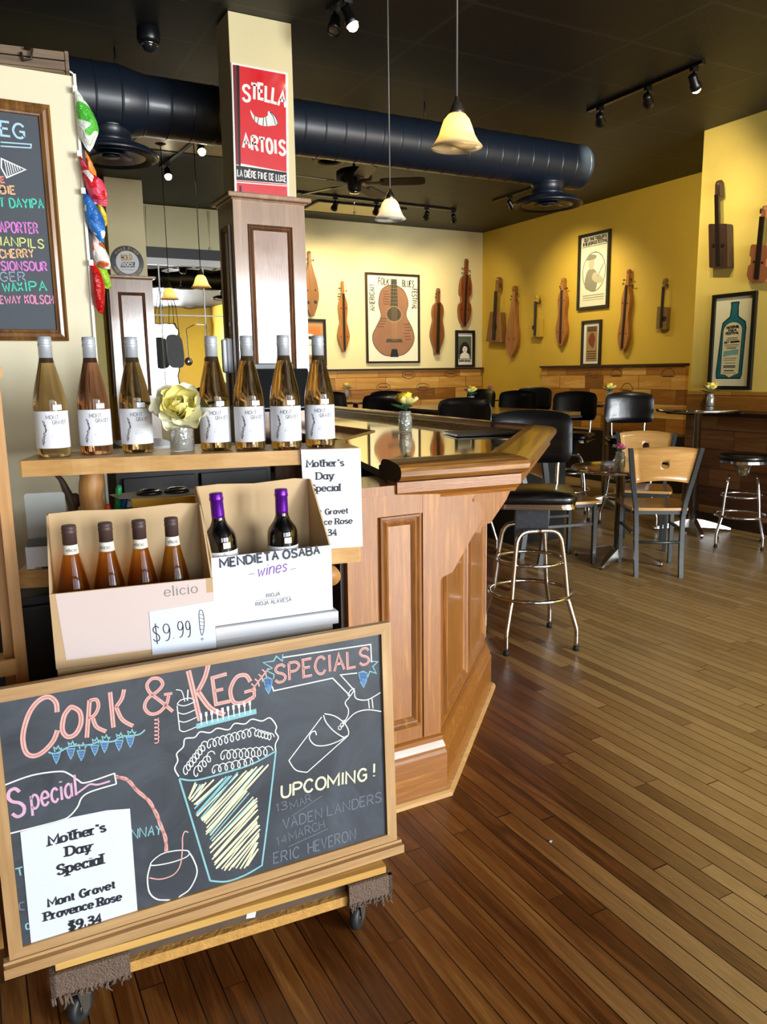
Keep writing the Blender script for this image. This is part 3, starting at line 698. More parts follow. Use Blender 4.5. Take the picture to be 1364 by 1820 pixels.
def cushion(mb, outline, z0, z1, dome, mi=0):
    """upholstered pad: rounded edge rings over an outline, domed top"""
    rings = [(1.0, z0), (1.03, z0+(z1-z0)*.3), (1.03, z0+(z1-z0)*.65), (0.98, z1-(z1-z0)*.12), (0.9, z1), (0.6, z1+dome*.6), (0.25, z1+dome)]
    n = len(outline); vs = []; fs = []
    for s, z in rings: vs += [(p[0]*s, p[1]*s, z) for p in outline]
    for i in range(len(rings)-1):
        for k in range(n):
            l = (k+1) % n; fs.append((i*n+k, i*n+l, (i+1)*n+l, (i+1)*n+k))
    fs.append(tuple(range(n))[::-1]); fs.append(tuple((len(rings)-1)*n+k for k in range(n)))
    return mb.add(vs, fs, mi, True)
def make_stool(label, back=True, rnd=False):
    t = thing('bar_stool', label, 'bar stool', group='black vinyl and chrome bar stools')
    ol = [(0.2*math.cos(2*PI*k/28), 0.2*math.sin(2*PI*k/28)) for k in range(28)] if rnd else rrect(0.40, 0.38, 0.07)
    mb = MB(); cushion(mb, ol, 0.735, 0.785, 0.012); mb.build('seat', VINYL, t)
    mb = MB(); n = len(ol); P = Pl((0, 0, 0), (1, 0, 0), (0, 1, 0))
    mb.prism([(p[0]*1.02, p[1]*1.02) for p in ol], P, 0.712, 0.722); mb.prism([(p[0]*0.99, p[1]*0.99) for p in ol], P, 0.722, 0.735)
    mb.build('seat_trim', CHROME, t)
    mb = MB()
    if rnd: mb.lathe([(0.05, 0.60), (0.05, 0.63), (0.09, 0.70), (0.12, 0.712)], n=16)
    else: mb.box((0, 0, 0.652), (0.155, 0.155, 0.12))
    mb.build('swivel_block', CHROME if rnd else BLKWOOD, t)
    for sy in (-1, 1):
        for sx in (-1, 1):
            pts = [(0, sy*0.105, 0.592), (sx*0.055, sy*0.108, 0.592), (sx*0.088, sy*0.112, 0.582), (sx*0.108, sy*0.116, 0.555), (sx*0.116, sy*0.12, 0.52), (sx*0.130, sy*0.132, 0.40), (sx*0.142, sy*0.142, 0.265), (sx*0.148, sy*0.148, 0.235), (sx*0.175, sy*0.175, 0.12), (sx*0.178, sy*0.178, 0.09), (sx*0.178, sy*0.178, 0.02)]
            pts = [Matrix.Rotation(R(17), 3, 'Z') @ Vector(p) for p in pts]; ft = pts[-1]
            lg = MB().tube(catmull(pts, 3), 0.0115, 10).build('leg', CHROME, t)
            TM[lg] = TM[t]
            MB().lathe([(0.0145, 0.0), (0.0145, 0.022), (0.012, 0.024)], (ft.x, ft.y, 0), 10).build('foot_cap', RUBBER, lg)
    for r, z, nm in ((0.165, 0.43, 'upper_ring'), (0.205, 0.262, 'foot_ring')):
        MB().tube([(r*math.cos(2*PI*k/36), r*math.sin(2*PI*k/36), z) for k in range(36)], 0.009 if z > .3 else 0.011, 8, closed=True).build(nm, CHROME, t)
    if back:
        for sx in (-1, 1):
            MB().tube(catmull([(sx*0.135, 0.12, 0.70), (sx*0.135, 0.195, 0.705), (sx*0.135, 0.215, 0.74), (sx*0.14, 0.225, 0.88), (sx*0.145, 0.235, 0.97)], 4), 0.0105, 8).build('back_post', CHROME, t)
        # curved padded back
        vs = []; fs = []; nu, nv = 14, 10
        for side in (0, 1):
            for j in range(nv+1):
                for i in range(nu+1):
                    u = i/nu*2-1; v = j/nv*2-1
                    # superellipse corners
                    k = 1-0.10*max(0, abs(v)-0.6)/0.4*max(0, abs(v)-0.6)/0.4
                    x = u*0.205*k; z = 1.022 + v*0.135*(1-0.08*abs(u)**4) - 0.012*(u*u)*(1 if v > 0 else 0)
                    y = 0.215 + 0.03*(v*0.5+0.5) - 0.055*u*u
                    th = 0.024*max(0.0, (1-abs(u)**6))**0.5*max(0.0, (1-abs(v)**6))**0.5
                    vs.append((x, y + (th if side else -th), z))
        m = (nu+1)*(nv+1)
        for s in (0, 1):
            for j in range(nv):
                for i in range(nu):
                    a = s*m+j*(nu+1)+i; q = (a, a+1, a+nu+2, a+nu+1); fs.append(q if s == 0 else q[::-1])
        MB().add(vs, fs, 0, True).build('backrest', VINYL, t)
    return t
def make_wood_chair(label):
    t = thing('cafe_chair', label, 'chair', group='metal framed plywood chairs round the low table')
    P = Pl((0, 0, 0), (1, 0, 0), (0, 1, 0))
    ol = [(-0.20, -0.19), (-0.16, -0.205), (0, -0.21), (0.16, -0.205), (0.20, -0.19), (0.205, -0.05), (0.18, 0.17), (0.15, 0.19), (0, 0.20), (-0.15, 0.19), (-0.18, 0.17), (-0.205, -0.05)]
    mb = MB(); mb.prism(catmull(ol, 3, True), P, 0.432, 0.450, 0, 1); mb.build('seat', [PLYB, PLY], t, bevel=0.003)
    for sx in (-1, 1):
        MB().box((sx*0.17, -0.17, 0.208), (0.028, 0.028, 0.416)).build('front_leg', STEELGREY, t, bevel=0.003)
        pts = catmull([(sx*0.140, 0.225, 0.0), (sx*0.142, 0.195, 0.22), (sx*0.150, 0.185, 0.44), (sx*0.185, 0.215, 0.64), (sx*0.215, 0.265, 0.84)], 5)
        vs = []; fs = []
        for i, p in enumerate(pts):
            for dx, dy in ((-.013, -.018), (.013, -.018), (.013, .018), (-.013, .018)): vs.append((p[0]+dx, p[1]+dy, p[2]))
        for i in range(len(pts)-1):
            for k in range(4): fs.append((i*4+k, i*4+(k+1) % 4, i*4+4+(k+1) % 4, i*4+4+k))
        fs += [(3, 2, 1, 0), tuple(len(vs)-4+k for k in range(4))]
        MB().add(vs, fs).build('rear_post', STEELGREY, t)
        MB().box((sx*0.165, 0.01, 0.285), (0.018, 0.36, 0.018)).build('side_stretcher', STEELGREY, t)
    MB().tube([(-0.16, 0.20, 0.23), (0, 0.21, 0.225), (0.16, 0.20, 0.23)], 0.010, 6).build('rear_stretcher', STEELGREY, t)
    mb = MB(); mb.bb(-0.17, 0.17, -0.185, -0.165, 0.405, 0.431); mb.bb(-0.16, 0.16, 0.16, 0.18, 0.405, 0.431)
    for sx in (-1, 1): mb.bb(sx*0.165-0.01, sx*0.165+0.01, -0.17, 0.17, 0.405, 0.431)
    mb.build('seat_frame', STEELGREY, t)
    # curved plywood back with a finger hole
    n = 24; outer = []; 
    def bp(x, z):
        s = (z-0.6)/0.22
        return (x, 0.205+s*0.062+0.03*(1-(x/0.2)**2)-0.012, z)
    top = [(-0.198+0.396*i/12, 0.835+0.018*(1-((i-6)/6)**2)) for i in range(13)]
    bot = [(0.162-0.324*i/12, 0.612+0.02*(1-((i-6)/6)**2)) for i in range(13)]
    vs = []; fs = []; nu, nv = 12, 6
    hole = (0.0, 0.735, 0.026)
    for s in (0, 1):
        for j in range(nv+1):
            for i in range(nu+1):
                v = j/nv; x0 = bot[12-i]; x1 = top[i]
                x = x0[0]*(1-v)+x1[0]*v; z = x0[1]*(1-v)+x1[1]*v
                p = bp(x, z); vs.append((p[0], p[1]+(0.006 if s else -0.006), p[2]))
    m = (nu+1)*(nv+1); skip = {(5, 2), (6, 2), (5, 3), (6, 3)}
    for s in (0, 1):
        for j in range(nv):
            for i in range(nu):
                if (i, j) in skip: continue
                a = s*m+j*(nu+1)+i; q = (a, a+1, a+nu+2, a+nu+1); fs.append(q if s == 0 else q[::-1])
    # ring joining the square gap to a round hole, and the hole wall
    b = len(vs); ring = [(5, 2), (6, 2), (7, 2), (7, 3), (7, 4), (6, 4), (5, 4), (5, 3)]
    for s in (0, 1):
        for k, (i, j) in enumerate(ring):
            g = math.atan2(j-3, i-6); p = bp(hole[0]+hole[2]*math.cos(g), hole[1]+hole[2]*math.sin(g))
            vs.append((p[0], p[1]+(0.006 if s else -0.006), p[2]))
    for s in (0, 1):
        for k in range(8):
            l = (k+1) % 8
            A = s*m+ring[k][1]*(nu+1)+ring[k][0]; B = s*m+ring[l][1]*(nu+1)+ring[l][0]
            q = (A, B, b+s*8+l, b+s*8+k); fs.append(q if s == 0 else q[::-1])
    for k in range(8): fs.append((b+k, b+(k+1) % 8, b+8+(k+1) % 8, b+8+k))
    per = [j*(nu+1) for j in range(nv+1)][::-1] + list(range(1, nu+1)) + [j*(nu+1)+nu for j in range(1, nv+1)] + [nv*(nu+1)+i for i in range(nu-1, 0, -1)]
    for k in range(len(per)): a, c = per[k], per[(k+1) % len(per)]; fs.append((a, c, m+c, m+a))
    MB().add(vs, fs, 0, True).build('backrest', PLY, t)
    return t
TOPMAT = mat('worn_metal_table_top', '#9a8a66', 0.16, 0.85, var=0.15, vs=6)
def make_table(name, label, r, h, cat='table'):
    t = thing(name, label, cat, group='round pedestal tables')
    MB().lathe([(0.0001, h-0.012), (r*0.96, h-0.012), (r*0.96, h), (0.0001, h)], n=48, sm=False).build('table_top', TOPMAT, t)
    MB().lathe([(r*0.962, h-0.026), (r, h-0.022), (r+0.004, h-0.012), (r+0.003, h-0.002), (r-0.004, h+0.002), (r*0.962, h+0.0005)], n=48).build('metal_edge', CHROME, t)
    MB().lathe([(0.032, 0.07), (0.032, h-0.03), (0.07, h-0.026), (0.07, h-0.013)], n=20).build('pedestal', CHROME, t)
    for k in range(4):
        a = PI/4+k*PI/2; d = Vector((math.cos(a), math.sin(a), 0)); e = Vector((-d.y, d.x, 0)); L = r*0.95
        prof = [(0.0, 0.115, 0.038, 0.03), (0.08, 0.105, 0.034, 0.03), (0.18, 0.078, 0.028, 0.024), (L-0.03, 0.04, 0.022, 0.012), (L, 0.03, 0.018, 0.012)]
        vs = []; fs = []
        for x, zt, w, zb in prof:
            for sy, z in ((-1, zb), (1, zb), (0.8, zt), (-0.8, zt)): vs.append(d*x + e*(w*sy) + Vector((0, 0, z)))
        for i in range(len(prof)-1):
            for q in range(4): fs.append((i*4+q, i*4+(q+1) % 4, i*4+4+(q+1) % 4, i*4+4+q))
        fs.append(tuple(len(vs)-4+q for q in range(4))); fs.append((3, 2, 1, 0))
        lg = MB().add(vs, fs).build('base_foot', ALU, t, bevel=0.004)
        MB().lathe([(0.012, 0), (0.013, 0.012)], tuple(d*(L-0.015)), 10).build('glide', RUBBER, lg)
    return t
def pxy(px, py, z): q = at(px, py, z=z); return (q.x, q.y, 0)
STOOLS = [
 ((2.50, 3.085), -36, 'nearest black vinyl bar stool, tucked in at the angled corner of the oak bar'),
 ((3.02, 4.62), -62, 'black bar stool second from the bar corner along the long oak rail'),
 ((3.40, 5.0), -30, 'black bar stool turned towards the near end of the long wood-topped table'),
 ((3.08, 5.95), -58, 'black bar stool farthest along the oak bar rail, left of the bar-top vase'),
 ((5.16, 5.02), -38, 'black bar stool with broad back between the two round tables by the right wall'),
 ((5.02, 5.66), -55, 'black bar stool at the far right of the long table, before the crate-board panel'),
 ((4.15, 7.55), -15, 'black stool tucked behind the far end of the long wood-topped table'),
 ((5.05, 7.35), -75, 'black stool under the pink-flower table in the far corner'),
 ((6.0, 7.45), -50, 'black stool right of the pink-flower table in the far corner'),
 ((4.93, 6.45), -60, 'black stool on the right side of the long table, low arc of its back showing'),
 ((3.75, 7.9), 20, 'black stool beside the yellow-flower table against the back crate boards'),
 ((3.42, 6.55), -50, 'black stool on the left side of the long table, behind the vase with clear glass'),
]
st0 = make_stool('s')
for i, ((x, y), a, lb) in enumerate(STOOLS):
    (move if i == 0 else dup)(st0, (x, y, 0), R(a), lb, 1.03)
sr = make_stool('round backless black stool beside the dark crate-board wall', back=False, rnd=True)
sr['group'] = 'round backless stools'; del sr['group']
move(sr, (5.36, 4.02, 0), R(20), scale=0.93)
ch0 = make_wood_chair('pale maple-backed chair with a round finger hole, near side of the low table')
move(ch0, (4.185, 3.84, 0), R(208), 'pale maple-backed chair with a round finger hole, near side of the low table', 1.05)
ch0.rotation_euler.z = R(150-4)
CH = [((4.70, 4.42), R(-48), 'plywood chair beyond the low table, brown back seen behind the nearest chair'),
      ((3.80, 4.36), R(78), 'plywood chair at the left of the low table, half hidden behind the nearest bar stool')]
for (x, y), a, lb in CH: dup(ch0, (x, y, 0), a, lb)
t0 = make_table('high_table', 'round metal high table nearest the right wall ledge, vase of yellow rose on top', 0.34, 1.055, 'table')
move(t0, (5.50, 4.60, 0), R(10))
dup(t0, (5.74, 5.92, 0), R(30), 'round metal high table before the right crate-board panel, white rose on top')
dup(t0, (4.22, 8.60, 0), R(0), 'round metal high table against the back crate boards, small yellow rose on top')
dup(t0, (5.58, 8.05, 0), R(40), 'round high table holding the pink flower in the far corner')
dup(t0, (6.38, 8.05, 0), R(15), 'round high table in the far corner, bare top beside the pink-flower table')
lt = make_table('low_table', 'low round metal table with a pink rose, ringed by plywood chairs', 0.35, 0.70)
move(lt, (4.16, 4.10+0.03, 0), R(-20))
lt['label'] = 'low round metal table with a pink rose, ringed by plywood chairs'; del lt['group']
# the long bar-height table
LT = thing('long_table', 'long bar-height table with brown wood top on a black base', 'table', (4.1, 5.9, 0))
MB().bb(3.74, 4.42, 4.85, 6.95, 1.03, 1.06).build('table_top', wood('brown_table_top', '#4a3216', '#8a6a34', 1, 14, 0.2, coat=0.7), LT, bevel=0.006)
MB().bb(3.735, 4.425, 4.845, 6.955, 1.012, 1.029).build('edge_band', M_BLACK, LT)
MB().bb(3.84, 4.36, 4.95, 6.85, 0.0, 1.011).build('base', M_BLACK, LT)

# ------------------------------------------------------------------ jars of roses
JAR = jarglass('jar_glass')
LEAF = mat('silk_leaf', '#2f6b3c', 0.5, var=0.3, vs=30)
STEM = mat('silk_stem', '#3a5a34', 0.6)
def petal(mb, c, az, tilt, ln, wd, cup, mi, rng):
    nu, nv = 5, 6; vs = []; fs = []
    M = Matrix.Translation(c) @ Matrix.Rotation(az, 4, 'Z') @ Matrix.Rotation(tilt, 4, 'Y')
    for j in range(nv+1):
        v = j/nv
        for i in range(nu+1):
            u = i/nu*2-1
            wv = wd*math.sin(PI*min(1, 0.15+v*0.72))**0.7*(1 if v < 1 else 0.75)
            x = ln*v*(1-0.10*u*u); y = u*wv; z = cup*(u*u*0.7 + (v-0.3)**2*1.1) + 0.05*ln*math.sin(v*9+u*4)*rng.random()*v
            vs.append(M @ Vector((x, y, z)))
    for j in range(nv):
        for i in range(nu):
            a = j*(nu+1)+i; fs.append((a, a+1, a+nu+2, a+nu+1))
    mb.add(vs, fs, mi, True)
def rose(mb, c, r, mi_in, mi_out, seed):
    rng = random.Random(seed); c = Vector(c)
    for ring, (n, tl, ln, wd, cup) in enumerate(((6, -12, 1.0, 0.50, 0.34), (6, -36, 0.9, 0.46, 0.36), (5, -58, 0.72, 0.38, 0.34), (4, -76, 0.55, 0.26, 0.26))):
        for k in range(n):
            petal(mb, c+Vector((0, 0, -0.1*r+ring*0.05*r)), 2*PI*(k+ring*0.5)/n+rng.uniform(-.2, .2), R(tl+rng.uniform(-9, 9)), ln*r*rng.uniform(.9, 1.08), wd*r, cup*r, mi_out if ring < 1 else mi_in, rng)
def leaf(mb, a, b, w, mi, droop=0.2):
    a = Vector(a); b = Vector(b); t = b-a; s = t.cross(Vector((0, 0, 1))).normalized(); n = 6; vs = []; fs = []
    for i in range(n+1):
        v = i/n; c = a+t*v+Vector((0, 0, 0.25*droop*t.length*math.sin(PI*v)))
        k = w*math.sin(PI*(v*0.92+0.06))
        vs += [c-s*k, c-Vector((0, 0, k*0.3)), c+s*k]
    for i in range(n):
        for q in (0, 1): fs.append((i*3+q, i*3+q+1, i*3+q+4, i*3+q+3))
    mb.add(vs, fs, mi, True)
def make_vase(label, cols, seed, r=0.070, jr=0.034, jh=0.105):
    t = thing('flower_jar', label, 'flower vase', group='mason jars with a silk rose')
    w = 0.003
    MB().lathe([(0.0001, 0), (jr*0.9, 0), (jr, 0.006), (jr, jh*0.72), (jr*0.86, jh*0.80), (jr*0.80, jh*0.82), (jr*0.84, jh*0.86), (jr*0.84, jh), (jr*0.84-w, jh), (jr*0.80-w, jh*0.83), (jr-w, jh*0.70), (jr-w, 0.008), (0.0001, 0.006)], n=28).build('jar', JAR, t)
    mb = MB(); rng = random.Random(seed)
    for k in range(5):
        a = rng.uniform(0, 6.28); q = jr*0.6
        mb.tube([(q*math.cos(a), q*math.sin(a), 0.008), (q*.3*math.cos(a+2), q*.3*math.sin(a+2), jh*0.6), (0.006*math.cos(a+3), 0.006*math.sin(a+3), jh+0.012)], 0.0016, 6)
    mb.build('stems', STEM, t)
    pm = [mat('petal_in', cols[0], 0.6, var=0.12, vs=25), mat('petal_out', cols[1], 0.6, var=0.14, vs=25)]
    mb = MB(); rose(mb, (0, 0, jh+r*0.55), r, 0, 1, seed); mb.build('rose', pm, t)
    for a, L in ((0.3, 1.7), (3.7, 1.5), (1.2, 1.4)):
        mb = MB(); leaf(mb, (0.01*math.cos(a), 0.01*math.sin(a), jh+0.01), (r*L*math.cos(a), r*L*math.sin(a), jh+r*0.5), r*0.34, 0); mb.build('leaf', LEAF, t)
    return t
YEL = ('#f2d63a', '#f3e48c'); PNK = ('#d8497f', '#e77aa0')
v0 = make_vase('v', YEL, 3)
def put(v, px, py, z, a, lb, s=1.0, first=False):
    q = at(px, py, z=z); (move if first else dup)(v, (q.x, q.y, z), R(a), lb, s)
put(v0, 721, 768, 1.0845, 40, 'jar with yellow rose standing on the brass bar top', 1.05, True)
put(v0, 616, 706, 1.058, 100, 'jar with small yellow rose on the table by the back crate boards')
put(v0, 838, 724, 1.0605, 200, 'jar with yellow rose on the long wood-topped table', 1.0)
put(v0, 1083, 716, 1.058, 20, 'jar with pale yellow rose on the table before the right crate-board panel')
put(v0, 1263, 722, 1.058, 300, 'jar with yellow rose on the table nearest the right wall ledge', 1.05)
v1 = make_vase('jar with pink rose on the low table', PNK, 9, 0.04)
put(v1, 1102, 832, 0.702, 0, 'jar with pink rose on the low round table', 1.1, True)
put(v1, 872, 708, 1.058, 70, 'jar with pink rose on the far corner table')
# menu folder lying on the bar
mb = MB()
q0, q1 = at(800, 772, z=1.09), at(925, 768, z=1.09)
c = (q0+q1)/2; e = (q1-q0); a = math.atan2(e.y, e.x)
mn = thing('menu_folder', 'closed black menu folder lying on the brass bar top', 'menu', (c.x, c.y, 1.0845), a)
f = MB(); f.box((c.x, c.y, 1.091), (e.length, 0.24, 0.008), a); f.build('cover', VINYL, mn, bevel=0.002)
f = MB(); f.box((c.x, c.y, 1.0967), (e.length*0.97, 0.225, 0.003), a); f.build('pages', mat('dark_menu_pages', '#1d1a17', 0.5), mn)
# ------------------------------------------------------------------ ceiling: duct, fan, lamps
DUCT = mat('black_duct_paint', '#18202c', 0.36, var=0.08, coat=0.1)
DY, DZ, DR = 5.45, 3.10, 0.18
duct = thing('ventilation_duct', 'black spiral ventilation duct running under the ceiling behind the near pillar', 'duct', (2.9, DY, DZ))
MX = Matrix.Rotation(PI/2, 4, 'Y')
def xl(x, r): return (r, x)
prof = [(0.0001, -2.0), (DR, -2.0)]
x = -2.0
while x < 4.72:
    x += 0.152; prof += [(DR, x-0.012), (DR, x-0.006), (DR+0.0025, x-0.004), (DR+0.0025, x), (DR, x+0.002), (DR, x+0.008)]
prof += [(DR, 4.86), (DR-0.01, 4.875), (0.0001, 4.875)]
prof = [(r+(0.034 if z < 1.06 else 0.034*(1.2-z)/0.14 if z < 1.2 else 0) if r > 0.01 else r, max(z, -1.98)) for r, z in prof]
MB().lathe(prof, (0, DY, DZ), 40, 0, MX).build('pipe', DUCT, duct)
for cx in (4.52, 0.98):
    mb = MB(); mb.lathe([(0.135, 2.84), (0.14, 2.86), (0.135, 2.87), (0.135, 2.93), (0.141, 2.935), (0.135, 2.945), (0.135, 3.06)], (cx, DY, 0), 32); mb.build('drop_collar', DUCT, duct)
    mb = MB()
    mb.lathe([(0.10, 2.845), (0.17, 2.84), (0.25, 2.815), (0.29, 2.785), (0.295, 2.77), (0.285, 2.762), (0.25, 2.785), (0.17, 2.815), (0.10, 2.825)], (cx, DY, 0), 40)
    for r0, r1, z in ((0.14, 0.215, 2.772), (0.06, 0.13, 2.764)):
        mb.lathe([(r0, z+0.02), (r1, z), (r1-0.004, z-0.006), (r0, z+0.012)], (cx, DY, 0), 36)
    mb.lathe([(0.0001, 2.765), (0.055, 2.765), (0.05, 2.775), (0.0001, 2.782)], (cx, DY, 0), 24)
    mb.tube([(cx, DY, 2.77), (cx, DY, 2.9)], 0.012, 8)
    mb.build('diffuser', DUCT, duct)
for px in (755, 390-180):
    q = at(px, 180, Y=DY)
    MB().tube([(q.x, DY, DZ+DR-0.01), (q.x, DY, HC-0.003)], 0.006, 6).build('hanger_rod', M_BLACK, duct)
# fan
fq = at(630, 318, d=7.15)
fan = thing('ceiling_fan', 'black five-bladed ceiling fan hanging behind the duct', 'ceiling fan', (fq.x, fq.y, fq.z))
fx, fy, fz = fq
FB = mat('fan_black', '#0e0e0f', 0.4)
mb = MB().lathe([(0.06, HC-0.002), (0.055, HC-0.05), (0.015, HC-0.06)], (fx, fy, 0), 20); mb.lathe([(0.013, HC-0.06), (0.013, fz+0.10)], (fx, fy, 0), 12); mb.build('downrod', FB, fan)
MB().lathe([(0.0001, fz+0.10), (0.05, fz+0.10), (0.14, fz+0.075), (0.165, fz+0.06), (0.165, fz-0.01), (0.15, fz-0.03), (0.07, fz-0.04), (0.065, fz-0.10), (0.05, fz-0.115), (0.0001, fz-0.118)], (fx, fy, 0), 32).build('motor', FB, fan)
MB().lathe([(0.0001, fz-0.128), (0.045, fz-0.126), (0.05, fz-0.114)], (fx, fy, 0), 20).build('cap', CHROME, fan)
for k in range(5):
    a = R(-32+72*k); d = Vector((math.cos(a), math.sin(a), 0)); e = Vector((-d.y, d.x, 0)); c = Vector((fx, fy, fz-0.035))
    tl = R(12); up = Vector((0, 0, 1))*math.cos(tl)-e*math.sin(tl)*-1; ee = e*math.cos(tl)-Vector((0, 0, 1))*math.sin(tl)
    P = Pl(c, d, ee)
    mb = MB(); mb.prism([(0.24, -0.055), (0.28, -0.068), (0.60, -0.072), (0.645, -0.055), (0.655, 0.0), (0.645, 0.055), (0.60, 0.072), (0.28, 0.068), (0.24, 0.055)], P, -0.004, 0.004)
    bl = mb.build('blade', FB, fan)
    MB().prism([(0.10, -0.015), (0.2, -0.02), (0.27, -0.035), (0.27, 0.035), (0.2, 0.02), (0.10, 0.015)], P, -0.010, -0.005).build('blade_arm', FB, bl)
mb = MB().tube([(fx-0.03, fy-0.05, fz-0.10), (fx-0.03, fy-0.05, fz-0.30)], 0.002, 5); mb.sphere((fx-0.03, fy-0.05, fz-0.31), 0.012); mb.build('pull_chain', CHROME, fan)
# round ceiling speaker
q = at(585, 283, z=HC)
sp = thing('ceiling_speaker', 'round cream ceiling speaker beside the black fan', 'speaker', (q.x, q.y, HC))
mb = MB().lathe([(0.09, HC-0.001), (0.165, HC-0.001), (0.165, HC-0.012), (0.15, HC-0.022), (0.115, HC-0.026), (0.105, HC-0.012)], (q.x, q.y, 0), 40); mb.build('rim', mat('speaker_cream', '#8d835c', 0.6), sp)
MB().lathe([(0.0001, HC-0.012), (0.104, HC-0.012)], (q.x, q.y, 0), 36).build('grille', mat('speaker_grille', '#6f6647', 0.7, bump=0.6, bs=300), sp)
# two unlit fluorescent panels
PAN = mat('acrylic_panel', '#e4d9a4', 0.4, var=0.04)
for (x0, y0, lb) in ((3.94, 8.93, 'pale fluorescent ceiling panel behind the fan and track lights'), (1.50, 6.99, 'pale fluorescent ceiling panel behind the duct, left of the near pillar')):
    t = thing('ceiling_panel', lb, 'ceiling light', (x0+0.61, y0+0.3, HC))
    MB().bb(x0+0.03, x0+1.19, y0+0.03, y0+0.58, HC-0.012, HC-0.001).build('diffuser', PAN, t)
    mb = MB()
    for a in ((x0, x0+1.22, y0, y0+0.03), (x0, x0+1.22, y0+0.58, y0+0.61), (x0, x0+0.03, y0+.03, y0+0.58), (x0+1.19, x0+1.22, y0+.03, y0+0.58)): mb.bb(*a, HC-0.02, HC-0.001)
    mb.build('frame', M_BLACK, t)
# track lights
BULB_ON = emit('lit_lamp_face', '#fff0c8', 30.0)
BULB_OFF = mat('unlit_lamp_face', '#5a5648', 0.15, 0.4)
HEADBLK = mat('track_black', '#0b0b0c', 0.35)
def track_head(t, c, aim, on, L=0.10):
    c = Vector(c); d = (Vector(aim)-c).normalized()
    p = c + Vector((0, 0, -0.10))
    h = MB().box((c.x, c.y, c.z-0.036), (0.05, 0.03, 0.025)).tube([c+Vector((0, 0, -0.04)), p], 0.008, 8)
    q = Vector((0, 0, 1)).rotation_difference(d).to_matrix().to_4x4()
    s = p - d*L*0.35
    h.lathe([(0.0001, -0.004), (0.026, 0), (0.030, 0.012), (0.030, L*0.55), (0.038, L*0.7), (0.040, L), (0.035, L), (0.033, L*0.8), (0.0001, L*0.78)], s, 20, 0, q)
    h = h.build('lamp_head', HEADBLK, t)
    MB().lathe([(0.0001, L*0.84), (0.022, L*0.86), (0.032, L*0.92), (0.028, L*(1.16 if on else 0.95)), (0.014, L*(1.28 if on else 0.97)), (0.0001, L*(1.32 if on else 0.98))], s, 18, 0, q).build('lamp', BULB_ON if on else BULB_OFF, h)
    return p + d*(L*1.05), d
def track(label, a, b, heads):
    a = Vector(a); b = Vector(b); t = thing('track_light', label, 'track light', (a+b)/2)
    d = (b-a); an = math.atan2(d.y, d.x)
    MB().box(((a+b)/2-Vector((0, 0, 0.012))), (d.length, 0.036, 0.022), an).build('rail', HEADBLK, t)
    for f, aim, on, watt, ang in heads:
        c = a+d*f; c.z = HC-0.0
        p, dd = track_head(t, c, aim, on)
        if watt: spot(p + dd*0.03, p+dd, watt, ang)
    return t
WARM = 1.0
track('black track with four spot heads along the back wall, behind the fan', (3.55, 8.62, HC), (5.75, 8.72, HC),
      [(0.22, (4.0, 9.95, 2.2), False, 95, 95), (0.47, (4.85, 9.95, 2.2), False, 95, 95), (0.80, (5.6, 9.95, 2.2), False, 80, 95), (0.985, (6.6, 9.95, 2.2), False, 60, 90)])
track('black three-head track light before the right front wall, one head lit', (4.58, 5.05, HC), (4.58, 3.95, HC),
      [(0.12, (7.06, 6.9, 2.2), False, 75, 85), (0.56, (7.06, 6.1, 2.3), False, 70, 85), (0.93, (5.89, 4.45, 2.2), True, 55, 85)])
track('short black track with one spot head, seen below the duct end', (5.86, 8.05, HC), (5.86, 7.15, HC),
      [(0.35, (7.06, 7.9, 2.2), False, 70, 90), (0.85, (7.06, 7.5, 1.9), False, 55, 90)])
track('track light at the top edge near the pillar, one of its two heads lit', (2.02, 4.36, HC), (2.12, 3.75, HC),
      [(0.10, (1.75, 4.0, 2.6), False, 0, 0), (0.30, (2.9, 3.4, 0.9), True, 40, 90)])
track('track light under the duct at left with two glaring heads', (1.93, 8.15, HC), (2.02, 6.85, HC),
      [(0.15, (1.75, 6.2, 1.0), True, 45, 100), (0.88, (1.85, 5.4, 1.6), True, 30, 100)])
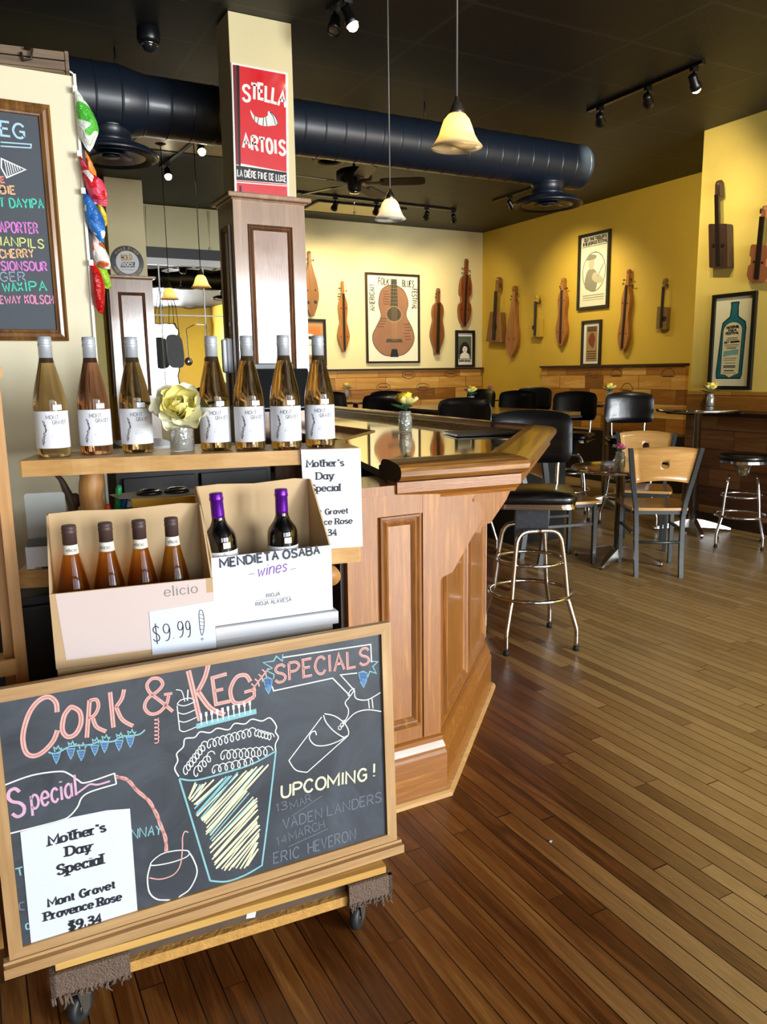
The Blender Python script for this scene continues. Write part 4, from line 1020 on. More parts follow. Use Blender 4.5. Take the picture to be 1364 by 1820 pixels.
# pendants
SHADE = frost('frosted_glass_shade', '#fff3d6', 0.7)
SHADE3 = frost('white_frosted_shade', '#fbf7ee', 0.6)
SHADE2 = frost('amber_glass_shade', '#ffeec6', 0.75)
BULB = emit('pendant_bulb', '#ffd27a', 22.0)
BULBDIM = emit('dim_pendant_bulb', '#ffc060', 5.0)
def pendant(label, c, d, shade, bulb, watt, col, capm, cordm):
    """c = centre of the open rim, d = rim diameter"""
    x, y, z = c; r = d/2
    t = thing('pendant_lamp', label, 'pendant lamp', (x, y, z))
    h = r*1.25
    out = [(r*1.0, 0), (r*0.86, r*0.16), (r*0.70, r*0.42), (r*0.60, r*0.72), (r*0.50, r*0.98), (r*0.34, r*1.17), (r*0.22, h)]
    prof = [(a, z+b) for a, b in out] + [(a-0.004, z+b-0.002) for a, b in out[::-1]]
    prof.append(prof[0])
    MB().lathe(prof, (x, y, 0), 36).build('shade', shade, t)
    MB().lathe([(r*0.30, z+h-0.012), (r*0.29, z+h+0.005), (r*0.17, z+h+r*0.36), (r*0.09, z+h+r*0.42), (r*0.08, z+h+r*0.56), (0.003, z+h+r*0.58)], (x, y, 0), 20).build('cap', capm, t)
    MB().tube([(x, y, z+h+r*0.57), (x, y, HC-0.001)], 0.0035, 6).build('cord', cordm, t)
    MB().lathe([(0.0001, z+r*0.02), (0.010, z+r*0.12), (0.020, z+r*0.36), (0.020, z+r*0.52), (0.012, z+r*0.75), (0.012, z+h)], (x, y, 0), 16).build('bulb', bulb, t)
    MB().lathe([(0.05, HC-0.0015), (0.05, HC-0.012), (0.02, HC-0.025), (0.0001, HC-0.026)], (x, y, 0), 20).build('canopy', capm, t)
    l = bpy.data.lights.new('pendant_glow', 'POINT'); l.energy = watt; l.color = col; l.shadow_soft_size = 0.02
    o = bpy.data.objects.new('pendant_glow', l); COL.objects.link(o); o.location = (x+0.022, y-0.022, z+r*0.45)
    return t
BRZ = mat('dark_bronze', '#4a4440', 0.35, 0.6)
q = at(812, 262, d=2.5); pendant('lit bell-shaped pendant lamp nearest the camera, glowing warm over the bar', (q.x, q.y, q.z), 0.166, SHADE, BULB, 14, (1, .74, .36), BRZ, mat('grey_cord', '#5b5a58', 0.5))
q = at(694, 390, d=4.0); pendant('white frosted bell pendant lamp with chrome cap over the far bar', (q.x, q.y, q.z), 0.164, SHADE3, BULBDIM, 1.3, (1, .88, .68), CHROME, mat('grey_cord', '#77756f', 0.5))
q = at(302, 532, d=7.1); pendant('amber bell pendant lamp at left of the pair in front of the mirror', (q.x, q.y, q.z), 0.166, SHADE2, BULBDIM, 3.5, (1, .76, .42), M_BLACK, M_BLACK)
q = at(358, 511, d=6.5); pendant('bright amber bell pendant lamp at right of the pair in front of the mirror', (q.x, q.y, q.z), 0.166, SHADE2, BULB, 9, (1, .82, .5), M_BLACK, M_BLACK)
# dome camera on a black drop tube
q = at(265, 78, d=4.6)
dc = thing('dome_camera', 'black hanging dome camera with shiny glass end near the ceiling', 'camera', (q.x, q.y, q.z))
MB().lathe([(0.0001, HC-0.002), (0.055, HC-0.002), (0.055, HC-0.05), (0.04, HC-0.06), (0.04, q.z+0.10), (0.065, q.z+0.085), (0.068, q.z+0.02), (0.055, q.z-0.005), (0.0001, q.z-0.006)], (q.x, q.y, 0), 28).build('housing', mat('camera_black', '#101216', 0.3), dc)
MB().sphere((q.x, q.y, q.z-0.005), (0.042, 0.042, 0.042), 20).build('dome', mat('smoked_dome', '#23272c', 0.03, 0.3), dc)
MB().lathe([(0.043, q.z-0.012), (0.050, q.z-0.008), (0.050, q.z), (0.043, q.z+0.002)], (q.x, q.y, 0), 24).build('ring', CHROME, dc)

# ------------------------------------------------------------------ enamel beer sign on the near pillar
PSg = Pl((1.5, 4.646, 2.4), (1, 0, 0), (0, 0, 1))
def quadpx(P, *pts): return [P.px(*p) for p in pts]
RED = mat('red_enamel', '#d8101c', 0.18, var=0.04, coat=0.5); WHT = mat('white_enamel', '#f2f0ec', 0.2, var=0.02)
BLKE = mat('black_enamel', '#0d0c0c', 0.2, var=0.0); DRED = mat('dark_red_line', '#6d0710', 0.3)
sg = thing('beer_sign', 'tall red enamel beer sign on the near pillar, white horn emblem', 'sign', PSg.w(0.2, 0.05, 0.004))
zs = Z(370, 0, 3.172)
mb = MB(); mb.prism(quadpx(PSg, *zs((130, 352), (448, 412), (456, 1145), (150, 1145))), PSg, -0.003, 0.004, 0)
mb.build('plate', WHT, sg)
mb = MB()
F = PSg.off(0.004)
mb.face(quadpx(F, *zs((182, 372), (437, 420), (443, 970), (186, 922))), F, 0.0006, 0)
mb.face(quadpx(F, *zs((140, 364), (182, 372), (186, 922), (158, 930))), F, 0.0006, 0)
mb.face(quadpx(F, *zs((158, 366), (176, 370), (184, 934), (172, 934))), F, 0.0010, 2)
mb.face(quadpx(F, *zs((157, 932), (443, 972), (445, 1036), (160, 1015))), F, 0.0008, 2)
mb.face(quadpx(F, *zs((160, 1018), (445, 1040), (447, 1046), (161, 1024))), F, 0.0006, 0)
mb.face(quadpx(F, *zs((161, 1030), (446, 1052), (448, 1115), (163, 1085))), F, 0.0006, 0)
mb.face(quadpx(F, *zs((175, 1046), (188, 1048), (190, 1110), (178, 1108))), F, 0.0009, 2)
mb.face(quadpx(F, *zs((139, 366), (157, 369), (170, 928), (157, 930))), F, 0.0009, 3)
mb.build('enamel_fields', [RED, WHT, BLKE, DRED], sg)
mb = MB()
for ch, a, b, h in (('S', (196, 566), (236, 574), 88), ('T', (242, 556), (278, 564), 84), ('E', (286, 556), (312, 561), 84), ('L', (324, 568), (350, 574), 84), ('L', (360, 576), (386, 584), 84), ('A', (394, 594), (436, 606), 84)):
    P0 = zs(a, b); ptext(mb, ch, F, P0[0], P0[1], h/3.172, 0.016, 0, d=0.0016)
mb.build('sign_lettering', WHT, sg); mb = MB()
for ch, a, b, h in (('A', (198, 832), (236, 836), 74), ('R', (248, 846), (280, 851), 78), ('T', (290, 856), (322, 860), 78), ('O', (334, 862), (364, 864), 78), ('I', (377, 866), (386, 867), 78), ('S', (402, 870), (434, 875), 78)):
    P0 = zs(a, b); ptext(mb, ch, F, P0[0], P0[1], h/3.172, 0.016, 0, d=0.0016)
mb.build('sign_lettering', WHT, sg); mb = MB()
P0 = zs((166, 992), (440, 1026)); ptext(mb, 'LA BIÈRE FINE DE LUXE', F, P0[0], P0[1], 11.5, 0.006, 0, d=0.0016)
mb.build('slogan_lettering', WHT, sg)
mb = MB(); horn = catmull(zs((238, 620), (244, 650), (262, 682), (292, 705), (330, 712), (368, 708), (394, 704), (386, 668), (362, 638), (338, 628), (336, 652), (316, 662), (290, 664), (262, 654), (248, 634)), 3, True)
mb.face([F.px(*p) for p in horn], F, 0.0014, 0); mb.build('horn_emblem', mat('horn_white', '#e8ece8', 0.25), sg)
mb = MB()
for a in (((262, 654), (262, 682)), ((284, 664), (278, 698)), ((312, 662), (310, 710)), ((324, 660), (332, 712))): mb.ribbon([F.px(*p) for p in zs(*a)], F, 0.004, 0.002)
mb.ribbon([F.px(*p) for p in catmull(zs((350, 634), (368, 660), (380, 700), (392, 702), (384, 668), (362, 640)), 3, True)], F, 0.004, 0.002, closed=True)
mb.build('horn_lines', BLKE, sg)
# round cider sign on the far pillar
c = at(227, 466, Y=8.80)
rs = thing('round_sign', 'round black-rimmed cider sign leaning on the far pillar cap', 'sign', (c.x, 8.80, c.z))
PR = Pl((c.x, 8.822, c.z), (1, 0, 0), (0, 0, 1)); rr = 0.168
mb = MB(); circ = lambda r, n=48: [(r*math.cos(2*PI*k/n), r*math.sin(2*PI*k/n)) for k in range(n)]
mb.prism(circ(rr), PR, 0, 0.012); mb.build('disc', BLKE, rs)
mb = MB(); mb.face(circ(0.118), PR, 0.0126, 0); mb.build('centre', mat('sign_pale', '#cfd3d2', 0.3), rs)
mb = MB()
text(mb, 'BOLD', PR, (-0.055, 0.018), (0.05, 0.03), 0.052, 0.013, 0, d=0.0135)
mb.prism([(-0.075, -0.055), (0.07, -0.048), (0.078, 0.006), (-0.06, -0.002)], PR, 0.0128, 0.0132, 1)
text(mb, 'ROCK', PR, (-0.055, -0.043), (0.058, -0.037), 0.034, 0.009, 2, d=0.0138)
mb.ribbon([(-0.06, -0.075), (0.06, -0.075)], PR, 0.004, 0.0134, 1)
def arc_text(s, r, a0, a1, h, flip=False):
    n = len(s)
    for k, chh in enumerate(s):
        if chh == ' ': continue
        a = R(a0+(a1-a0)*k/(n-1)); d2 = Vector((math.cos(a), math.sin(a))); tg = Vector((d2.y, -d2.x)) if not flip else Vector((-d2.y, d2.x))
        p = d2*r; text(mb, chh, PR, p-tg*0.007, p+tg*0.007, h, 0.005, 0, d=0.0136)
arc_text('MILLS RIVER', 0.132, 140, 40, 0.022); arc_text('NORTH CAROLINA', 0.153, 205, 335, 0.022, True)
mb.build('sign_lettering', [mat('sign_gold', '#c8954a', 0.35), BLKE, WHT], rs)

# ------------------------------------------------------------------ mirror, blind and things on the back wall at left
m, nt, b = newmat('silver_mirror'); b.inputs['Base Color'].default_value = (0.86, 0.88, 0.88, 1); b.inputs['Metallic'].default_value = 1; b.inputs['Roughness'].default_value = 0.01
tc = nd(nt, 'ShaderNodeTexCoord'); ns = nd(nt, 'ShaderNodeTexNoise'); ns.inputs['Scale'].default_value = 4.5; ns.inputs['Detail'].default_value = 1
bp = nd(nt, 'ShaderNodeBump'); bp.inputs['Strength'].default_value = 0.06; bp.inputs['Distance'].default_value = 0.01
nt.links.new(tc.outputs['Object'], ns.inputs['Vector']); nt.links.new(ns.outputs[0], bp.inputs['Height']); nt.links.new(bp.outputs[0], b.inputs['Normal'])
mt = thing('wall_mirror', 'tiled mirror behind the bar between the two pillars, reflecting bright windows', 'mirror', (2.6, 9.98, 1.1))
MB().bb(2.0, 3.18, 9.975, 9.998, 1.02, 2.72).build('mirror_glass', m, mt)
mb = MB()
q = at(287, 560, Y=9.97); q2 = at(365, 565, Y=9.97)
for x in (q.x, q2.x): mb.bb(x-0.008, x+0.008, 9.966, 9.974, 1.02, 2.72)
mb.bb(2.0, 3.18, 9.966, 9.9739, q.z-0.008, q.z+0.008)
mb.build('glazing_strip', mat('pale_strip', '#d9dbd6', 0.35), mt)
MB().bb(1.98, 3.2, 9.90, 9.998, 2.80, 2.92).build('header_rail', M_BLACK, mt)
MB().bb(1.98, 3.2, 9.93, 9.998, 2.721, 2.799).build('white_trim', mat('white_gloss', '#d5d8d6', 0.3), mt)
bl = thing('roller_blind', 'cream blind above the mirror with two hanging pull cords', 'blind', (2.6, 9.97, 2.93))
MB().bb(2.04, 3.2, 9.96, 9.998, 2.925, 3.40).build('fabric', mat('blind_cream', '#d9d2a6', 0.7, var=0.03), bl)
for px in (262, 374):
    q = at(px, 440, Y=9.94)
    mb = MB().tube([(q.x-0.012, 9.945, 3.39), (q.x, 9.945, q.z), (q.x+0.012, 9.945, 3.39)], 0.003, 5); mb.sphere((q.x, 9.945, q.z-0.015), (0.018, 0.01, 0.024), 10)
    mb.build('pull_cord', mat('cord_cream', '#c9c196', 0.6), bl)
# dark padded thing and ladle hung before the mirror
q = at(312, 625, Y=9.6)
hg = thing('hanging_pad', 'dark rounded pad hung by cords in front of the mirror', 'hanging pad', (q.x, 9.6, q.z-0.2))
P = Pl((q.x, 9.6, q.z), (1, 0, 0), (0, 0, 1))
mb = MB(); mb.prism(catmull([(-0.085, 0.19), (0.06, 0.18), (0.095, 0.02), (0.09, -0.15), (0.05, -0.19), (-0.05, -0.19), (-0.09, -0.12), (-0.10, 0.05)], 3, True), P, -0.02, 0.02)
mb.build('pad', mat('dark_pad', '#14191a', 0.5, bump=0.5, bs=30), hg, bevel=0.008)
mb = MB()
for dx in (-0.07, 0.0, 0.06): mb.tube([(q.x+dx, 9.6, q.z+0.18), (q.x+dx*0.6, 9.6, q.z+0.52), (q.x+dx*.4, 9.93, q.z+0.9)], 0.004, 5)
mb.build('cord', M_BLACK, hg)
q = at(371, 640, Y=9.5)
ld = thing('ladle', 'metal ladle hanging by the mirror, right of the dark pad', 'ladle', (q.x, 9.5, q.z))
MB().sphere((q.x, 9.5, q.z), (0.055, 0.03, 0.055), 14).build('bowl', ALU, ld)
MB().tube([(q.x, 9.5, q.z+0.05), (q.x-0.01, 9.5, q.z+0.42), (q.x-0.01, 9.9, q.z+0.45)], 0.006, 6).build('handle', ALU, ld)
# wall phone and switch on the pillar's dark side
PXs = 1.492
ph = thing('wall_phone', 'grey wall telephone with coiled cord on the near pillar dark side', 'telephone', (PXs, 4.76, 1.35))
q = at(413, 632, X=PXs-0.03)
MB().box((PXs-0.022, 4.76, q.z), (0.040, 0.10, 0.21)).build('body', mat('phone_grey', '#b9bcc0', 0.4), ph, bevel=0.008)
MB().box((PXs-0.055, 4.735, q.z+0.0), (0.028, 0.04, 0.20)).build('handset', mat('phone_silver', '#c9cdd2', 0.3), ph, bevel=0.01)
MB().box((PXs-0.045, 4.79, q.z-0.01), (0.006, 0.02, 0.09)).build('keypad', M_BLACK, ph)
mb = MB(); n = 220
mb.tube([(PXs-0.04+0.010*math.cos(k*1.0), 4.75+0.010*math.sin(k*1.0), q.z-0.10-0.26*k/n) for k in range(n)], 0.0022, 5); mb.build('coiled_cord', mat('phone_cord', '#d0d2d2', 0.4), ph)
q = at(408, 577, X=PXs-0.004)
sw = thing('light_switch', 'metal light switch plate above the wall telephone', 'light switch', (PXs, 4.74, q.z))
MB().box((PXs-0.003, 4.74, q.z), (0.005, 0.07, 0.115)).build('plate', mat('switch_grey', '#9a958c', 0.3, 0.6), sw, bevel=0.001)
MB().box((PXs-0.010, 4.74, q.z), (0.012, 0.010, 0.022)).build('toggle', mat('switch_white', '#e2ded6', 0.4), sw)
# till screen in front of the near pillar
q = at(505, 680, Y=4.2)
ti = thing('till_screen', 'black till touchscreen behind the last bottles, before the near pillar', 'till', (q.x, 4.2, 0.862))
mb = MB().box((q.x, 4.25, 0.95), (0.16, 0.20, 0.17)); mb.build('stand', M_BLACK, ti, bevel=0.01)
rt = Matrix.Rotation(R(-28), 3, 'X')
MB().box((q.x, 4.20, q.z-0.04), (0.34, 0.035, 0.26), rot=rt).build('screen_body', mat('till_black', '#16181b', 0.3), ti, bevel=0.012)
MB().box((q.x, 4.20, q.z-0.04)+Vector(()) if False else Vector((q.x, 4.18, q.z-0.048)), (0.30, 0.004, 0.22), rot=rt).build('screen', mat('screen_glass', '#20262c', 0.08), ti)
MB().box((q.x-0.02, 4.36, q.z+0.03), (0.28, 0.03, 0.16)).build('rear_display', mat('till_grey', '#4a4f52', 0.4), ti, bevel=0.006)
MB().tube([(q.x-.02, 4.34, 0.95), (q.x-.02, 4.36, q.z)], 0.02, 8).build('neck', M_BLACK, ti)
# ------------------------------------------------------------------ instruments and framed prints on the walls
WB = Pl((0, YB, 0), (1, 0, 0), (0, 0, 1))
WR = Pl((XR, 0, 0), (0, -1, 0), (0, 0, 1))
WF = Pl((5.90, 0, 0), (0, -1, 0), (0, 0, 1))
HONEY = wood('honey_dulcimer', '#8a4f1c', '#c5833c', 2, 14, 0.3, coat=0.5)
BROWN = wood('brown_dulcimer', '#5d3012', '#9a5c26', 2, 14, 0.3, coat=0.5)
REDW = wood('red_brown_dulcimer', '#5a210c', '#a5531c', 2, 10, 0.22, coat=0.8)
TAN = wood('tan_dulcimer', '#7a4f24', '#a87638', 2, 12, 0.35, coat=0.4)
EBONY = mat('dark_fretboard', '#1d1209', 0.35); DARKW = wood('dark_box_wood', '#2b1b12', '#5a4132', 2, 14, 0.4)
PEG = mat('peg_black', '#15110d', 0.4)
def mirror_outline(mid, half):
    """mid: two photo points of the axis; half: (t along axis, half width px)"""
    (x0, y0), (x1, y1) = mid; L = math.hypot(x1-x0, y1-y0); dx, dy = (x1-x0)/L, (y1-y0)/L; nx, ny = -dy, dx
    l = [(x0+dx*L*t+nx*w, y0+dy*L*t+ny*w) for t, w in half]; r = [(x0+dx*L*t-nx*w, y0+dy*L*t-ny*w) for t, w in half]
    return l + r[::-1]
def dulcimer(name, label, cat, W, mid, half, wood_m, head, pegs, board=True, holes=(), depth=0.055, boardw=None, smooth=True, gap=0.01, group=None):
    """body outline from half widths along an axis; head: (t0,t1,halfwidth); everything hangs 1 cm off the wall"""
    P = W.off(gap+depth)
    (x0, y0), (x1, y1) = mid; L = math.hypot(x1-x0, y1-y0); dx, dy = (x1-x0)/L, (y1-y0)/L; nx, ny = -dy, dx
    pt = lambda t, w: P.px(x0+dx*L*t+nx*w, y0+dy*L*t+ny*w)
    hs = catmull(half, 4) if smooth else half
    body = [pt(t, w) for t, w in hs] + [pt(t, -w) for t, w in hs[::-1]]
    c = P.w(*pt(half[-1][0], 0), -depth/2)
    t = thing(name, label, cat, c, 0, group)
    mb = MB(); mb.prism(body, P, -depth, 0.0); mb.build('body', wood_m, t, bevel=0.003)
    a, b, w = head
    mb = MB(); mb.prism([pt(a, w*0.8), pt(b, w), pt(b, -w), pt(a, -w*0.8)], P, -depth*0.8, -0.004)
    q = P.w(*pt(a, 0), -depth*0.45); rr = (P.w(*pt(a, w*1.3))-P.w(*pt(a, 0))).length
    mb.lathe([(rr, -0.014), (rr, 0.014)], q, 14, 0, Matrix.Rotation(math.atan2(W.u.y, W.u.x), 4, 'Z') @ Matrix.Rotation(PI/2, 4, 'Y'))
    mb.build('headstock', wood_m, t)
    if board:
        bw = boardw or half[len(half)//2][1]*0.22
        mb = MB(); mb.prism([pt(b-0.01, bw), pt(half[-1][0]-0.03, bw), pt(half[-1][0]-0.03, -bw), pt(b-0.01, -bw)], P, -0.002, 0.012); mb.build('fretboard', EBONY, t)
    for k, (tt, s) in enumerate(pegs):
        mb = MB(); p0 = P.w(*pt(tt, 0), -depth*0.4); p1 = P.w(*pt(tt, s), -depth*0.4)
        mb.tube([p0, p1], 0.004, 6); mb.sphere(p1, (0.008, 0.008, 0.013), 8); mb.build('tuning_peg', PEG, t)
    for tt, s, r in holes:
        c2 = Vector(pt(tt, s)); mb = MB(); mb.prism([(c2.x+r*math.cos(k*PI/6), c2.y+r*math.sin(k*PI/6)) for k in range(12)], P, 0.0002, 0.0012); mb.build('sound_hole', PEG, t)
    return t
zb = Z(520, 250, 3.789); zr = Z(840, 380, 3.41); zf = Z(1164, 200, 3.5)
PG = ((0.05, 6), (0.09, -6), (0.12, 6), (0.15, -7))
D = lambda a, b, z: (z(a)[0], z(b)[0])
dulcimer('dulcimer', 'teardrop tan dulcimer at the left of the back wall, heart sound holes', 'dulcimer', WB, D((117, 755), (137, 1183), zb),
         [(0.17, 2.6), (0.30, 6), (0.45, 10), (0.60, 12.6), (0.72, 12.6), (0.85, 9), (0.94, 5), (1.0, 2.6)], TAN, (0.0, 0.18, 2.4), ((0.09, 7), (0.115, -7), (0.17, 8)), board=False,
         holes=((0.59, 7, 0.012), (0.59, -7, 0.012), (0.78, 7, 0.022), (0.78, -6, 0.022)), group=None)
dulcimer('dulcimer', 'slim hourglass dulcimer left of the guitar poster', 'dulcimer', WB, D((341, 955), (352, 1425), zb),
         [(0.17, 2.2), (0.27, 6), (0.37, 7.5), (0.48, 6.2), (0.56, 5.4), (0.66, 8), (0.77, 10), (0.88, 7), (0.96, 3.2), (1.0, 2)], HONEY, (0.0, 0.17, 2.0), ((0.08, 6), (0.12, -7), (0.16, 7), (0.2, 8)),
         holes=((0.37, 4.5, 0.009), (0.37, -4.5, 0.009), (0.78, 5.5, 0.009), (0.78, -5.5, 0.009)))
dulcimer('dulcimer', 'hourglass dulcimer right of the guitar poster with offset neck', 'dulcimer', WB, D((988, 1010), (978, 1442), zb),
         [(0.18, 3.5), (0.24, 8), (0.34, 9.5), (0.46, 8), (0.58, 10.5), (0.70, 11.5), (0.80, 9), (0.92, 4.5), (1.0, 4)], BROWN, (0.0, 0.2, 3.0), ((0.05, 4), (0.10, 4.5)), boardw=2.4)
dulcimer('dulcimer', 'dark red violin-waisted dulcimer hanging above the small black-framed print', 'dulcimer', WB, D((1178, 810), (1160, 1255), zb),
         [(0.21, 3), (0.25, 7), (0.32, 9), (0.42, 10), (0.50, 9.5), (0.55, 6.5), (0.62, 6.5), (0.66, 10), (0.76, 10.5), (0.88, 8.5), (0.97, 3.5), (1.0, 3)], REDW, (0.0, 0.22, 2.6), ((0.11, 7), (0.145, -7), (0.18, 7), (0.21, -8)),
         holes=((0.42, 6, 0.01), (0.42, -6, 0.01), (0.74, 6, 0.012), (0.74, -6, 0.012)))
# right wall
dulcimer('box_guitar', 'tapered wooden guitar with round sound hole nearest the room corner', 'guitar', WR, D((148, 402), (130, 776), zr),
         [(0.515, 8.0), (0.53, 9.5), (1.0, 14)], TAN, (0.0, 0.19, 2.6), ((0.05, -4), (0.08, -4), (0.11, -4)), smooth=False, depth=0.085, boardw=2.4, holes=((0.76, 0, 0.06),))
dulcimer('dulcimer', 'teardrop dulcimer hanging second from the room corner on the mustard wall', 'dulcimer', WR, D((250, 455), (230, 865), zr),
         [(0.18, 3.6), (0.35, 5), (0.50, 7), (0.62, 9.5), (0.72, 10.5), (0.82, 10), (0.92, 6), (1.0, 2)], HONEY, (0.0, 0.19, 2.6), ((0.07, -5), (0.11, 5), (0.16, 6), (0.17, -5)), board=False, holes=((0.74, 5, 0.012), (0.74, -5, 0.012)))
dulcimer('box_guitar', 'small yellow cigar-box guitar with a red oval label', 'guitar', WR, D((385, 505), (380, 745), zr),
         [(0.53, 8.6), (1.0, 8.6)], mat('yellow_box', '#c8a437', 0.5, var=0.1), (0.0, 0.12, 2.2), ((0.05, -5), (0.10, -6), (0.15, -5)), smooth=False, depth=0.06, boardw=1.8, holes=((0.77, 3, 0.035),))
dulcimer('dulcimer', 'hourglass dulcimer left of the tall fiddler poster', 'dulcimer', WR, D((545, 403), (532, 797), zr),
         [(0.15, 2.4), (0.24, 6), (0.34, 7), (0.46, 6), (0.57, 6), (0.70, 8.5), (0.80, 9), (0.90, 7), (1.0, 2.6)], HONEY, (0.0, 0.16, 2.2), ((0.05, 4), (0.10, 6), (0.12, -7), (0.13, 5)), holes=((0.31, 4.5, 0.009), (0.31, -4, 0.009), (0.80, 5, 0.009), (0.80, -5, 0.009)))
dulcimer('dulcimer', 'large hourglass dulcimer right of the tall fiddler poster', 'dulcimer', WR, D((942, 350), (905, 832), zr),
         [(0.18, 3), (0.28, 6), (0.38, 7.4), (0.50, 6.6), (0.60, 6.6), (0.72, 8.6), (0.82, 9.2), (0.92, 7), (1.0, 3)], HONEY, (0.0, 0.18, 2.4), ((0.09, -5), (0.11, 8), (0.16, 9), (0.17, -9)), holes=((0.40, 4.6, 0.009), (0.40, -4, 0.009), (0.78, 5, 0.009), (0.78, -5, 0.009)))
dulcimer('box_guitar', 'small cigar-box guitar at the right end of the mustard wall', 'guitar', WR, D((1163, 405), (1143, 700), zr),
         [(0.54, 9), (1.0, 9)], wood('cigar_box', '#6f5427', '#a3854a', 2, 14, 0.4), (0.0, 0.14, 2.4), ((0.05, 4), (0.09, -4)), smooth=False, depth=0.055, boardw=1.8, holes=((0.78, -5, 0.03),))
# right front wall
dulcimer('box_guitar', 'dark box guitar high on the right front wall', 'guitar', WF, D((388, 445), (398, 965), zf),
         [(0.475, 15), (0.49, 16.5), (0.99, 16.5), (1.0, 15)], DARKW, (0.0, 0.14, 4.6), ((0.03, 6), (0.06, 6)), smooth=False, depth=0.075, boardw=3.4, holes=((0.74, 8, 0.018), (0.74, -8, 0.018)))
dulcimer('box_guitar', 'reddish violin-shaped guitar beside the dark box guitar', 'guitar', WF, D((678, 598), (634, 1050), zf),
         [(0.50, 14), (0.53, 16.5), (0.66, 17), (0.68, 13.5), (0.78, 13.5), (0.80, 17.5), (0.93, 18.5), (1.0, 14)], wood('pinkish_cedar', '#8a4f30', '#bb7a4e', 2, 12, 0.4), (0.0, 0.12, 4.0), ((0.02, 8), (0.05, 8)), smooth=False, depth=0.06, boardw=4.2, holes=((0.74, 8, 0.010), (0.74, -7, 0.010)))

# framed prints
FRB = mat('black_frame', '#0f0e0d', 0.35); PAPER = mat('print_paper', '#e9e3c4', 0.5, var=0.03); MATW = mat('white_mount', '#ece8dc', 0.6, var=0.02)
INK = mat('print_ink', '#171512', 0.5, var=0); GREY = mat('print_grey', '#8f8a74', 0.5); ORG = mat('print_orange', '#c8752a', 0.5); OLIVE = mat('print_grey_green', '#59624f', 0.5)
def picture(label, W, corners, fw, frame_m, paper_m, draw, depth=0.03, mount=0.0):
    P = W.off(0.002); Q = [P.px(*p) for p in corners]     # tl tr br bl
    a0 = (Q[0][0]+Q[3][0])/2; a1 = (Q[1][0]+Q[2][0])/2; b1 = (Q[0][1]+Q[1][1])/2; b0 = (Q[2][1]+Q[3][1])/2
    t = thing('framed_print', label, 'picture', P.w((a0+a1)/2, b0))
    mb = MB()
    for r in ([(a0, b0), (a1, b0), (a1, b0+fw), (a0, b0+fw)], [(a0, b1-fw), (a1, b1-fw), (a1, b1), (a0, b1)], [(a0, b0+fw), (a0+fw, b0+fw), (a0+fw, b1-fw), (a0, b1-fw)], [(a1-fw, b0+fw), (a1, b0+fw), (a1, b1-fw), (a1-fw, b1-fw)]):
        mb.prism(r, P, 0, depth)
    mb.build('frame', frame_m, t, bevel=0.002)
    mb = MB(); mb.prism([(a0+fw*.9, b0+fw*.9), (a1-fw*.9, b0+fw*.9), (a1-fw*.9, b1-fw*.9), (a0+fw*.9, b1-fw*.9)], P, 0.001, 0.008); mb.build('print', paper_m, t)
    F = Pl(P.w(a0, b0, 0.008), P.u, P.v)
    draw(t, F, a1-a0, b1-b0)
    return t
def art(t, name, mats, fn):
    mb = MB(); fn(mb); mb.build(name, mats, t)
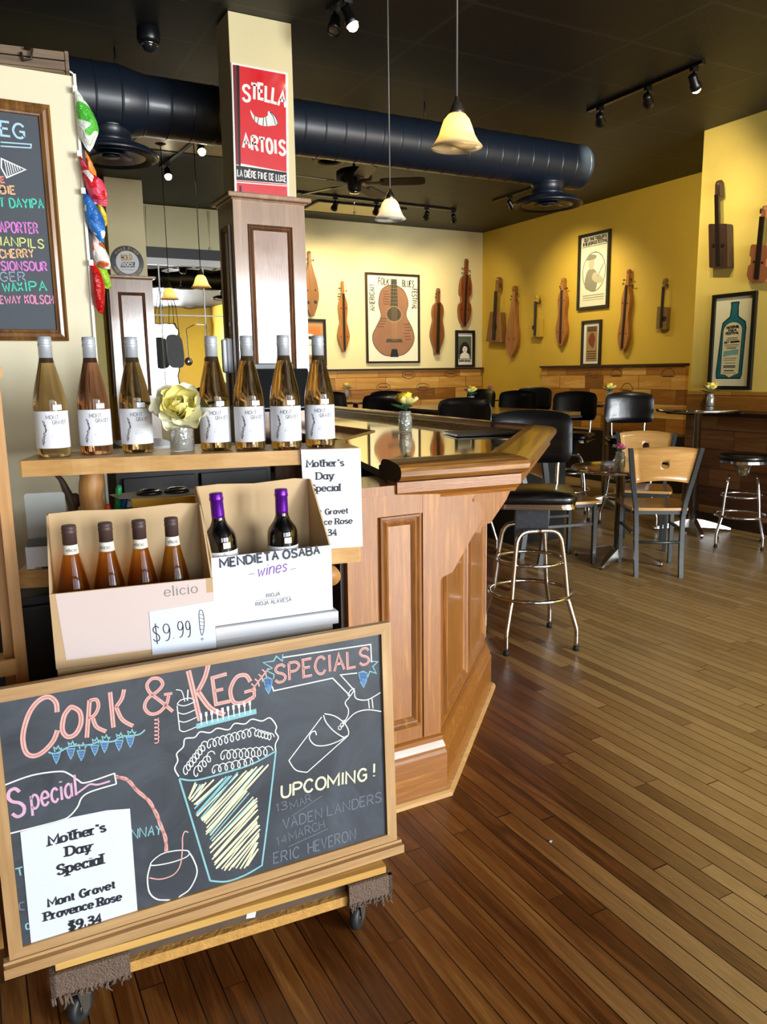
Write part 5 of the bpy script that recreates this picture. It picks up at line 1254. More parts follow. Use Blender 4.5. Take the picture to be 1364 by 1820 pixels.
def guitar_draw(t, F, w, h):
    def fn(mb):
        body = catmull([(0.50, 0.08), (0.30, 0.10), (0.15, 0.20), (0.12, 0.31), (0.20, 0.42), (0.28, 0.53), (0.24, 0.66), (0.28, 0.80), (0.40, 0.865), (0.50, 0.87), (0.60, 0.865), (0.72, 0.81), (0.79, 0.68), (0.75, 0.54), (0.86, 0.40), (0.90, 0.28), (0.84, 0.18), (0.70, 0.10)], 4, True)
        S = [(p[0]*w, p[1]*h) for p in body]
        mb.face(S, F, 0.0008, 0); mb.ribbon(S, F, 0.008, 0.0012, 1, True)
        mb.face([(w*.46, h*.62), (w*.59, h*.62), (w*.58, h*.94), (w*.47, h*.94)], F, 0.0014, 1)
        for k in range(4): mb.ribbon([(w*(.485+.028*k), h*.62), (w*(.485+.028*k), h*.94)], F, 0.003, 0.0018, 2)
        for k in range(7): mb.ribbon([(w*.46, h*(.64+.04*k)), (w*.59, h*(.64+.04*k))], F, 0.002, 0.0017, 2)
        mb.face([(w*(.52+.13*math.cos(2*PI*k/24)), h*(.55+.075*math.sin(2*PI*k/24))) for k in range(24)], F, 0.0020, 4)
        mb.ribbon([(w*(.52+.15*math.cos(2*PI*k/24)), h*(.55+.087*math.sin(2*PI*k/24))) for k in range(24)], F, 0.008, 0.0021, 3, True)
        mb.face([(w*.36, h*.235), (w*.68, h*.235), (w*.66, h*.275), (w*.38, h*.275)], F, 0.0018, 4)
        for k in range(4): mb.ribbon([(w*(.485+.028*k), h*.25), (w*(.485+.028*k), h*.62)], F, 0.002, 0.0022, 2)
        mb.face([(w*.44, h*.07), (w*.60, h*.07), (w*.57, h*.16), (w*.47, h*.16)], F, 0.0022, 1)
    art(t, 'guitar_art', [mat('art_sienna', '#96694a', 0.5, var=0.2, vs=6), INK, mat('art_string', '#c9b983', 0.5), mat('art_hand_pale', '#a89468', 0.5, var=0.2, vs=9), mat('art_hand_dark', '#4c3f2c', 0.5, var=0.3, vs=7)], fn)
    def tx(mb):
        text(mb, 'FOLK', F, (w*.24, h*.88), (w*.43, h*.87), h*.07, 0.011, 0)
        text(mb, 'BLUES', F, (w*.68, h*.865), (w*.90, h*.86), h*.07, 0.011, 0)
        text(mb, 'AMERICAN', F, (w*.165, h*.585), (w*.165, h*.865), w*.09, 0.011, 0)
        text(mb, 'FESTIVAL', F, (w*.865, h*.84), (w*.865, h*.61), w*.09, 0.011, 0)
        for k in range(6):
            y = h*(.80-.028*k); x = w*(.31+.01*(k % 3)); mb.ribbon([(x, y), (x+w*.12, y+0.004)], F, 0.006, 0.0016, 0)
            y = h*(.44-.034*k); x = w*(.70+.015*(k % 3)); mb.ribbon([(x, y), (x+w*.11, y+0.002)], F, 0.006, 0.0024, 0)
        for k in range(4):
            y = h*(.50-.03*k); x = w*(.27-.02*k); mb.ribbon([(x, y), (x+w*.12, y+0.002)], F, 0.006, 0.0018, 0)
    art(t, 'print_lettering', INK, tx)
picture('large folk blues poster with a brown guitar, framed on the back wall', WB, zb((485, 888), (853, 904), (853, 1495), (498, 1502)), 0.028, wood('brown_black_frame', '#1c120a', '#4a3216', 2, 10, 0.3), PAPER, guitar_draw)
def portrait(lines, field, band, hair):
    def dr(t, F, w, h):
        def fn(mb):
            mb.face([(w*.16, h*.22), (w*.84, h*.22), (w*.84, h*.84), (w*.16, h*.84)], F, 0.0006, 0)
            mb.face([(w*.5+w*.30*math.cos(PI*k/16), h*.36+h*.33*math.sin(PI*k/16)) for k in range(17)], F, 0.0010, 1)
            mb.face([(w*p[0], h*p[1]) for p in catmull([(.24, .24), (.30, .36), (.44, .41), (.56, .41), (.70, .36), (.76, .24)], 3)], F, 0.0014, 2)
            mb.face([(w*(.5+.13*math.cos(2*PI*k/20)), h*(.50+.10*math.sin(2*PI*k/20))) for k in range(20)], F, 0.0018, 2)
            mb.face([(w*p[0], h*p[1]) for p in catmull([(.36, .50), (.37, .60), (.50, .64), (.63, .60), (.64, .50), (.58, .56), (.45, .57)], 3, True)], F, 0.0022, 3)
            for sx in (-1, 1): mb.ribbon([(w*(.5+sx*.075), h*.51), (w*(.5+sx*.03), h*.51)], F, 0.006, 0.0024, 3)
            mb.ribbon([(w*.46, h*.45), (w*.54, h*.45)], F, 0.006, 0.0024, 3); mb.ribbon([(w*.5, h*.50), (w*.51, h*.475)], F, 0.004, 0.0024, 3)
        art(t, 'portrait_art', [field, band, MATW, hair], fn)
        art(t, 'print_lettering', INK, lambda mb: lines(mb, F, w, h))
    return dr
picture('small black-framed grey portrait print below the dark red dulcimer', WB, zb((1095, 1278), (1223, 1278), (1223, 1527), (1095, 1527)), 0.04, FRB, MATW,
        portrait(lambda mb, F, w, h: text(mb, 'SUPER GENIUS', F, (w*.2, h*.155), (w*.8, h*.155), h*.045, 0.009, 0), OLIVE, INK, INK))
picture('orange portrait print in a black frame, partly behind the last bottle', WB, [(522, 567), (578, 567), (580, 651), (522, 651)], 0.035, FRB, mat('tan_mount', '#b98a52', 0.6),
        portrait(lambda mb, F, w, h: text(mb, 'SUPER GENIUS', F, (w*.2, h*.145), (w*.8, h*.145), h*.05, 0.009, 0), ORG, MATW, INK))
def fiddler(t, F, w, h):
    def fn(mb):
        mb.ribbon([(w*(.5+.36*math.cos(2*PI*k/36)), h*(.49+.255*math.sin(2*PI*k/36))) for k in range(36)], F, 0.008, 0.0008, 1, True)
        mb.face([(w*p[0], h*p[1]) for p in catmull([(.22, .30), (.26, .48), (.40, .54), (.56, .50), (.62, .40), (.58, .26), (.44, .24)], 3, True)], F, 0.0010, 0)
        mb.face([(w*p[0], h*p[1]) for p in catmull([(.34, .56), (.32, .64), (.40, .68), (.50, .64), (.49, .56), (.42, .52)], 3, True)], F, 0.0014, 2)
        mb.face([(w*p[0], h*p[1]) for p in catmull([(.24, .66), (.36, .72), (.56, .70), (.54, .66), (.40, .65)], 3, True)], F, 0.0018, 0)
        mb.face([(w*p[0], h*p[1]) for p in catmull([(.44, .42), (.52, .48), (.66, .44), (.78, .40), (.76, .34), (.62, .34), (.50, .37)], 3, True)], F, 0.0022, 2)
        mb.ribbon([(w*.62, h*.42), (w*.80, h*.58)], F, 0.006, 0.0026, 1)
        mb.ribbon([(w*.10, h*.83), (w*.90, h*.83)], F, 0.006, 0.001, 1)
        for k in range(3): mb.ribbon([(w*.16, h*(.185-.03*k)), (w*.84, h*(.185-.03*k))], F, 0.010 if k < 2 else 0.006, 0.001, 0)
    art(t, 'fiddler_art', [GREY, INK, mat('print_pale_grey', '#bdb694', 0.5)], fn)
    def tx(mb):
        text(mb, "OLD TIME FIDDLER'S", F, (w*.16, h*.905), (w*.86, h*.905), h*.04, 0.012, 0)
        text(mb, '& BLUEGRASS FESTIVAL', F, (w*.13, h*.85), (w*.89, h*.85), h*.04, 0.011, 0)
    art(t, 'print_lettering', INK, tx)
picture('tall framed fiddler festival poster high on the mustard wall', WR, zr((658, 128), (850, 94), (826, 567), (637, 588)), 0.035, FRB, PAPER, fiddler)
def smallposter(t, F, w, h):
    def fn(mb):
        mb.face([(w*.22, h*.10), (w*.80, h*.10), (w*.80, h*.88), (w*.22, h*.88)], F, 0.0006, 0)
        mb.face([(w*p[0], h*p[1]) for p in catmull([(.36, .50), (.34, .62), (.52, .74), (.68, .62), (.64, .46), (.56, .40)], 3, True)], F, 0.001, 1)
        for k in range(3): mb.ribbon([(w*.27, h*(.84-.035*k)), (w*.75, h*(.84-.035*k))], F, 0.014, 0.001, 2)
        for k in range(4): mb.ribbon([(w*.27, h*(.32-.05*k)), (w*.75, h*(.32-.05*k))], F, 0.010, 0.001, 2)
    art(t, 'poster_art', [mat('kraft_print', '#a38350', 0.6), mat('russet_print', '#7a3c22', 0.6), INK], fn)
picture('small black-framed print with white mount standing on the crate-board cap', WR, zr((673, 650), (791, 640), (778, 920), (664, 926)), 0.03, FRB, MATW, smallposter)
def bottle_poster(t, F, w, h):
    X = lambda px, py: ((px-20)/880.0, 0)
    def fn(mb):
        B = [(.18, .12), (.17, .18), (.24, .64), (.26, .70), (.42, .76), (.44, .87), (.43, .885), (.43, .905), (.60, .905), (.60, .885), (.59, .87), (.60, .76), (.77, .70), (.79, .64), (.76, .16), (.73, .12)]
        S = [(w*p[0], h*p[1]) for p in B]; mb.face(S, F, 0.0006, 0); mb.ribbon(S, F, 0.010, 0.0010, 1, True)
        L = [(.27, .16), (.28, .62)] + [(.50+.215*math.cos(PI-PI*k/12), .62+.085*math.sin(PI*k/12)) for k in range(1, 12)] + [(.715, .62), (.69, .17), (.60, .155), (.48, .125), (.38, .155)]
        S = [(w*p[0], h*p[1]) for p in L]; mb.face(S, F, 0.0012, 2); mb.ribbon(S, F, 0.004, 0.0015, 1, True)
        mb.face([(w*p[0], h*p[1]) for p in [(.31, .345), (.32, .405), (.44, .41), (.55, .42), (.66, .42), (.65, .365), (.5, .365)]], F, 0.0016, 3)
        for y, a, b, q in ((.54, .38, .62, .006), (.52, .36, .63, .006), (.47, .32, .66, .004), (.455, .34, .64, .004), (.435, .38, .60, .007), (.33, .34, .62, .004), (.31, .33, .60, .004), (.28, .36, .60, .004), (.25, .33, .61, .008), (.235, .33, .61, .008), (.20, .35, .58, .009), (.175, .32, .62, .004)):
            mb.ribbon([(w*a, h*y), (w*b, h*y)], F, q, 0.0018, 1)
    art(t, 'bottle_art', [mat('teal_print', '#1d6a72', 0.45, var=0.2, vs=5), INK, mat('label_print', '#e6d9a8', 0.5), mat('aqua_print', '#7fa79a', 0.5)], fn)
    def tx(mb):
        text(mb, 'NATIONAL', F, (w*.36, h*.635), (w*.64, h*.645), h*.025, 0.009, 0, d=.002)
        text(mb, 'FOLK', F, (w*.41, h*.607), (w*.58, h*.612), h*.02, 0.008, 0, d=.002)
        text(mb, 'FESTIVAL', F, (w*.35, h*.575), (w*.64, h*.582), h*.023, 0.008, 0, d=.002)
        text(mb, 'JULY', F, (w*.32, h*.488), (w*.42, h*.49), h*.018, 0.007, 0, d=.002)
        mb.ribbon([(w*.46, h*.497), (w*.67, h*.502)], F, 0.016, 0.002, 0)
    art(t, 'print_lettering', INK, tx)
picture('black-framed folk festival print of a teal bottle on the right front wall', WF, zf((373, 1137), (648, 1108), (605, 1732), (340, 1716)), 0.032, FRB, mat('cream_print', '#efe6bb', 0.5, var=0.02), bottle_poster)
# brand stencil on one crate board
mb = MB(); PC = Pl((7.029, 0, 0), (0, -1, 0), (0, 0, 1))
a, b = PC.px(1093, 748), PC.px(1113, 748)
text(mb, 'Gloria', PC, a, b, 0.05, 0.009, 0, d=0.0006)
mb.ribbon([(PC.px(1103, 736)[0]+0.07*math.cos(PI*k/8), PC.px(1103, 736)[1]+0.06*math.sin(PI*k/8)) for k in range(9)], PC, 0.008, 0.0006)
for (cx, cyy) in ((1096, 664), (1188, 664), (1115, 690)):
    c = PC.px(cx, cyy); mb.ribbon([(c[0]+0.10*math.cos(PI*k/8), c[1]-0.04+0.10*math.sin(PI*k/8)) for k in range(9)], PC, 0.008, 0.0006); mb.ribbon([(c[0]-0.08, c[1]-0.03), (c[0]+0.08, c[1]-0.03)], PC, 0.016, 0.0006)
for (cx, cyy) in ((1008, 700), (1052, 666), (1138, 735)):
    c = PC.px(cx, cyy); 
    for k in range(2): mb.ribbon(catmull([(c[0]-0.12, c[1]-0.03*k), (c[0]-0.04, c[1]+0.02-0.03*k), (c[0]+0.02, c[1]-0.01-0.03*k), (c[0]+0.12, c[1]+0.01-0.03*k)], 4), PC, 0.008, 0.0006)
st = mb.build('crate_stencil', mat('burnt_stencil', '#4a280f', 0.6), keep=True); struct(st); st.name = 'trim_10'
mb = MB(); PC = Pl((0, 9.949, 0), (1, 0, 0), (0, 0, 1))
for (cx, cyy) in ((727, 666), (682, 688), (752, 688), (802, 664)):
    c = PC.px(cx, cyy); mb.ribbon([(c[0]+0.11*math.cos(2*PI*k/16), c[1]+0.055*math.sin(2*PI*k/16)) for k in range(16)], PC, 0.008, 0.0006, closed=True); mb.ribbon([(c[0]-0.08, c[1]), (c[0]+0.08, c[1])], PC, 0.016, 0.0006)
st = mb.build('trim_11', mat('burnt_stencil', '#5a3212', 0.6), keep=True); struct(st)
# ------------------------------------------------------------------ beer menu board on the partition
WP = Pl((0, 2.598, 0), (1, 0, 0), (0, 0, 1))
zm = Z(0, 180, 4.236)
fo = [WP.px(*p) for p in zm((362, 38), (525, 1805))]
xr = (fo[0][0]+fo[1][0])/2; zt = fo[0][1]; zb0 = fo[1][1]; xl = -0.62
mbd = thing('menu_board', 'framed chalk beer menu on the cream wall beside the snack bags', 'menu board', (xr-0.3, 2.598, zb0))
FRW = wood('walnut_gilt_frame', '#3f2410', '#a8763a', 2, 18, 0.35, coat=0.3)
mb = MB(); frame_mould(mb, WP, xl, xr, zb0, zt, [(0, 0.0005), (0, 0.014), (0.005, 0.017), (0.012, 0.012), (0.021, 0.014), (0.027, 0.010), (0.031, 0.009), (0.033, 0.005)], 0)
mb.build('frame', FRW, mbd)
SLATE = mat('grey_slate_board', '#3a424b', 0.6, var=0.10, vs=5)
SL = WP.off(0.004)
mb = MB(); mb.prism([(xl+.028, zb0+.028), (xr-.028, zb0+.028), (xr-.028, zt-.028), (xl+.028, zt-.028)], WP, 0.001, 0.004); mb.build('slate', SLATE, mbd)
CH = [mat('chalk_%s' % n, c, 0.9, var=0.15, vs=60) for n, c in (('sky', '#a9cfe4'), ('coral', '#e08d7b'), ('peach', '#edb98b'), ('mint', '#4fd0b4'), ('magenta', '#d47fd0'), ('lime', '#d4dc86'), ('greyblue', '#8a9fb0'), ('white', '#e8eef0'), ('pink', '#dd8fb5'))]
mb = MB()
for s, a, b, h, w, mi in (('EG', (10, 258), (190, 280), 105, 0.0060, 0), ('E', (8, 612), (36, 612), 42, 0.004, 1), ('BIE', (8, 696), (118, 700), 58, 0.0042, 2), ('T', (6, 795), (30, 797), 62, 0.0042, 3), ('DAYIPA', (78, 800), (330, 806), 68, 0.0042, 3),
        ('APORTER', (4, 985), (288, 996), 78, 0.0042, 4), ('IANPILS', (4, 1085), (330, 1108), 66, 0.0036, 5), ('CHERRY', (2, 1180), (255, 1176), 62, 0.0040, 2), ('SIONSOUR', (14, 1272), (355, 1276), 66, 0.0042, 4), ('GER', (4, 1355), (195, 1352), 66, 0.0036, 6),
        ('WAX', (28, 1432), (175, 1425), 62, 0.0040, 3), ('IPA', (195, 1430), (352, 1428), 70, 0.0040, 3), ('EWAY', (4, 1522), (160, 1522), 56, 0.0038, 8), ('KOLSCH', (190, 1522), (405, 1526), 62, 0.0038, 8)):
    P0 = zm(a, b); ptext(mb, s, SL, P0[0], P0[1], h/4.236, w, mi, jit=0.25)
mp = lambda *p: [SL.px(*q) for q in zm(*p)]
mb.ribbon(mp((4, 308), (235, 325), (232, 352), (4, 338)), SL, 0.0035, 0.0008, 0)
mb.ribbon(mp((10, 432), (192, 515), (50, 575), (10, 500)), SL, 0.004, 0.0008, 7, True)
for k in range(7): mb.ribbon(mp((34+18*k, 446+8*k), (58+16*k, 562-7*k)), SL, 0.0024, 0.0009, 7)
mb.build('chalk_lettering', CH, mbd)

# crate lying on top of the partition
q = at(125, 100, Y=2.60)
cr = thing('wooden_crate', 'old slatted wooden crate lying on top of the cream wall', 'crate', (q.x-0.25, 2.66, 2.2652))
OLDW = wood('weathered_crate', '#4f4032', '#a08a6e', 0, 16, 0.7)
mb = MB()
for z in (2.280, 2.306): mb.bb(q.x-0.60, q.x-0.012, 2.60, 2.608, z-0.011, z+0.011); mb.bb(q.x-0.60, q.x-0.012, 2.712, 2.72, z-0.011, z+0.011)
mb.bb(q.x-0.60, q.x-0.012, 2.609, 2.711, 2.2655, 2.272); mb.build('slats', OLDW, cr)
MB().bb(q.x-0.011, q.x, 2.598, 2.722, 2.2655, 2.320).build('end_board', OLDW, cr, bevel=0.002)
LTH = mat('dark_leather_strap', '#2a1d14', 0.6)
MB().tube([(q.x-0.115, 2.592, 2.312), (q.x-0.095, 2.588, 2.31), (q.x-0.10, 2.588, 2.285), (q.x-0.12, 2.592, 2.28), (q.x-0.125, 2.592, 2.30)], 0.004, 6).build('strap_handle', LTH, cr)

cr.rotation_euler.z = R(-7)
# snack bags on a clip strip down the edge of the partition
zg = Z(110, 120, 4.044)
def snack(label, poly, Y, cols, seed, group='snack bags hanging on the clip strip'):
    P = Pl((0, Y, 0), (1, 0, 0), (0, 0, 1)); S = [Vector(P.px(*p)) for p in zg(*poly)]
    S = [Vector(p) for p in catmull(S, 2, True)]
    c = sum(S, Vector((0, 0)))/len(S); n = len(S)
    t = thing('snack_bag', label, 'snack bag', P.w(c.x, min(s.y for s in S)), 0, group)
    rng = random.Random(seed); vs = []; fs = []; rings = [(1.0, 0.0), (0.93, 0.003), (0.80, 0.012), (0.55, 0.019), (0.25, 0.022)]
    for side in (1, -1):
        for k, d in rings:
            for s in S:
                q = c+(s-c)*k; vs.append(P.w(q.x, q.y, side*(d+(0 if k > .95 else 0.011*noise.noise((q.x*42+seed, q.y*42, side*3))))))
        vs.append(P.w(c.x, c.y, side*0.023))
    m = len(rings)*n+1
    for s in (0, 1):
        b = s*m
        for i in range(len(rings)-1):
            for k in range(n):
                l = (k+1) % n; f = (b+i*n+k, b+i*n+l, b+(i+1)*n+l, b+(i+1)*n+k); fs.append(f if s == 0 else f[::-1])
        for k in range(n):
            f = (b+(len(rings)-1)*n+k, b+(len(rings)-1)*n+(k+1) % n, b+m-1); fs.append(f if s == 0 else f[::-1])
    mt, nt, bs = newmat('foil_print'); L = nt.links.new
    tc = nd(nt, 'ShaderNodeTexCoord'); vo = nd(nt, 'ShaderNodeTexNoise'); vo.inputs['Scale'].default_value = 13; vo.inputs['Detail'].default_value = 1.5
    mp2 = nd(nt, 'ShaderNodeMapping'); mp2.inputs['Location'].default_value = (seed*3.1, 0, seed); L(tc.outputs['Object'], mp2.inputs[0]); L(mp2.outputs[0], vo.inputs['Vector'])
    cr = nd(nt, 'ShaderNodeValToRGB'); cr.color_ramp.interpolation = 'CONSTANT'
    el = cr.color_ramp.elements
    while len(el) < len(cols): el.new(0.5)
    for i, (p, cc) in enumerate(cols): el[i].position = p; el[i].color = lin(cc)
    L(vo.outputs[0], cr.inputs[0]); L(cr.outputs[0], bs.inputs['Base Color']); bs.inputs['Roughness'].default_value = 0.25
    n3 = nd(nt, 'ShaderNodeTexNoise'); n3.inputs['Scale'].default_value = 30; n3.inputs['Detail'].default_value = 4; n3.inputs['Distortion'].default_value = 2.0; bp = nd(nt, 'ShaderNodeBump'); bp.inputs['Strength'].default_value = 0.9; bp.inputs['Distance'].default_value = 0.01
    L(tc.outputs['Object'], n3.inputs['Vector']); L(n3.outputs[0], bp.inputs['Height']); L(bp.outputs[0], bs.inputs['Normal'])
    MB().add(vs, fs, 0, True).build('pouch', mt, t)
    a = P.w(*S[0]); MB().box(a+Vector((0, 0, 0.0)), (0.012, 0.02, 0.016)).build('clip', WHT, t)
    return t
strip = MB().bb(PX1+0.010, PX1+0.018, 2.60, 2.62, 1.62, 2.22); tag(strip.build('clip_strip', mat('black_clip_strip', '#191919', 0.5)), 'black clip strip hanging down the end of the cream wall', 'clip strip')
snack('green and white snack bag topmost on the clip strip', [(92, 158), (150, 215), (225, 330), (265, 440), (245, 520), (200, 608), (150, 540), (115, 470), (104, 340)], 2.585, [(0, '#4fb53c'), (0.42, '#dfe6dc'), (0.56, '#49b03a'), (0.66, '#1f7a2c')], 1)
snack('orange snack bag second from the top of the clip strip', [(122, 540), (150, 570), (225, 700), (250, 780), (200, 790), (145, 660)], 2.64, [(0, '#d9581e'), (0.45, '#e98b3a'), (0.6, '#b5321c')], 2)
snack('red and pink snack bag below the orange one', [(122, 622), (180, 730), (260, 790), (310, 840), (330, 990), (270, 985), (200, 930), (152, 780)], 2.575, [(0, '#c8182a'), (0.45, '#e0506a'), (0.58, '#d51f2e'), (0.66, '#f0e6e4')], 3)
snack('yellow snack bag peeping out behind the blue one', [(245, 965), (300, 1010), (325, 1080), (320, 1140), (270, 1100)], 2.66, [(0, '#e8c81e'), (0.6, '#f0dc5a')], 4)
snack('blue snack bag in the middle of the clip strip', [(152, 890), (200, 920), (260, 1020), (310, 1110), (300, 1260), (230, 1200), (172, 1100)], 2.585, [(0, '#1c5fb0'), (0.5, '#2f7acb'), (0.62, '#e6eaf0'), (0.68, '#e0a028')], 5)
snack('orange and white snack bag below the blue one', [(185, 1155), (260, 1220), (340, 1360), (345, 1450), (270, 1430), (202, 1340)], 2.64, [(0, '#c9502a'), (0.44, '#e6ded8'), (0.56, '#d5683a')], 6)
snack('lime green snack bag beside the lowest red one', [(240, 1400), (320, 1440), (355, 1575), (300, 1580), (255, 1480)], 2.665, [(0, '#9cc832'), (0.6, '#b9dc50')], 7)
snack('dark red snack bag lowest on the clip strip', [(208, 1405), (260, 1440), (310, 1580), (295, 1775), (228, 1700), (210, 1560)], 2.585, [(0, '#b50d14'), (0.5, '#d0181c'), (0.66, '#e8e0e0')], 8)

# ------------------------------------------------------------------ live-edge display shelf
LIVE = wood('pale_live_edge_pine', '#b58545', '#deb777', 0, 12, 0.45, coat=0.15)
LOGW = wood('peeled_log', '#9a672e', '#d0a063', 2, 16, 0.5)
BARK = wood('dark_plank_leg', '#33200f', '#6a4826', 2, 12, 0.6)
SZ = 1.195
s0 = at(32, 820, z=SZ); s1 = at(534, 800, z=SZ)
SU = (s1-s0).normalized(); SF = Pl(s0, SU, (0, 0, 1)); SL1 = SF.px(643, 797)[0]
SB = Vector((-SU.y, SU.x, 0))
shelf = thing('display_shelf', 'rustic two-tier shelf of pale live-edge boards on peeled log posts', 'shelf', (s0+SU*0.35+SB*0.1)*1)
shelf.location.z = 0; TM[shelf] = Matrix.Translation(shelf.location)
def board(z1, th, a0, a1, dep, name, wob, sh=0.0, dr=None):
    PT2 = Pl(Vector((s0.x, s0.y, z1-th))+SB*sh, SU, SB); rng = random.Random(int(z1*100))
    n = 14; f = [(a0+(a1-a0)*k/n, (rng.uniform(-1, 1)*wob if 0 < k < n else 0.004)) for k in range(n+1)]
    bk = [(a1-0.004, dr or dep), (a0+0.02, dep+0.006)]
    P = catmull(f, 3)+[Vector(q) for q in bk]
    mb = MB(); mb.prism(P, PT2, 0, th); return mb.build(name, LIVE, shelf, bevel=0.006)
board(SZ, 0.040, 0.0, SL1-0.004, 0.21, 'top_board', 0.003)
SFl = Pl(s0+SB*0.05, SU, (0, 0, 1)); zl = SFl.px(620, 973)[1]+SZ; SLr = SFl.px(643, 985)[0]
board(zl, 0.046, SFl.px(34, 1040)[0], SLr, 0.22, 'lower_board', 0.004, 0.05, 0.075)
def lpx(px, py): return SFl.px(px, py)
a = lpx(156, 870)[0]
for aa, z0, z1, rr, bb_ in ((a, zl, SZ-0.041, 0.031, 0.14), (a-0.02, 0, zl-0.047, 0.034, 0.16), (SLr-0.13, 0, zl-0.047, 0.030, 0.10)):
    c = s0+SU*aa+SB*bb_; n = 12
    mb = MB(); mb.tube([(c.x+0.003*math.sin(k*1.3), c.y+0.003*math.cos(k*1.7), z0+(z1-z0)*k/n) for k in range(n+1)], [rr*(1+0.05*math.sin(k*2.1)) for k in range(n+1)], 18); mb.build('log_post', LOGW, shelf)
c = s0+SU*(lpx(520, 850)[0])+SB*0.13
MB().box((c.x, c.y, (zl+SZ-0.04)/2), (0.075, 0.03, SZ-0.04-zl-0.001), math.atan2(SU.y, SU.x)).build('plank_leg', BARK, shelf)
c = s0+SU*(SFl.px(594, 1045)[0]-0.005)
MB().tube([c+SB*0.06+Vector((0, 0, zl-SZ-0.085)), c+SB*0.12+Vector((0, 0, zl-SZ-0.085))], 0.028, 16).build('cross_log', LOGW, shelf)

# wine bottles
GOLDW = glass('rose_wine_glass', '#ead0a0', 0.0, 1.36, 0.15); PINKW = glass('pink_wine_glass', '#eebb9c', 0.0, 1.36, 0.15); ORGW = glass('orange_wine_glass', '#f2c46c', 0.0, 1.36, 0.5)
CAPS = mat('silver_screw_cap', '#c3ccd6', 0.32, 0.35, var=0.03); CAPBR = mat('brown_screw_cap', '#4a3836', 0.45, var=0.06)
LABEL = mat('wine_label_paper', '#e2e6ee', 0.55, var=0.01); LINK = mat('label_grey_ink', '#6d7078', 0.6, var=0); LBLK = mat('label_black_ink', '#1c1a1c', 0.6, var=0); LPALE = mat('label_pale_ink', '#c3c6cc', 0.6, var=0)
STICK = mat('price_sticker', '#f4f6fa', 0.5, var=0)
BURG = [(0.0001, 0.010), (0.020, 0.008), (0.034, 0.001), (0.0385, 0.002), (0.0410, 0.008), (0.0412, 0.06), (0.0412, 0.128), (0.0402, 0.142), (0.0375, 0.160), (0.0330, 0.181), (0.0278, 0.203), (0.0225, 0.224), (0.0182, 0.242), (0.0158, 0.256), (0.0148, 0.270), (0.0146, 0.300), (0.0001, 0.300)]
def cap(mb, r, z0, z1, mi=0):
    h = z1-z0
    mb.lathe([(r, z0), (r, z0+h*.60), (r+.0008, z0+h*.62), (r+.0008, z0+h*.68), (r, z0+h*.70), (r, z0+h*.80), (r+.0008, z0+h*.82), (r+.0006, z0+h*.87), (r, z0+h*.89), (r, z1-.001), (r-.0015, z1), (0.0001, z1+.0005)], n=28, mi=mi)
def patch(mb, C, a0, a1, b0, b1, d, mi, n=16):
    vs = []; 
    for i in range(n+1):
        a = a0+(a1-a0)*i/n; vs += [C.w(a, b0, d), C.w(a, b1, d)]
    mb.add(vs, [(2*i, 2*i+2, 2*i+3, 2*i+1) for i in range(n)], mi, True)
def make_rose_wine(label, wine):
    t = thing('wine_bottle', label, 'wine bottle', group='screw-capped bottles on the top board')
    MB().lathe(BURG, n=40).build('glass_body', wine, t)
    mb = MB(); cap(mb, 0.0166, 0.239, 0.305); cpo = mb.build('screw_cap', CAPS, t)
    C = Cy((0, 0, 0), 0.0412)
    mb = MB(); patch(mb, C, -0.062, 0.062, 0.024, 0.118, 0.0005, 0, 22); mb.build('label', LABEL, t)
    mb = MB()
    text(mb, 'MONT', C, (-0.016, 0.098), (0.014, 0.098), 0.0098, 0.0014, 0, d=0.0009)
    text(mb, 'GRAVET', C, (-0.002, 0.085), (0.034, 0.085), 0.0098, 0.0014, 0, d=0.0009)
    text(mb, 'ROSE', C, (-0.006, 0.050), (0.014, 0.050), 0.006, 0.0008, 2, d=0.0009)
    mb.ribbon([(-0.006, 0.060), (0.003, 0.060)], C, 0.0014, 0.0009, 2); mb.ribbon([(-0.006, 0.043), (0.02, 0.043)], C, 0.0014, 0.0009, 2)
    rng = random.Random(4)
    for k in range(46):
        v = k/46; z = 0.094-0.062*v; x = -0.024+0.004*math.sin(v*5)+rng.uniform(-1, 1)*0.0045*(0.3+v*(1.25-v))
        r = rng.uniform(0.0010, 0.0017); q = [(x+r*math.cos(i*PI/3)*0.8, z+r*1.3*math.sin(i*PI/3)) for i in range(6)]
        if k % 2: mb.ribbon(q, C, 0.0005, 0.0009, 1, True)
        else: mb.face(q, C, 0.0009, 1)
    mb.build('label_print', [LINK, LBLK, LPALE], t)
    C2 = Cy((0, 0, 0), 0.0385); mb = MB(); patch(mb, C2, 0.002, 0.022, 0.121, 0.134, 0.0045, 0, 8); mb.build('price_sticker', STICK, t)
    return t
RB = [((97, 811), 0, 'rosé wine bottle leftmost on the top board, nearest the menu board'), ((173, 806), 1, 'pinkish rosé wine bottle second from left on the top board'), ((246, 803), 0, 'rosé wine bottle third from left, just left of the flower jar'),
      ((385, 800), 0, 'rosé wine bottle just right of the flower jar'), ((446, 799), 0, 'rosé wine bottle fifth from left, before the pillar panel'), ((510, 798), 0, 'rosé wine bottle sixth from left, before the till screen'), ((570, 794), 0, 'rosé wine bottle rightmost on the top board, above the hanging notice')]
w0 = make_rose_wine('w', GOLDW); w1 = None
SAN = math.atan2(SU.y, SU.x)
for i, (p, kind, lb) in enumerate(RB):
    q = at(*p, z=SZ+0.0005); az = math.atan2(q.x, q.y)
    if kind == 1:
        w1 = make_rose_wine(lb, PINKW); move(w1, (q.x, q.y, SZ+0.0005), -az+0.10)
    elif i == 0: move(w0, (q.x, q.y, SZ+0.0005), -az+0.10, lb)
    else: dup(w0, (q.x, q.y, SZ+0.0005), -az+0.10+0.05*math.sin(i*2), lb)
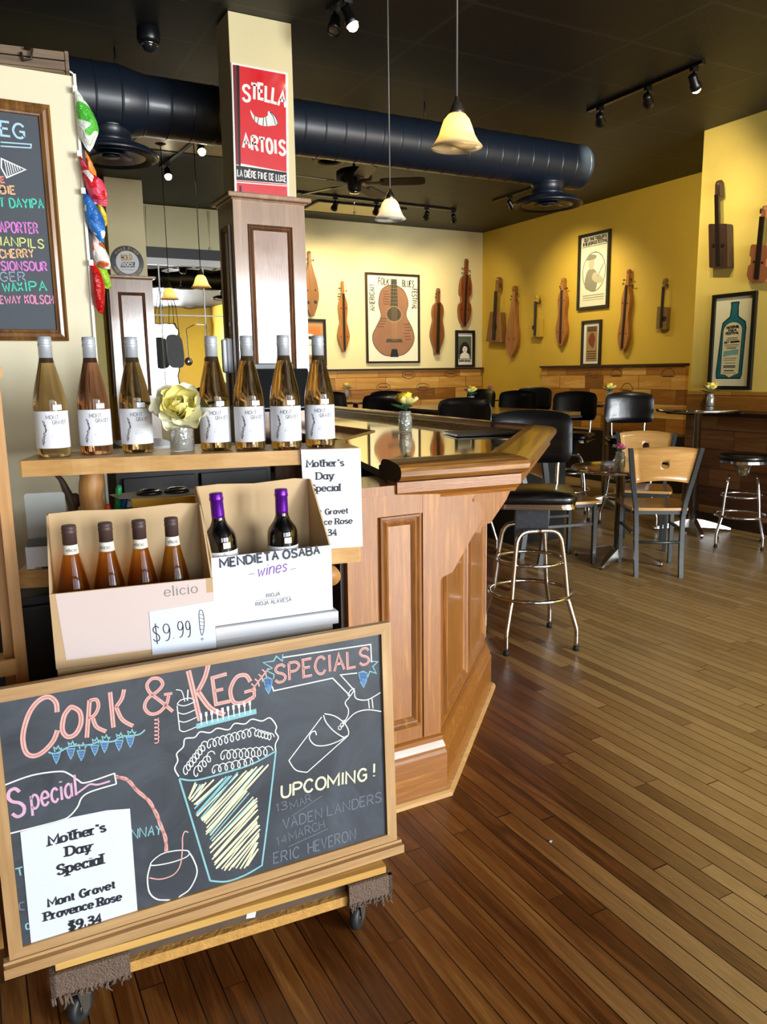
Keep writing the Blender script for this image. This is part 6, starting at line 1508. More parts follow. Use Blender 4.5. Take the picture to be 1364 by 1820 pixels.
# flower jar on the shelf: a big pale yellow rose
v2 = make_vase('clear jar with a big yellow rose among the bottles on the top board', ('#f8ec92', '#fbf6da'), 21, r=0.080, jr=0.033, jh=0.098)
q = at(325, 801, z=SZ+0.0005); move(v2, (q.x, q.y, SZ+0.0005), R(-45)); del v2['group']
sc_r = [c for c in v2.children if c.name.startswith('rose')][0]
th = R(31.5); sc_r.rotation_euler = (R(55), 0, th); sc_r.location = (-math.sin(th)*0.080, math.cos(th)*0.080, 0.026)

# ------------------------------------------------------------------ wine cartons
KRAFT = mat('kraft_cardboard', '#bfa077', 0.75, var=0.06, vs=12); KRAFTI = mat('kraft_inside', '#c9ad84', 0.8, var=0.05, vs=10)
PINKP = mat('pale_pink_print', '#d3c3be', 0.6, var=0.02); WHITEC = mat('white_carton', '#d6dae2', 0.55, var=0.02); PURP = mat('purple_edge', '#5b2a86', 0.5)
def carton(name, label, o, u, w, d, zf, zbk, outer, inner, zbot, edge=None):
    """open display carton: low front, tall back, slanted sides"""
    u = u.normalized(); v = Vector((-u.y, u.x, 0)); th = 0.004
    t = thing(name, label, 'carton', o+u*(w/2)+v*(d/2), math.atan2(u.y, u.x))
    PFr = Pl(o, u, (0, 0, 1)); H = zbk-zbot; h = zf-zbot
    mb = MB(); mb.prism([(0, 0), (w, 0), (w, h), (0, h)], PFr, -th, 0, 0); mb.build('front_panel', outer, t)
    PB = Pl(o+v*d, u, (0, 0, 1)); mb = MB(); mb.prism([(0, 0), (w, 0), (w, H), (w*.86, H+0.004), (w*.5, H-0.002), (w*.2, H+0.003), (0, H)], PB, 0, th, 0); mb.build('back_panel', inner, t)
    for a, nm in ((0, 0), (w-th, 1)):
        PSd = Pl(o+u*a, v, (0, 0, 1))      # normal points along +u... side sheet
        mb = MB(); mb.prism([(th, 0), (d-th, 0), (d-th, H), (d-th-0.02, H), (th, h)], PSd, 0, th, 0); mb.build('side_panel', inner if edge is None or nm else [inner], t)
    mb = MB(); mb.prism([(th, th), (w-th, th), (w-th, d-th), (th, d-th)], Pl(o, u, v), 0.0, th); mb.build('base', inner, t)
    return t, PFr
# white carton of red wine at the right, on a closed white carton
CD = 0.165
o2 = at(382, 1113, z=0.80); e2 = at(592, 1083, z=0.80); u2 = (e2-o2); w2 = u2.length
v2d = Vector((-u2.y, u2.x, 0)).normalized()
pf = Pl(o2, u2, (0, 0, 1)); zf2 = 0.80+pf.px(485, 980)[1]
pb = Pl(o2+v2d*CD, u2, (0, 0, 1)); zb2 = 0.80+pb.px(430, 859)[1]
wc, PW = carton('wine_carton', 'open white wine carton with lettered front holding two purple-capped bottles', o2, u2, w2, CD, zf2, zb2, WHITEC, KRAFTI, 0.80)
mb = MB()
for s, a, b, h, w, mi in (('MENDIETA', (392, 1009), (495, 994), 15, 0.0050, 0), ('OSABA', (504, 993), (568, 984), 14, 0.0050, 0), ('wines', (458, 1025), (509, 1015), 20, 0.0026, 1)):
    ptext(mb, s, PW, a, b, h, w, mi, slant=0.25 if s == 'wines' else 0)
mb.build('carton_lettering', [mat('navy_print', '#1a2436', 0.5, var=0), mat('purple_print', '#7a3fa8', 0.5, var=0)], wc); mb = MB()
for s, a, b, h, w, mi in (('RIOJA', (474, 1062), (498, 1058), 6.5, 0.0014, 2), ('RIOJA ALAVESA', (455, 1077), (518, 1068), 6.5, 0.0014, 2)): ptext(mb, s, PW, a, b, h, w, mi)
for a, b in (((442, 1021), (453, 1019)), ((517, 1012), (526, 1010))): mb.ribbon([PW.px(*a), PW.px(*b)], PW, 0.0014, 0.0008, 1)
mb.ribbon([PW.px(455, 1068), PW.px(517, 1060)], PW, 0.0008, 0.0008, 2)
mb.build('region_lettering', [mat('navy_print2', '#1a2436', 0.5, var=0), mat('purple_print2', '#7a3fa8', 0.5, var=0), mat('grey_print', '#6b6f78', 0.5, var=0)], wc)
mb = MB()
for a, b, c, d in (((375, 945), (442, 940), (440, 976), (420, 979)),): pass
tp = Pl(o2+v2d*(CD-0.003), u2, (0, 0, 1)); x, y = tp.px(429, 962); mb.prism([(x-.012, y-.016), (x+.012, y-.016), (x+.012, y+.016), (x-.012, y+.016)], tp, 0.0002, 0.0006); mb.build('tape', mat('paper_tape', '#d8c28c', 0.6), wc)
lb2 = MB(); cc = o2+u2*0.5+v2d*CD*0.5; an2 = math.atan2(u2.y, u2.x)
lc = thing('closed_carton', 'closed white carton under the open white wine carton', 'carton', (cc.x, cc.y, 0.172), an2)
MB().box((cc.x, cc.y, (0.173+0.765)/2), (w2-0.004, CD, 0.592), an2).build('body', WHITEC, lc)
MB().box((cc.x+0.004, cc.y-0.004, 0.7815), (w2+0.012, CD+0.02, 0.033), an2).build('lid', WHITEC, lc, bevel=0.002)
# kraft carton at the left
o1 = at(100, 1190, z=0.765); e1 = at(385, 1152, z=0.765); u1 = e1-o1; w1_ = u1.length
v1d = Vector((-u1.y, u1.x, 0)).normalized()
pf = Pl(o1, u1, (0, 0, 1)); zf1 = 0.765+pf.px(230, 1042)[1]
pb = Pl(o1+v1d*CD, u1, (0, 0, 1)); zb1 = 0.765+pb.px(200, 905)[1]
kc, PK = carton('wine_carton', 'open kraft wine carton with pale front and taped price note, four brown-capped bottles inside', o1, u1, w1_, CD, zf1, zb1, KRAFT, KRAFTI, 0.765)
kc['label'] = 'open kraft wine carton with pale pink front, four brown-capped bottles inside'
mb = MB(); h1 = zf1-0.765; mb.face([(0.022, 0.018), (w1_-0.0005, 0.018), (w1_-0.0005, h1*0.80), (w1_-0.016, h1*0.80), (w1_-0.016, h1-0.001), (0.012, h1-0.001)], PK, 0.0005, 0); mb.build('front_print', PINKP, kc)
mb = MB(); ptext(mb, 'elicio', PK, (293, 1060), (351, 1053), 17, 0.0024, 0, slab=True); mb.build('carton_lettering', mat('brown_grey_print', '#75686a', 0.5, var=0), kc)
cc = o1+u1*0.5+v1d*CD*0.5
kl = thing('closed_carton', 'closed kraft carton under the pink-fronted carton, behind the chalkboard', 'carton', (cc.x, cc.y, 0.172), math.atan2(u1.y, u1.x))
MB().box((cc.x, cc.y, (0.173+0.764)/2), (w1_-0.004, CD-0.004, 0.59), math.atan2(u1.y, u1.x)).build('body', KRAFT, kl)
# price note on it
NOTE = mat('note_paper', '#d6dfee', 0.55, var=0.01); NINK = mat('pen_ink', '#1d1f26', 0.6, var=0)
PN = PK.off(0.0012)
nq = [PN.px(*p) for p in ((265, 1087), (380, 1068), (385, 1151), (271, 1164))]
nt_ = thing('price_note', 'handwritten $9.99 price note taped to the pink-fronted carton', 'price note', PN.w(nq[3][0], nq[3][1]))
mb = MB(); mb.prism(nq, PN, 0, 0.0006); mb.build('sheet', NOTE, nt_)
mb = MB(); PN2 = PN.off(0.0006)
zq = Z(0, 800, 3.248)
for s, a, b, h in (('$', (890, 1110), (928, 1104), 100), ('9', (952, 1104), (988, 1098), 96), ('.', (1002, 1086), (1006, 1085), 8), ('9', (1030, 1084), (1060, 1080), 90), ('9', (1080, 1078), (1104, 1074), 92)):
    P0 = zq(a, b); ptext(mb, s, PN2, P0[0], P0[1], h/3.248, 0.0020, 0, jit=0.3)
mb.ribbon([PN2.px(*p) for p in catmull(zq((1150, 935), (1160, 922), (1172, 935), (1180, 1000), (1172, 1060), (1162, 1062), (1152, 1000)), 3, True)], PN2, 0.0014, 0.0005, 0, True)
for k in range(5): mb.ribbon([PN2.px(*p) for p in zq((1152, 945+22*k), (1178, 955+20*k))], PN2, 0.0010, 0.0005)
c = PN2.px(*zq((1168, 1090))[0]); mb.ribbon([(c[0]+0.0022*math.cos(k*PI/5), c[1]+0.0024*math.sin(k*PI/5)) for k in range(10)], PN2, 0.0012, 0.0005, 0, True)
mb.build('handwriting', NINK, nt_)
def inbox(o, u, fr, p):
    u = u.normalized(); v = Vector((-u.y, u.x, 0)); P = Pl(o+v*CD*fr, u, (0, 0, 1)); a, b = P.px(*p); q = P.w(a, 0); return Vector((q.x, q.y, o.z+0.0045)), a
# orange wine bottles
def make_orange(label):
    t = thing('wine_bottle', label, 'wine bottle', group='brown-capped bottles in the kraft carton')
    MB().lathe([(r*0.90, z) for r, z in BURG], n=36).build('glass_body', ORGW, t)
    mb = MB(); cap(mb, 0.0155, 0.262, 0.305); mb.build('screw_cap', CAPBR, t)
    mb = MB(); mb.lathe([(0.0166, 0.2405), (0.0171, 0.241), (0.0155, 0.2605), (0.0150, 0.2615)], n=28); mb.build('neck_band', mat('cream_band', '#ebe6d6', 0.5, var=0.01), t)
    mb = MB(); text(mb, 'elicio', Cy((0, 0, 0), 0.0166), (-0.011, 0.247), (0.011, 0.247), 0.0085, 0.0011, 0, d=0.0006); mb.build('band_print', LINK, t)
    return t
ow = make_orange('o')
for i, (p, rz, lb) in enumerate((((120, 915), 0.15, 'brown-capped bottle leftmost in the pink-fronted carton'), ((185, 912), -0.3, 'brown-capped bottle second from left in the pink-fronted carton'), ((245, 909), -0.25, 'brown-capped bottle third from left in the pink-fronted carton'), ((303, 909), 0.0, 'brown-capped bottle rightmost in the pink-fronted carton'))):
    q, _ = inbox(o1, u1, 0.36, p)
    (move if i == 0 else dup)(ow, q, rz-0.1, lb)
# red wine bottles with purple capsules
BLKGL = mat('dark_wine_glass', '#050406', 0.05, 0.0, var=0, coat=0.6); PURC = mat('purple_capsule', '#6a1fae', 0.22, 0.65, var=0.05)
BORD = [(0.0001, 0.001), (0.034, 0.001), (0.0370, 0.006), (0.0370, 0.186), (0.0362, 0.196), (0.0330, 0.206), (0.0270, 0.215), (0.0205, 0.224), (0.0165, 0.234), (0.0148, 0.246), (0.0146, 0.298), (0.0001, 0.298)]
def make_red(label):
    t = thing('wine_bottle', label, 'wine bottle', group='purple-capped bottles in the white carton')
    MB().lathe(BORD, n=36).build('glass_body', BLKGL, t)
    MB().lathe([(0.0152, 0.236), (0.0156, 0.25), (0.0152, 0.282), (0.0166, 0.284), (0.0166, 0.290), (0.0156, 0.292), (0.0160, 0.299), (0.0145, 0.301), (0.0001, 0.301)], n=28).build('capsule', PURC, t)
    C = Cy((0, 0, 0), 0.0370)
    mb = MB(); patch(mb, C, -0.058, 0.058, 0.06, 0.164, 0.0005, 0, 20); mb.build('label', LABEL, t)
    mb = MB(); rng = random.Random(8)
    for k in range(26):
        x = rng.gauss(0, 0.007); z = 0.150+rng.gauss(0, 0.004); a = rng.uniform(0, 3); r = 0.0022
        mb.ribbon([(x-r*math.cos(a), z-r*math.sin(a)), (x+r*math.cos(a), z+r*math.sin(a))], C, 0.0012, 0.0009, k % 2)
    mb.ribbon(catmull([(0.002, 0.146), (0.006, 0.138), (0.014, 0.130)], 4), C, 0.0008, 0.0009, 0)
    mb.build('label_print', [LBLK, mat('label_purple', '#6a4a86', 0.6, var=0)], t)
    mb = MB(); patch(mb, Cy((0, 0, 0), 0.0360), 0.002, 0.019, 0.172, 0.186, 0.0018, 0, 8); mb.build('price_sticker', STICK, t)
    return t
rw = make_red('r')
for i, (p, rz, lb) in enumerate((((363, 862), -0.2, 'dark bottle with purple capsule at the left of the white carton'), ((499, 856), -0.3, 'dark bottle with purple capsule at the right of the white carton'))):
    q, aa = inbox(o2, u2, 0.34, p)
    q += u2.normalized()*max(0, 0.047-aa)
    r = (move if i == 0 else dup)(rw, q, rz, lb, 1.03)
    if i == 0: rw.rotation_euler = (0, R(-3), rz); rw.location.z += 0.0022

# notice hanging at the shelf end
def serif_lines(mb, P, rows, mi=0):
    for s, a, b, h, w in rows: ptext(mb, s, P, a, b, h, w, mi, slab=True, gap=1.9)
PA = SF.off(0.006)
nq = [PA.px(*p) for p in ((535, 799), (641, 797), (645, 971), (597, 973), (575, 938))]
no = thing('printed_notice', "printed white special-offer notice hanging from the shelf's right end", 'notice', PA.w(*nq[3]))
full = [nq[0], nq[1], nq[2], (nq[0][0]+0.006, nq[2][1])]
mb = MB(); mb.prism(full, PA, 0, 0.0005); mb.build('sheet', NOTE, no)
mb = MB(); PA2 = PA.off(0.0006)
serif_lines(mb, PA2, (("Mother's", (546, 830), (611, 828), 12, 0.0046), ('Day', (563, 852), (593, 851), 12, 0.0046), ('Special', (553, 874), (605, 872), 12, 0.0046), ('Mont Gravet', (543, 917), (619, 912), 10, 0.0040), ('Provence Rose', (530, 935), (626, 930), 10, 0.0040), ('$9.34', (561, 954), (599, 951), 11, 0.0044)))
mb.build('print', NINK, no)

# ------------------------------------------------------------------ small things on the lower board
PLAST = clear('clear_acrylic', '#e8eef0', 0.62); WPL = mat('white_plastic', '#dfe5ec', 0.4, var=0.01)
a = lpx(62, 1000)[0]
c = s0+SU*(a+0.012)+SB*0.08; an = SAN
lf = thing('leaflet_holder', 'clear acrylic leaflet holder with white front at the lower board left end', 'leaflet holder', (c.x, c.y, zl+0.0005), an)
H1 = lpx(60, 975)[1]+SZ-zl; H2 = lpx(60, 884)[1]+SZ-zl
PHf = Pl(Vector((s0.x, s0.y, zl+0.0008))+SU*(lpx(46, 1010)[0])+SB*0.068, SU, (0, 0, 1))
mb = MB(); mb.prism([(0, 0), (0.10, 0), (0.10, H1), (0, H1)], PHf, 0, 0.003); mb.build('front_plate', WPL, lf)
mb = MB(); mb.prism(rrect(0.10, H2, 0.008), Pl(PHf.w(0.05, H2/2, -0.055), SU, (0, 0, 1)), 0, 0.004); mb.build('clear_back', PLAST, lf)
mb = MB(); mb.prism([(0, 0), (0.10, 0), (0.10, 0.003), (0, 0.003)], PHf, -0.05, -0.001); mb.build('floor_plate', PLAST, lf)
mb = MB(); mb.prism([(0.004, 0.004), (0.095, 0.004), (0.095, H1+0.02), (0.004, H1+0.015)], PHf, -0.03, -0.006); mb.build('leaflets', mat('dark_leaflets', '#565a58', 0.6, var=0.2), lf)
mb = MB(); x, y = PHf.px(63, 1012); mb.face([(x, y-0.004), (x+0.05, y-0.003), (x+0.05, y+0.007), (x, y+0.006)], PHf, 0.0035, 0); text(mb, 'CO', PHf, (x+0.002, y-0.001), (x+0.015, y-0.001), 0.0055, 0.0014, 1, d=0.004); mb.ribbon([(x-0.003, y-0.009), (x+0.045, y-0.008)], PHf, 0.0016, 0.0036, 2)
mb.build('plate_print', [LBLK, WHT, LPALE], lf)
# markers in a cup
c = s0+SU*(lpx(190, 880)[0])+SB*0.20
mc = thing('marker_cup', 'dark cup of coloured markers behind the log post', 'cup', (c.x, c.y, zl+0.0005))
MB().lathe([(0.0001, zl+0.001), (0.026, zl+0.001), (0.03, zl+0.075), (0.028, zl+0.075), (0.024, zl+0.005), (0.0001, zl+0.005)], (c.x, c.y, 0), 24).build('cup', mat('dark_cup', '#3a3a3c', 0.4), mc)
for k, (dx, dy, col, tlx, ln, lb, ccol) in enumerate(((-0.008, -0.01, '#e2541e', -0.05, 0.135, 'orange felt marker standing lowest in the cup behind the log post', '#e8431c'), (0.0, 0.0, '#e8f0ee', 0.12, 0.185, 'green-capped marker standing tallest in the cup behind the log post', '#1f9a52'), (0.012, 0.004, '#e0941e', 0.16, 0.16, 'yellow marker with blue end in the cup behind the log post', '#2a6fc0'))):
    b = Vector((c.x+dx, c.y+dy, zl+0.008)); d = (SU*tlx+Vector((0, 0, 1))).normalized(); q = Vector((0, 0, 1)).rotation_difference(d).to_matrix().to_4x4()
    mk = thing('marker_pen', lb, 'marker', b)
    MB().lathe([(0.0001, 0), (0.0075, 0), (0.0075, ln*0.6), (0.0001, ln*0.6)], b, 14, 0, q).build('barrel', mat('marker_barrel', col, 0.35), mk)
    MB().lathe([(0.0085, ln*0.60), (0.0085, ln*0.95), (0.006, ln), (0.0001, ln)], b, 14, 0, q).build('pen_cap', mat('marker_cap', ccol, 0.35), mk)
# curved dark driftwood
zz = zl+0.001
PDr = Pl(s0+SB*0.20, SU, (0, 0, 1)); dv = [PDr.w(*PDr.px(*p)) for p in ((93, 838), (108, 852), (118, 872), (127, 892), (131, 915))]
dv.append(Vector((dv[-1].x, dv[-1].y, zz)))
mb = MB(); mb.tube(catmull(dv, 4), [0.004+0.010*min(1, k/12) for k in range(21)], 10); mb.sphere(PDr.w(*PDr.px(134, 890)), (0.016, 0.013, 0.022), 12)
tag(mb.build('driftwood', wood('dark_driftwood', '#33241a', '#6e5540', 2, 10, 0.6)), 'curved dark brown driftwood piece leaning up behind the log post', 'driftwood')
# yellow book on a dark case with papers and black rings
c = s0+SU*(lpx(278, 893)[0])+SB*0.18; c.z = 0
zbk = at(280, 902, X=None, Y=c.y-0.06).z
bx = MB().box((c.x+0.05, c.y+0.03, (zl+0.001+zbk-0.002)/2), (0.26, 0.12, zbk-zl-0.004), an); tag(bx.build('dark_case', mat('dark_case', '#262729', 0.4), bevel=0.004), 'dark flat case under the yellow book on the lower board', 'case')
bk = thing('book', 'thick yellow-edged book lying under papers behind the pink-fronted carton', 'book', (c.x, c.y, zbk), an)
MB().box((c.x+0.02, c.y, zbk+0.013), (0.17, 0.12, 0.022), an).build('page_block', mat('yellow_pages', '#d6a024', 0.6, var=0.08), bk)
MB().box((c.x+0.02, c.y, zbk+0.0255), (0.175, 0.125, 0.003), an).build('cover', mat('book_cover', '#cfa63a', 0.5), bk)
pp = MB(); P = Pl((c.x, c.y, zbk+0.0285), SU, SB)
pp.prism([(-0.10, -0.055), (0.02, -0.062), (0.03, -0.058), (0.13, -0.03), (0.12, 0.06), (-0.06, 0.065), (-0.13, 0.03)], P, 0, 0.0012)
tag(pp.build('paper_sheet', mat('grey_paper', '#9a948a', 0.7, var=0.1)), 'grey creased paper lying on the yellow book', 'paper')
for k, (dx, dy, lb) in enumerate(((-0.02, 0.0, 'left black rubber ring lying on the grey paper'), (0.055, 0.012, 'right black rubber ring lying on the grey paper'))):
    q = P.w(dx, dy, 0.0014); mb = MB(); mb.lathe([(0.020, 0.0), (0.034, 0.0), (0.036, 0.004), (0.034, 0.008), (0.026, 0.012), (0.020, 0.010), (0.020, 0.0)], q, 28)
    tag(mb.build('rubber_ring', mat('ring_black', '#101012', 0.25)), lb, 'ring')
q = at(62, 1120, Y=2.30)
bn = thing('dark_filler', 'black box added to darken the space under the left end of the two-tier shelf', 'filler box', (q.x-0.02, 2.37, 0))  # added black box, keeps the gap below the lower board dark
MB().bb(q.x-0.20, q.x+0.10, 2.26, 2.46, 0, zl-0.12).build('body', M_BLACK, bn, bevel=0.01)
MB().bb(q.x-0.21, q.x+0.11, 2.25, 2.47, zl-0.119, zl-0.09).build('lid', mat('filler_lid', '#1a1a1b', 0.5), bn, bevel=0.006)
# black back cabinet in the gap
cb = thing('cabinet', 'black cabinet behind the bottle shelf, between cream wall and bar end', 'cabinet', (0.72, 3.0, 0))
MB().bb(0.44, 1.0, 2.78, 3.28, 0, 1.09).build('body', mat('cabinet_black', '#101011', 0.4), cb)
MB().bb(0.43, 1.01, 2.77, 3.285, 1.0905, 1.11).build('counter_slab', mat('cabinet_top', '#1b1b1c', 0.25), cb, bevel=0.003)
for k, (x, lb) in enumerate(((0.56, 0), (0.80, 1))):
    mb = MB(); mb.bb(0.46+0.27*k, 0.71+0.27*k, 2.762, 2.779, 0.12, 1.05); dr = mb.build('door', mat('cabinet_door', '#141415', 0.45), cb, bevel=0.002)
    MB().tube([(0.69+0.06*k, 2.755, 0.7), (0.69+0.06*k, 2.745, 0.72), (0.69+0.06*k, 2.745, 0.82), (0.69+0.06*k, 2.755, 0.84)], 0.005, 6).build('handle', CHROME, dr)

# folding wooden rack at the left edge
FW = wood('light_ash_frame', '#a87438', '#d8a868', 2, 14, 0.45)
fr = thing('folding_rack', 'light wood A-frame rack standing beside the shelf and leaflet holder', 'rack', (-0.08, 1.98, 0))
def bar2(mb, a, b, w, d):
    a = Vector(a); b = Vector(b); t = (b-a).normalized(); s = Vector((0, 1, 0)); x = t.cross(s).normalized(); s = x.cross(t)
    vs = [p+x*i*w/2+s*j*d/2 for p in (a, b) for i, j in ((-1, -1), (1, -1), (1, 1), (-1, 1))]
    return mb.add(vs, [(0, 1, 2, 3), (7, 6, 5, 4), (0, 4, 5, 1), (1, 5, 6, 2), (2, 6, 7, 3), (3, 7, 4, 0)])
pa = at(-8, 720, Y=1.98); pb2 = at(40, 1200, Y=1.98); dd = (pb2-pa)/(pb2.z-pa.z); lo = pa+dd*(0-pa.z); lo.z = 0.0; hi = pa+dd*(1.42-pa.z)
bar2(MB(), hi, lo, 0.026, 0.024).build('front_leg', FW, fr)
xm = hi.x-0.06
bar2(MB(), (2*xm-hi.x, 1.98, hi.z), (2*xm-lo.x, 1.98, 0), 0.026, 0.024).build('front_leg', FW, fr)
pc = at(0, 985, Y=2.04); pd = at(18, 1185, Y=2.04); dd = (pd-pc)/(pd.z-pc.z); lo2 = pc+dd*(0-pc.z); hi2 = pc+dd*(1.2-pc.z)
bar2(MB(), hi2, lo2, 0.024, 0.022).build('rear_leg', FW, fr)
q = at(30, 1183, Y=1.95)
mb = MB().bb(q.x-0.34, q.x, 1.955, 2.09, q.z-0.02, q.z-0.008); mb.bb(q.x-0.34, q.x, 1.945, 1.955, q.z-0.02, q.z+0.018); mb.build('tray', FW, fr)
MB().bb(2*xm-hi.x-0.02, hi.x+0.02, 1.965, 1.995, 1.40, 1.425).build('top_bar', FW, fr)

# ------------------------------------------------------------------ dolly and big chalkboard
PINE = wood('pine_plank', '#b88a42', '#dfb76b', 0, 12, 0.5); OSB = mat('osb_board', '#c0914a', 0.75, var=0.35, vs=45, bump=0.4, bs=90); OSBT = mat('dark_board_face', '#55463a', 0.8, var=0.25, vs=20)
CARPET = mat('brown_carpet', '#7a6658', 0.95, var=0.25, vs=80, bump=1.0, bs=220)
d0 = at(98, 1722, z=0.16); d1 = at(687, 1547, z=0.16); DU = (d1-d0).normalized(); DV = Vector((-DU.y, DU.x, 0)); DL = (d1-d0).length
dol = thing('dolly', 'low pine and chipboard dolly on casters with carpet-wrapped ends', 'dolly', ((d0+d1)/2+DV*0.2).xy.to_3d(), math.atan2(DU.y, DU.x))
DP = Pl((d0.x, d0.y, 0), DU, DV)
mb = MB(); mb.prism([(0, 0), (DL, 0), (DL, 0.33), (0, 0.33)], DP, 0.154, 0.172); mb.build('pine_plank', PINE, dol, bevel=0.002)
mb = MB(); mb.prism([(0.02, 0.025), (DL-0.01, 0.025), (DL-0.01, 0.31), (0.02, 0.31)], DP, 0.118, 0.1535, 0); mb.build('dark_deck', OSBT, dol)
mb = MB(); mb.prism([(0.02, 0.005), (DL-0.01, 0.005), (DL-0.01, 0.325), (0.02, 0.325)], DP, 0.092, 0.1175, 0); mb.build('chipboard', OSB, dol)
rng = random.Random(5)
for a0, a1 in ((-0.012, 0.15), (DL-0.105, DL+0.012)):
    mb = MB(); n = 12
    prof = [(-0.006, 0.152), (-0.010, 0.145), (-0.012, 0.10), (-0.010, 0.088)]
    mb.prism([(a0, -0.010), (a1, -0.010), (a1, 0.0), (a0, 0.0)], DP, 0.098, 0.152); mb.prism([(a0, -0.010), (a0+0.010, -0.010), (a0+0.010, 0.32), (a0, 0.32)] if a0 < 0.2 else [(a1-0.010, -0.010), (a1, -0.010), (a1, 0.32), (a1-0.010, 0.32)], DP, 0.098, 0.152)
    k = 0
    for i in range(46):
        x = rng.uniform(a0, a1); e = DP.w(x, rng.uniform(-0.012, -0.002), 0.101); ln = rng.uniform(0.006, 0.020)*(1.7 if (a0 < 0.2 and x < a0+0.04) or (a0 > 0.2 and x > a1-0.04) else 1)
        mb.tube([e, e+Vector((rng.uniform(-.006, .006), rng.uniform(-.006, .004), -ln*.6)), e+Vector((rng.uniform(-.009, .009), rng.uniform(-.009, .005), -ln))], [0.0032, 0.0026, 0.001], 5)
    mb.build('carpet_wrap', CARPET, dol)
WHEEL = mat('caster_rubber', '#26282b', 0.5, var=0.1); FORK = mat('caster_steel', '#8c8a84', 0.35, 0.8)
wl = DP.px(143, 1787); wr_ = DP.px(636, 1628)
zw = lambda P: (P.dot(DU), P.dot(DV))
wa = at(143, 1787, z=0.036)-DP.o; wb = at(636, 1626, z=0.036)-DP.o
for (x, y) in (zw(wa), zw(wb), (0.06, 0.27), (DL-0.065, 0.27)):
    p = DP.w(x, y, 0); w = MB()
    axle = (DU*0.75+DV*-0.66).normalized(); q = Vector((0, 0, 1)).rotation_difference(axle).to_matrix().to_4x4()
    w.lathe([(0.012, -0.010), (0.028, -0.012), (0.034, -0.009), (0.0355, 0), (0.034, 0.009), (0.028, 0.012), (0.012, 0.010), (0.012, -0.010)], (p.x, p.y, 0.0358), 30, 0, q); wo = w.build('caster_wheel', WHEEL, dol)
    m2 = MB(); m2.lathe([(0.0001, -0.011), (0.012, -0.011), (0.012, 0.011), (0.0001, 0.011)], (p.x, p.y, 0.0358), 16, 0, q)
    m2.box((p.x, p.y, 0.088), (0.06, 0.05, 0.006), math.atan2(DU.y, DU.x))
    for s in (-1, 1):
        cpt = Vector((p.x, p.y, 0.0358))+axle*0.0155*s; side = axle.cross(Vector((0, 0, 1))).normalized()
        Pk = Pl(cpt, side, (0, 0, 1)); m2.prism([(-0.010, -0.008), (0.010, -0.008), (0.022, 0.05), (-0.022, 0.05)], Pk, -0.001, 0.001)
    m2.build('caster_fork', FORK, dol)
PDk = Pl(DP.w(0, 0.0245, 0), DU, (0, 0, 1)); x, y = PDk.px(447, 1645)
sc = MB(); sc.prism([(x-.012, 0.124), (x+.010, 0.121), (x+.014, 0.140), (x-.008, 0.143)], PDk, 0.0002, 0.0008); tag(sc.build('paper_scrap', NOTE), "small paper scrap stuck to the dolly's dark deck", 'paper scrap')
q = at(979, 1496, z=0.0); sc = MB().box((q.x, q.y, 0.0012), (0.010, 0.006, 0.002), 0.4); tag(sc.build('paper_scrap', NOTE), 'tiny white paper scrap on the floorboards right of the chalkboard', 'paper scrap')
q = at(119, 127, Y=2.63); wl_ = MB().tube([(q.x+0.022*math.cos(PI*k/10), 2.63, 2.268+0.020*math.sin(PI*k/10)) for k in range(11)], 0.003, 8); tag(wl_.build('wire_hook', WHT), 'white wire hook on the top corner of the cream wall', 'hook')
# board plane: foot on the dolly, leaning back on the cartons
b0 = at(12, 1728, z=0.1725); b1 = at(710, 1506, z=0.1725)
BU = (b1-b0).normalized(); BN = Vector((BU.y, -BU.x, 0))
def bplane(al): return Pl(b0, BU, (-BN*math.sin(al)+Vector((0, 0, 1))*math.cos(al)))
best = min((abs(bplane(R(k*0.5)).px(691, 1104)[0]-bplane(R(k*0.5)).px(703, 1490)[0]), k*0.5) for k in range(2, 50))
AL = R(best[1]); BP = bplane(AL)
ur = BP.px(703, 1490)[0]; vt = BP.px(691, 1104)[1]; ul = 0.008
cbd = thing('chalkboard', 'big wood-framed chalkboard of drawn specials leaning on the dolly', 'chalkboard', b0+BU*0.45)
FRM = wood('worn_pine_frame', '#9a7446', '#d6b482', 0, 14, 0.55); FRMV = wood('worn_pine_frame_side', '#9a7446', '#d6b482', 2, 14, 0.55)
fw = BP.px(691, 1115)[0]-BP.px(674, 1118)[0]; fw = max(0.020, min(fw, 0.032))
vb = 0.030
def mit(pts, nm, m): 
    mb = MB(); mb.prism(pts, BP, -0.008, 0.010); return mb.build(nm, m, cbd, bevel=0.002)
mit([(ul, vt), (ul+fw, vt-fw), (ur-fw, vt-fw), (ur, vt)], 'top_rail', FRM)
mit([(ul, vb), (ur, vb), (ur-fw, vb+fw*.8), (ul+fw, vb+fw*.8)], 'bottom_rail', FRM)
mit([(ul, vb), (ul+fw, vb+fw*.8), (ul+fw, vt-fw), (ul, vt)], 'side_rail', FRMV)
mit([(ur, vb), (ur, vt), (ur-fw, vt-fw), (ur-fw, vb+fw*.8)], 'side_rail', FRMV)
mb = MB(); mb.prism([(-0.004, 0.0), (ur+0.012, 0.0), (ur+0.012, 0.022), (-0.004, 0.022)], BP, -0.006, 0.026); mb.prism([(-0.004, 0.022), (ur+0.012, 0.022), (ur+0.012, 0.029), (-0.004, 0.029)], BP, -0.006, 0.012); mb.build('chalk_ledge', FRM, cbd, bevel=0.002)
m, nt, b = newmat('smudged_slate'); L = nt.links.new
tc = nd(nt, 'ShaderNodeTexCoord'); n1 = nd(nt, 'ShaderNodeTexNoise'); n1.inputs['Scale'].default_value = 5; n1.inputs['Detail'].default_value = 7; n1.inputs['Roughness'].default_value = 0.65; n1.inputs['Distortion'].default_value = 1.2
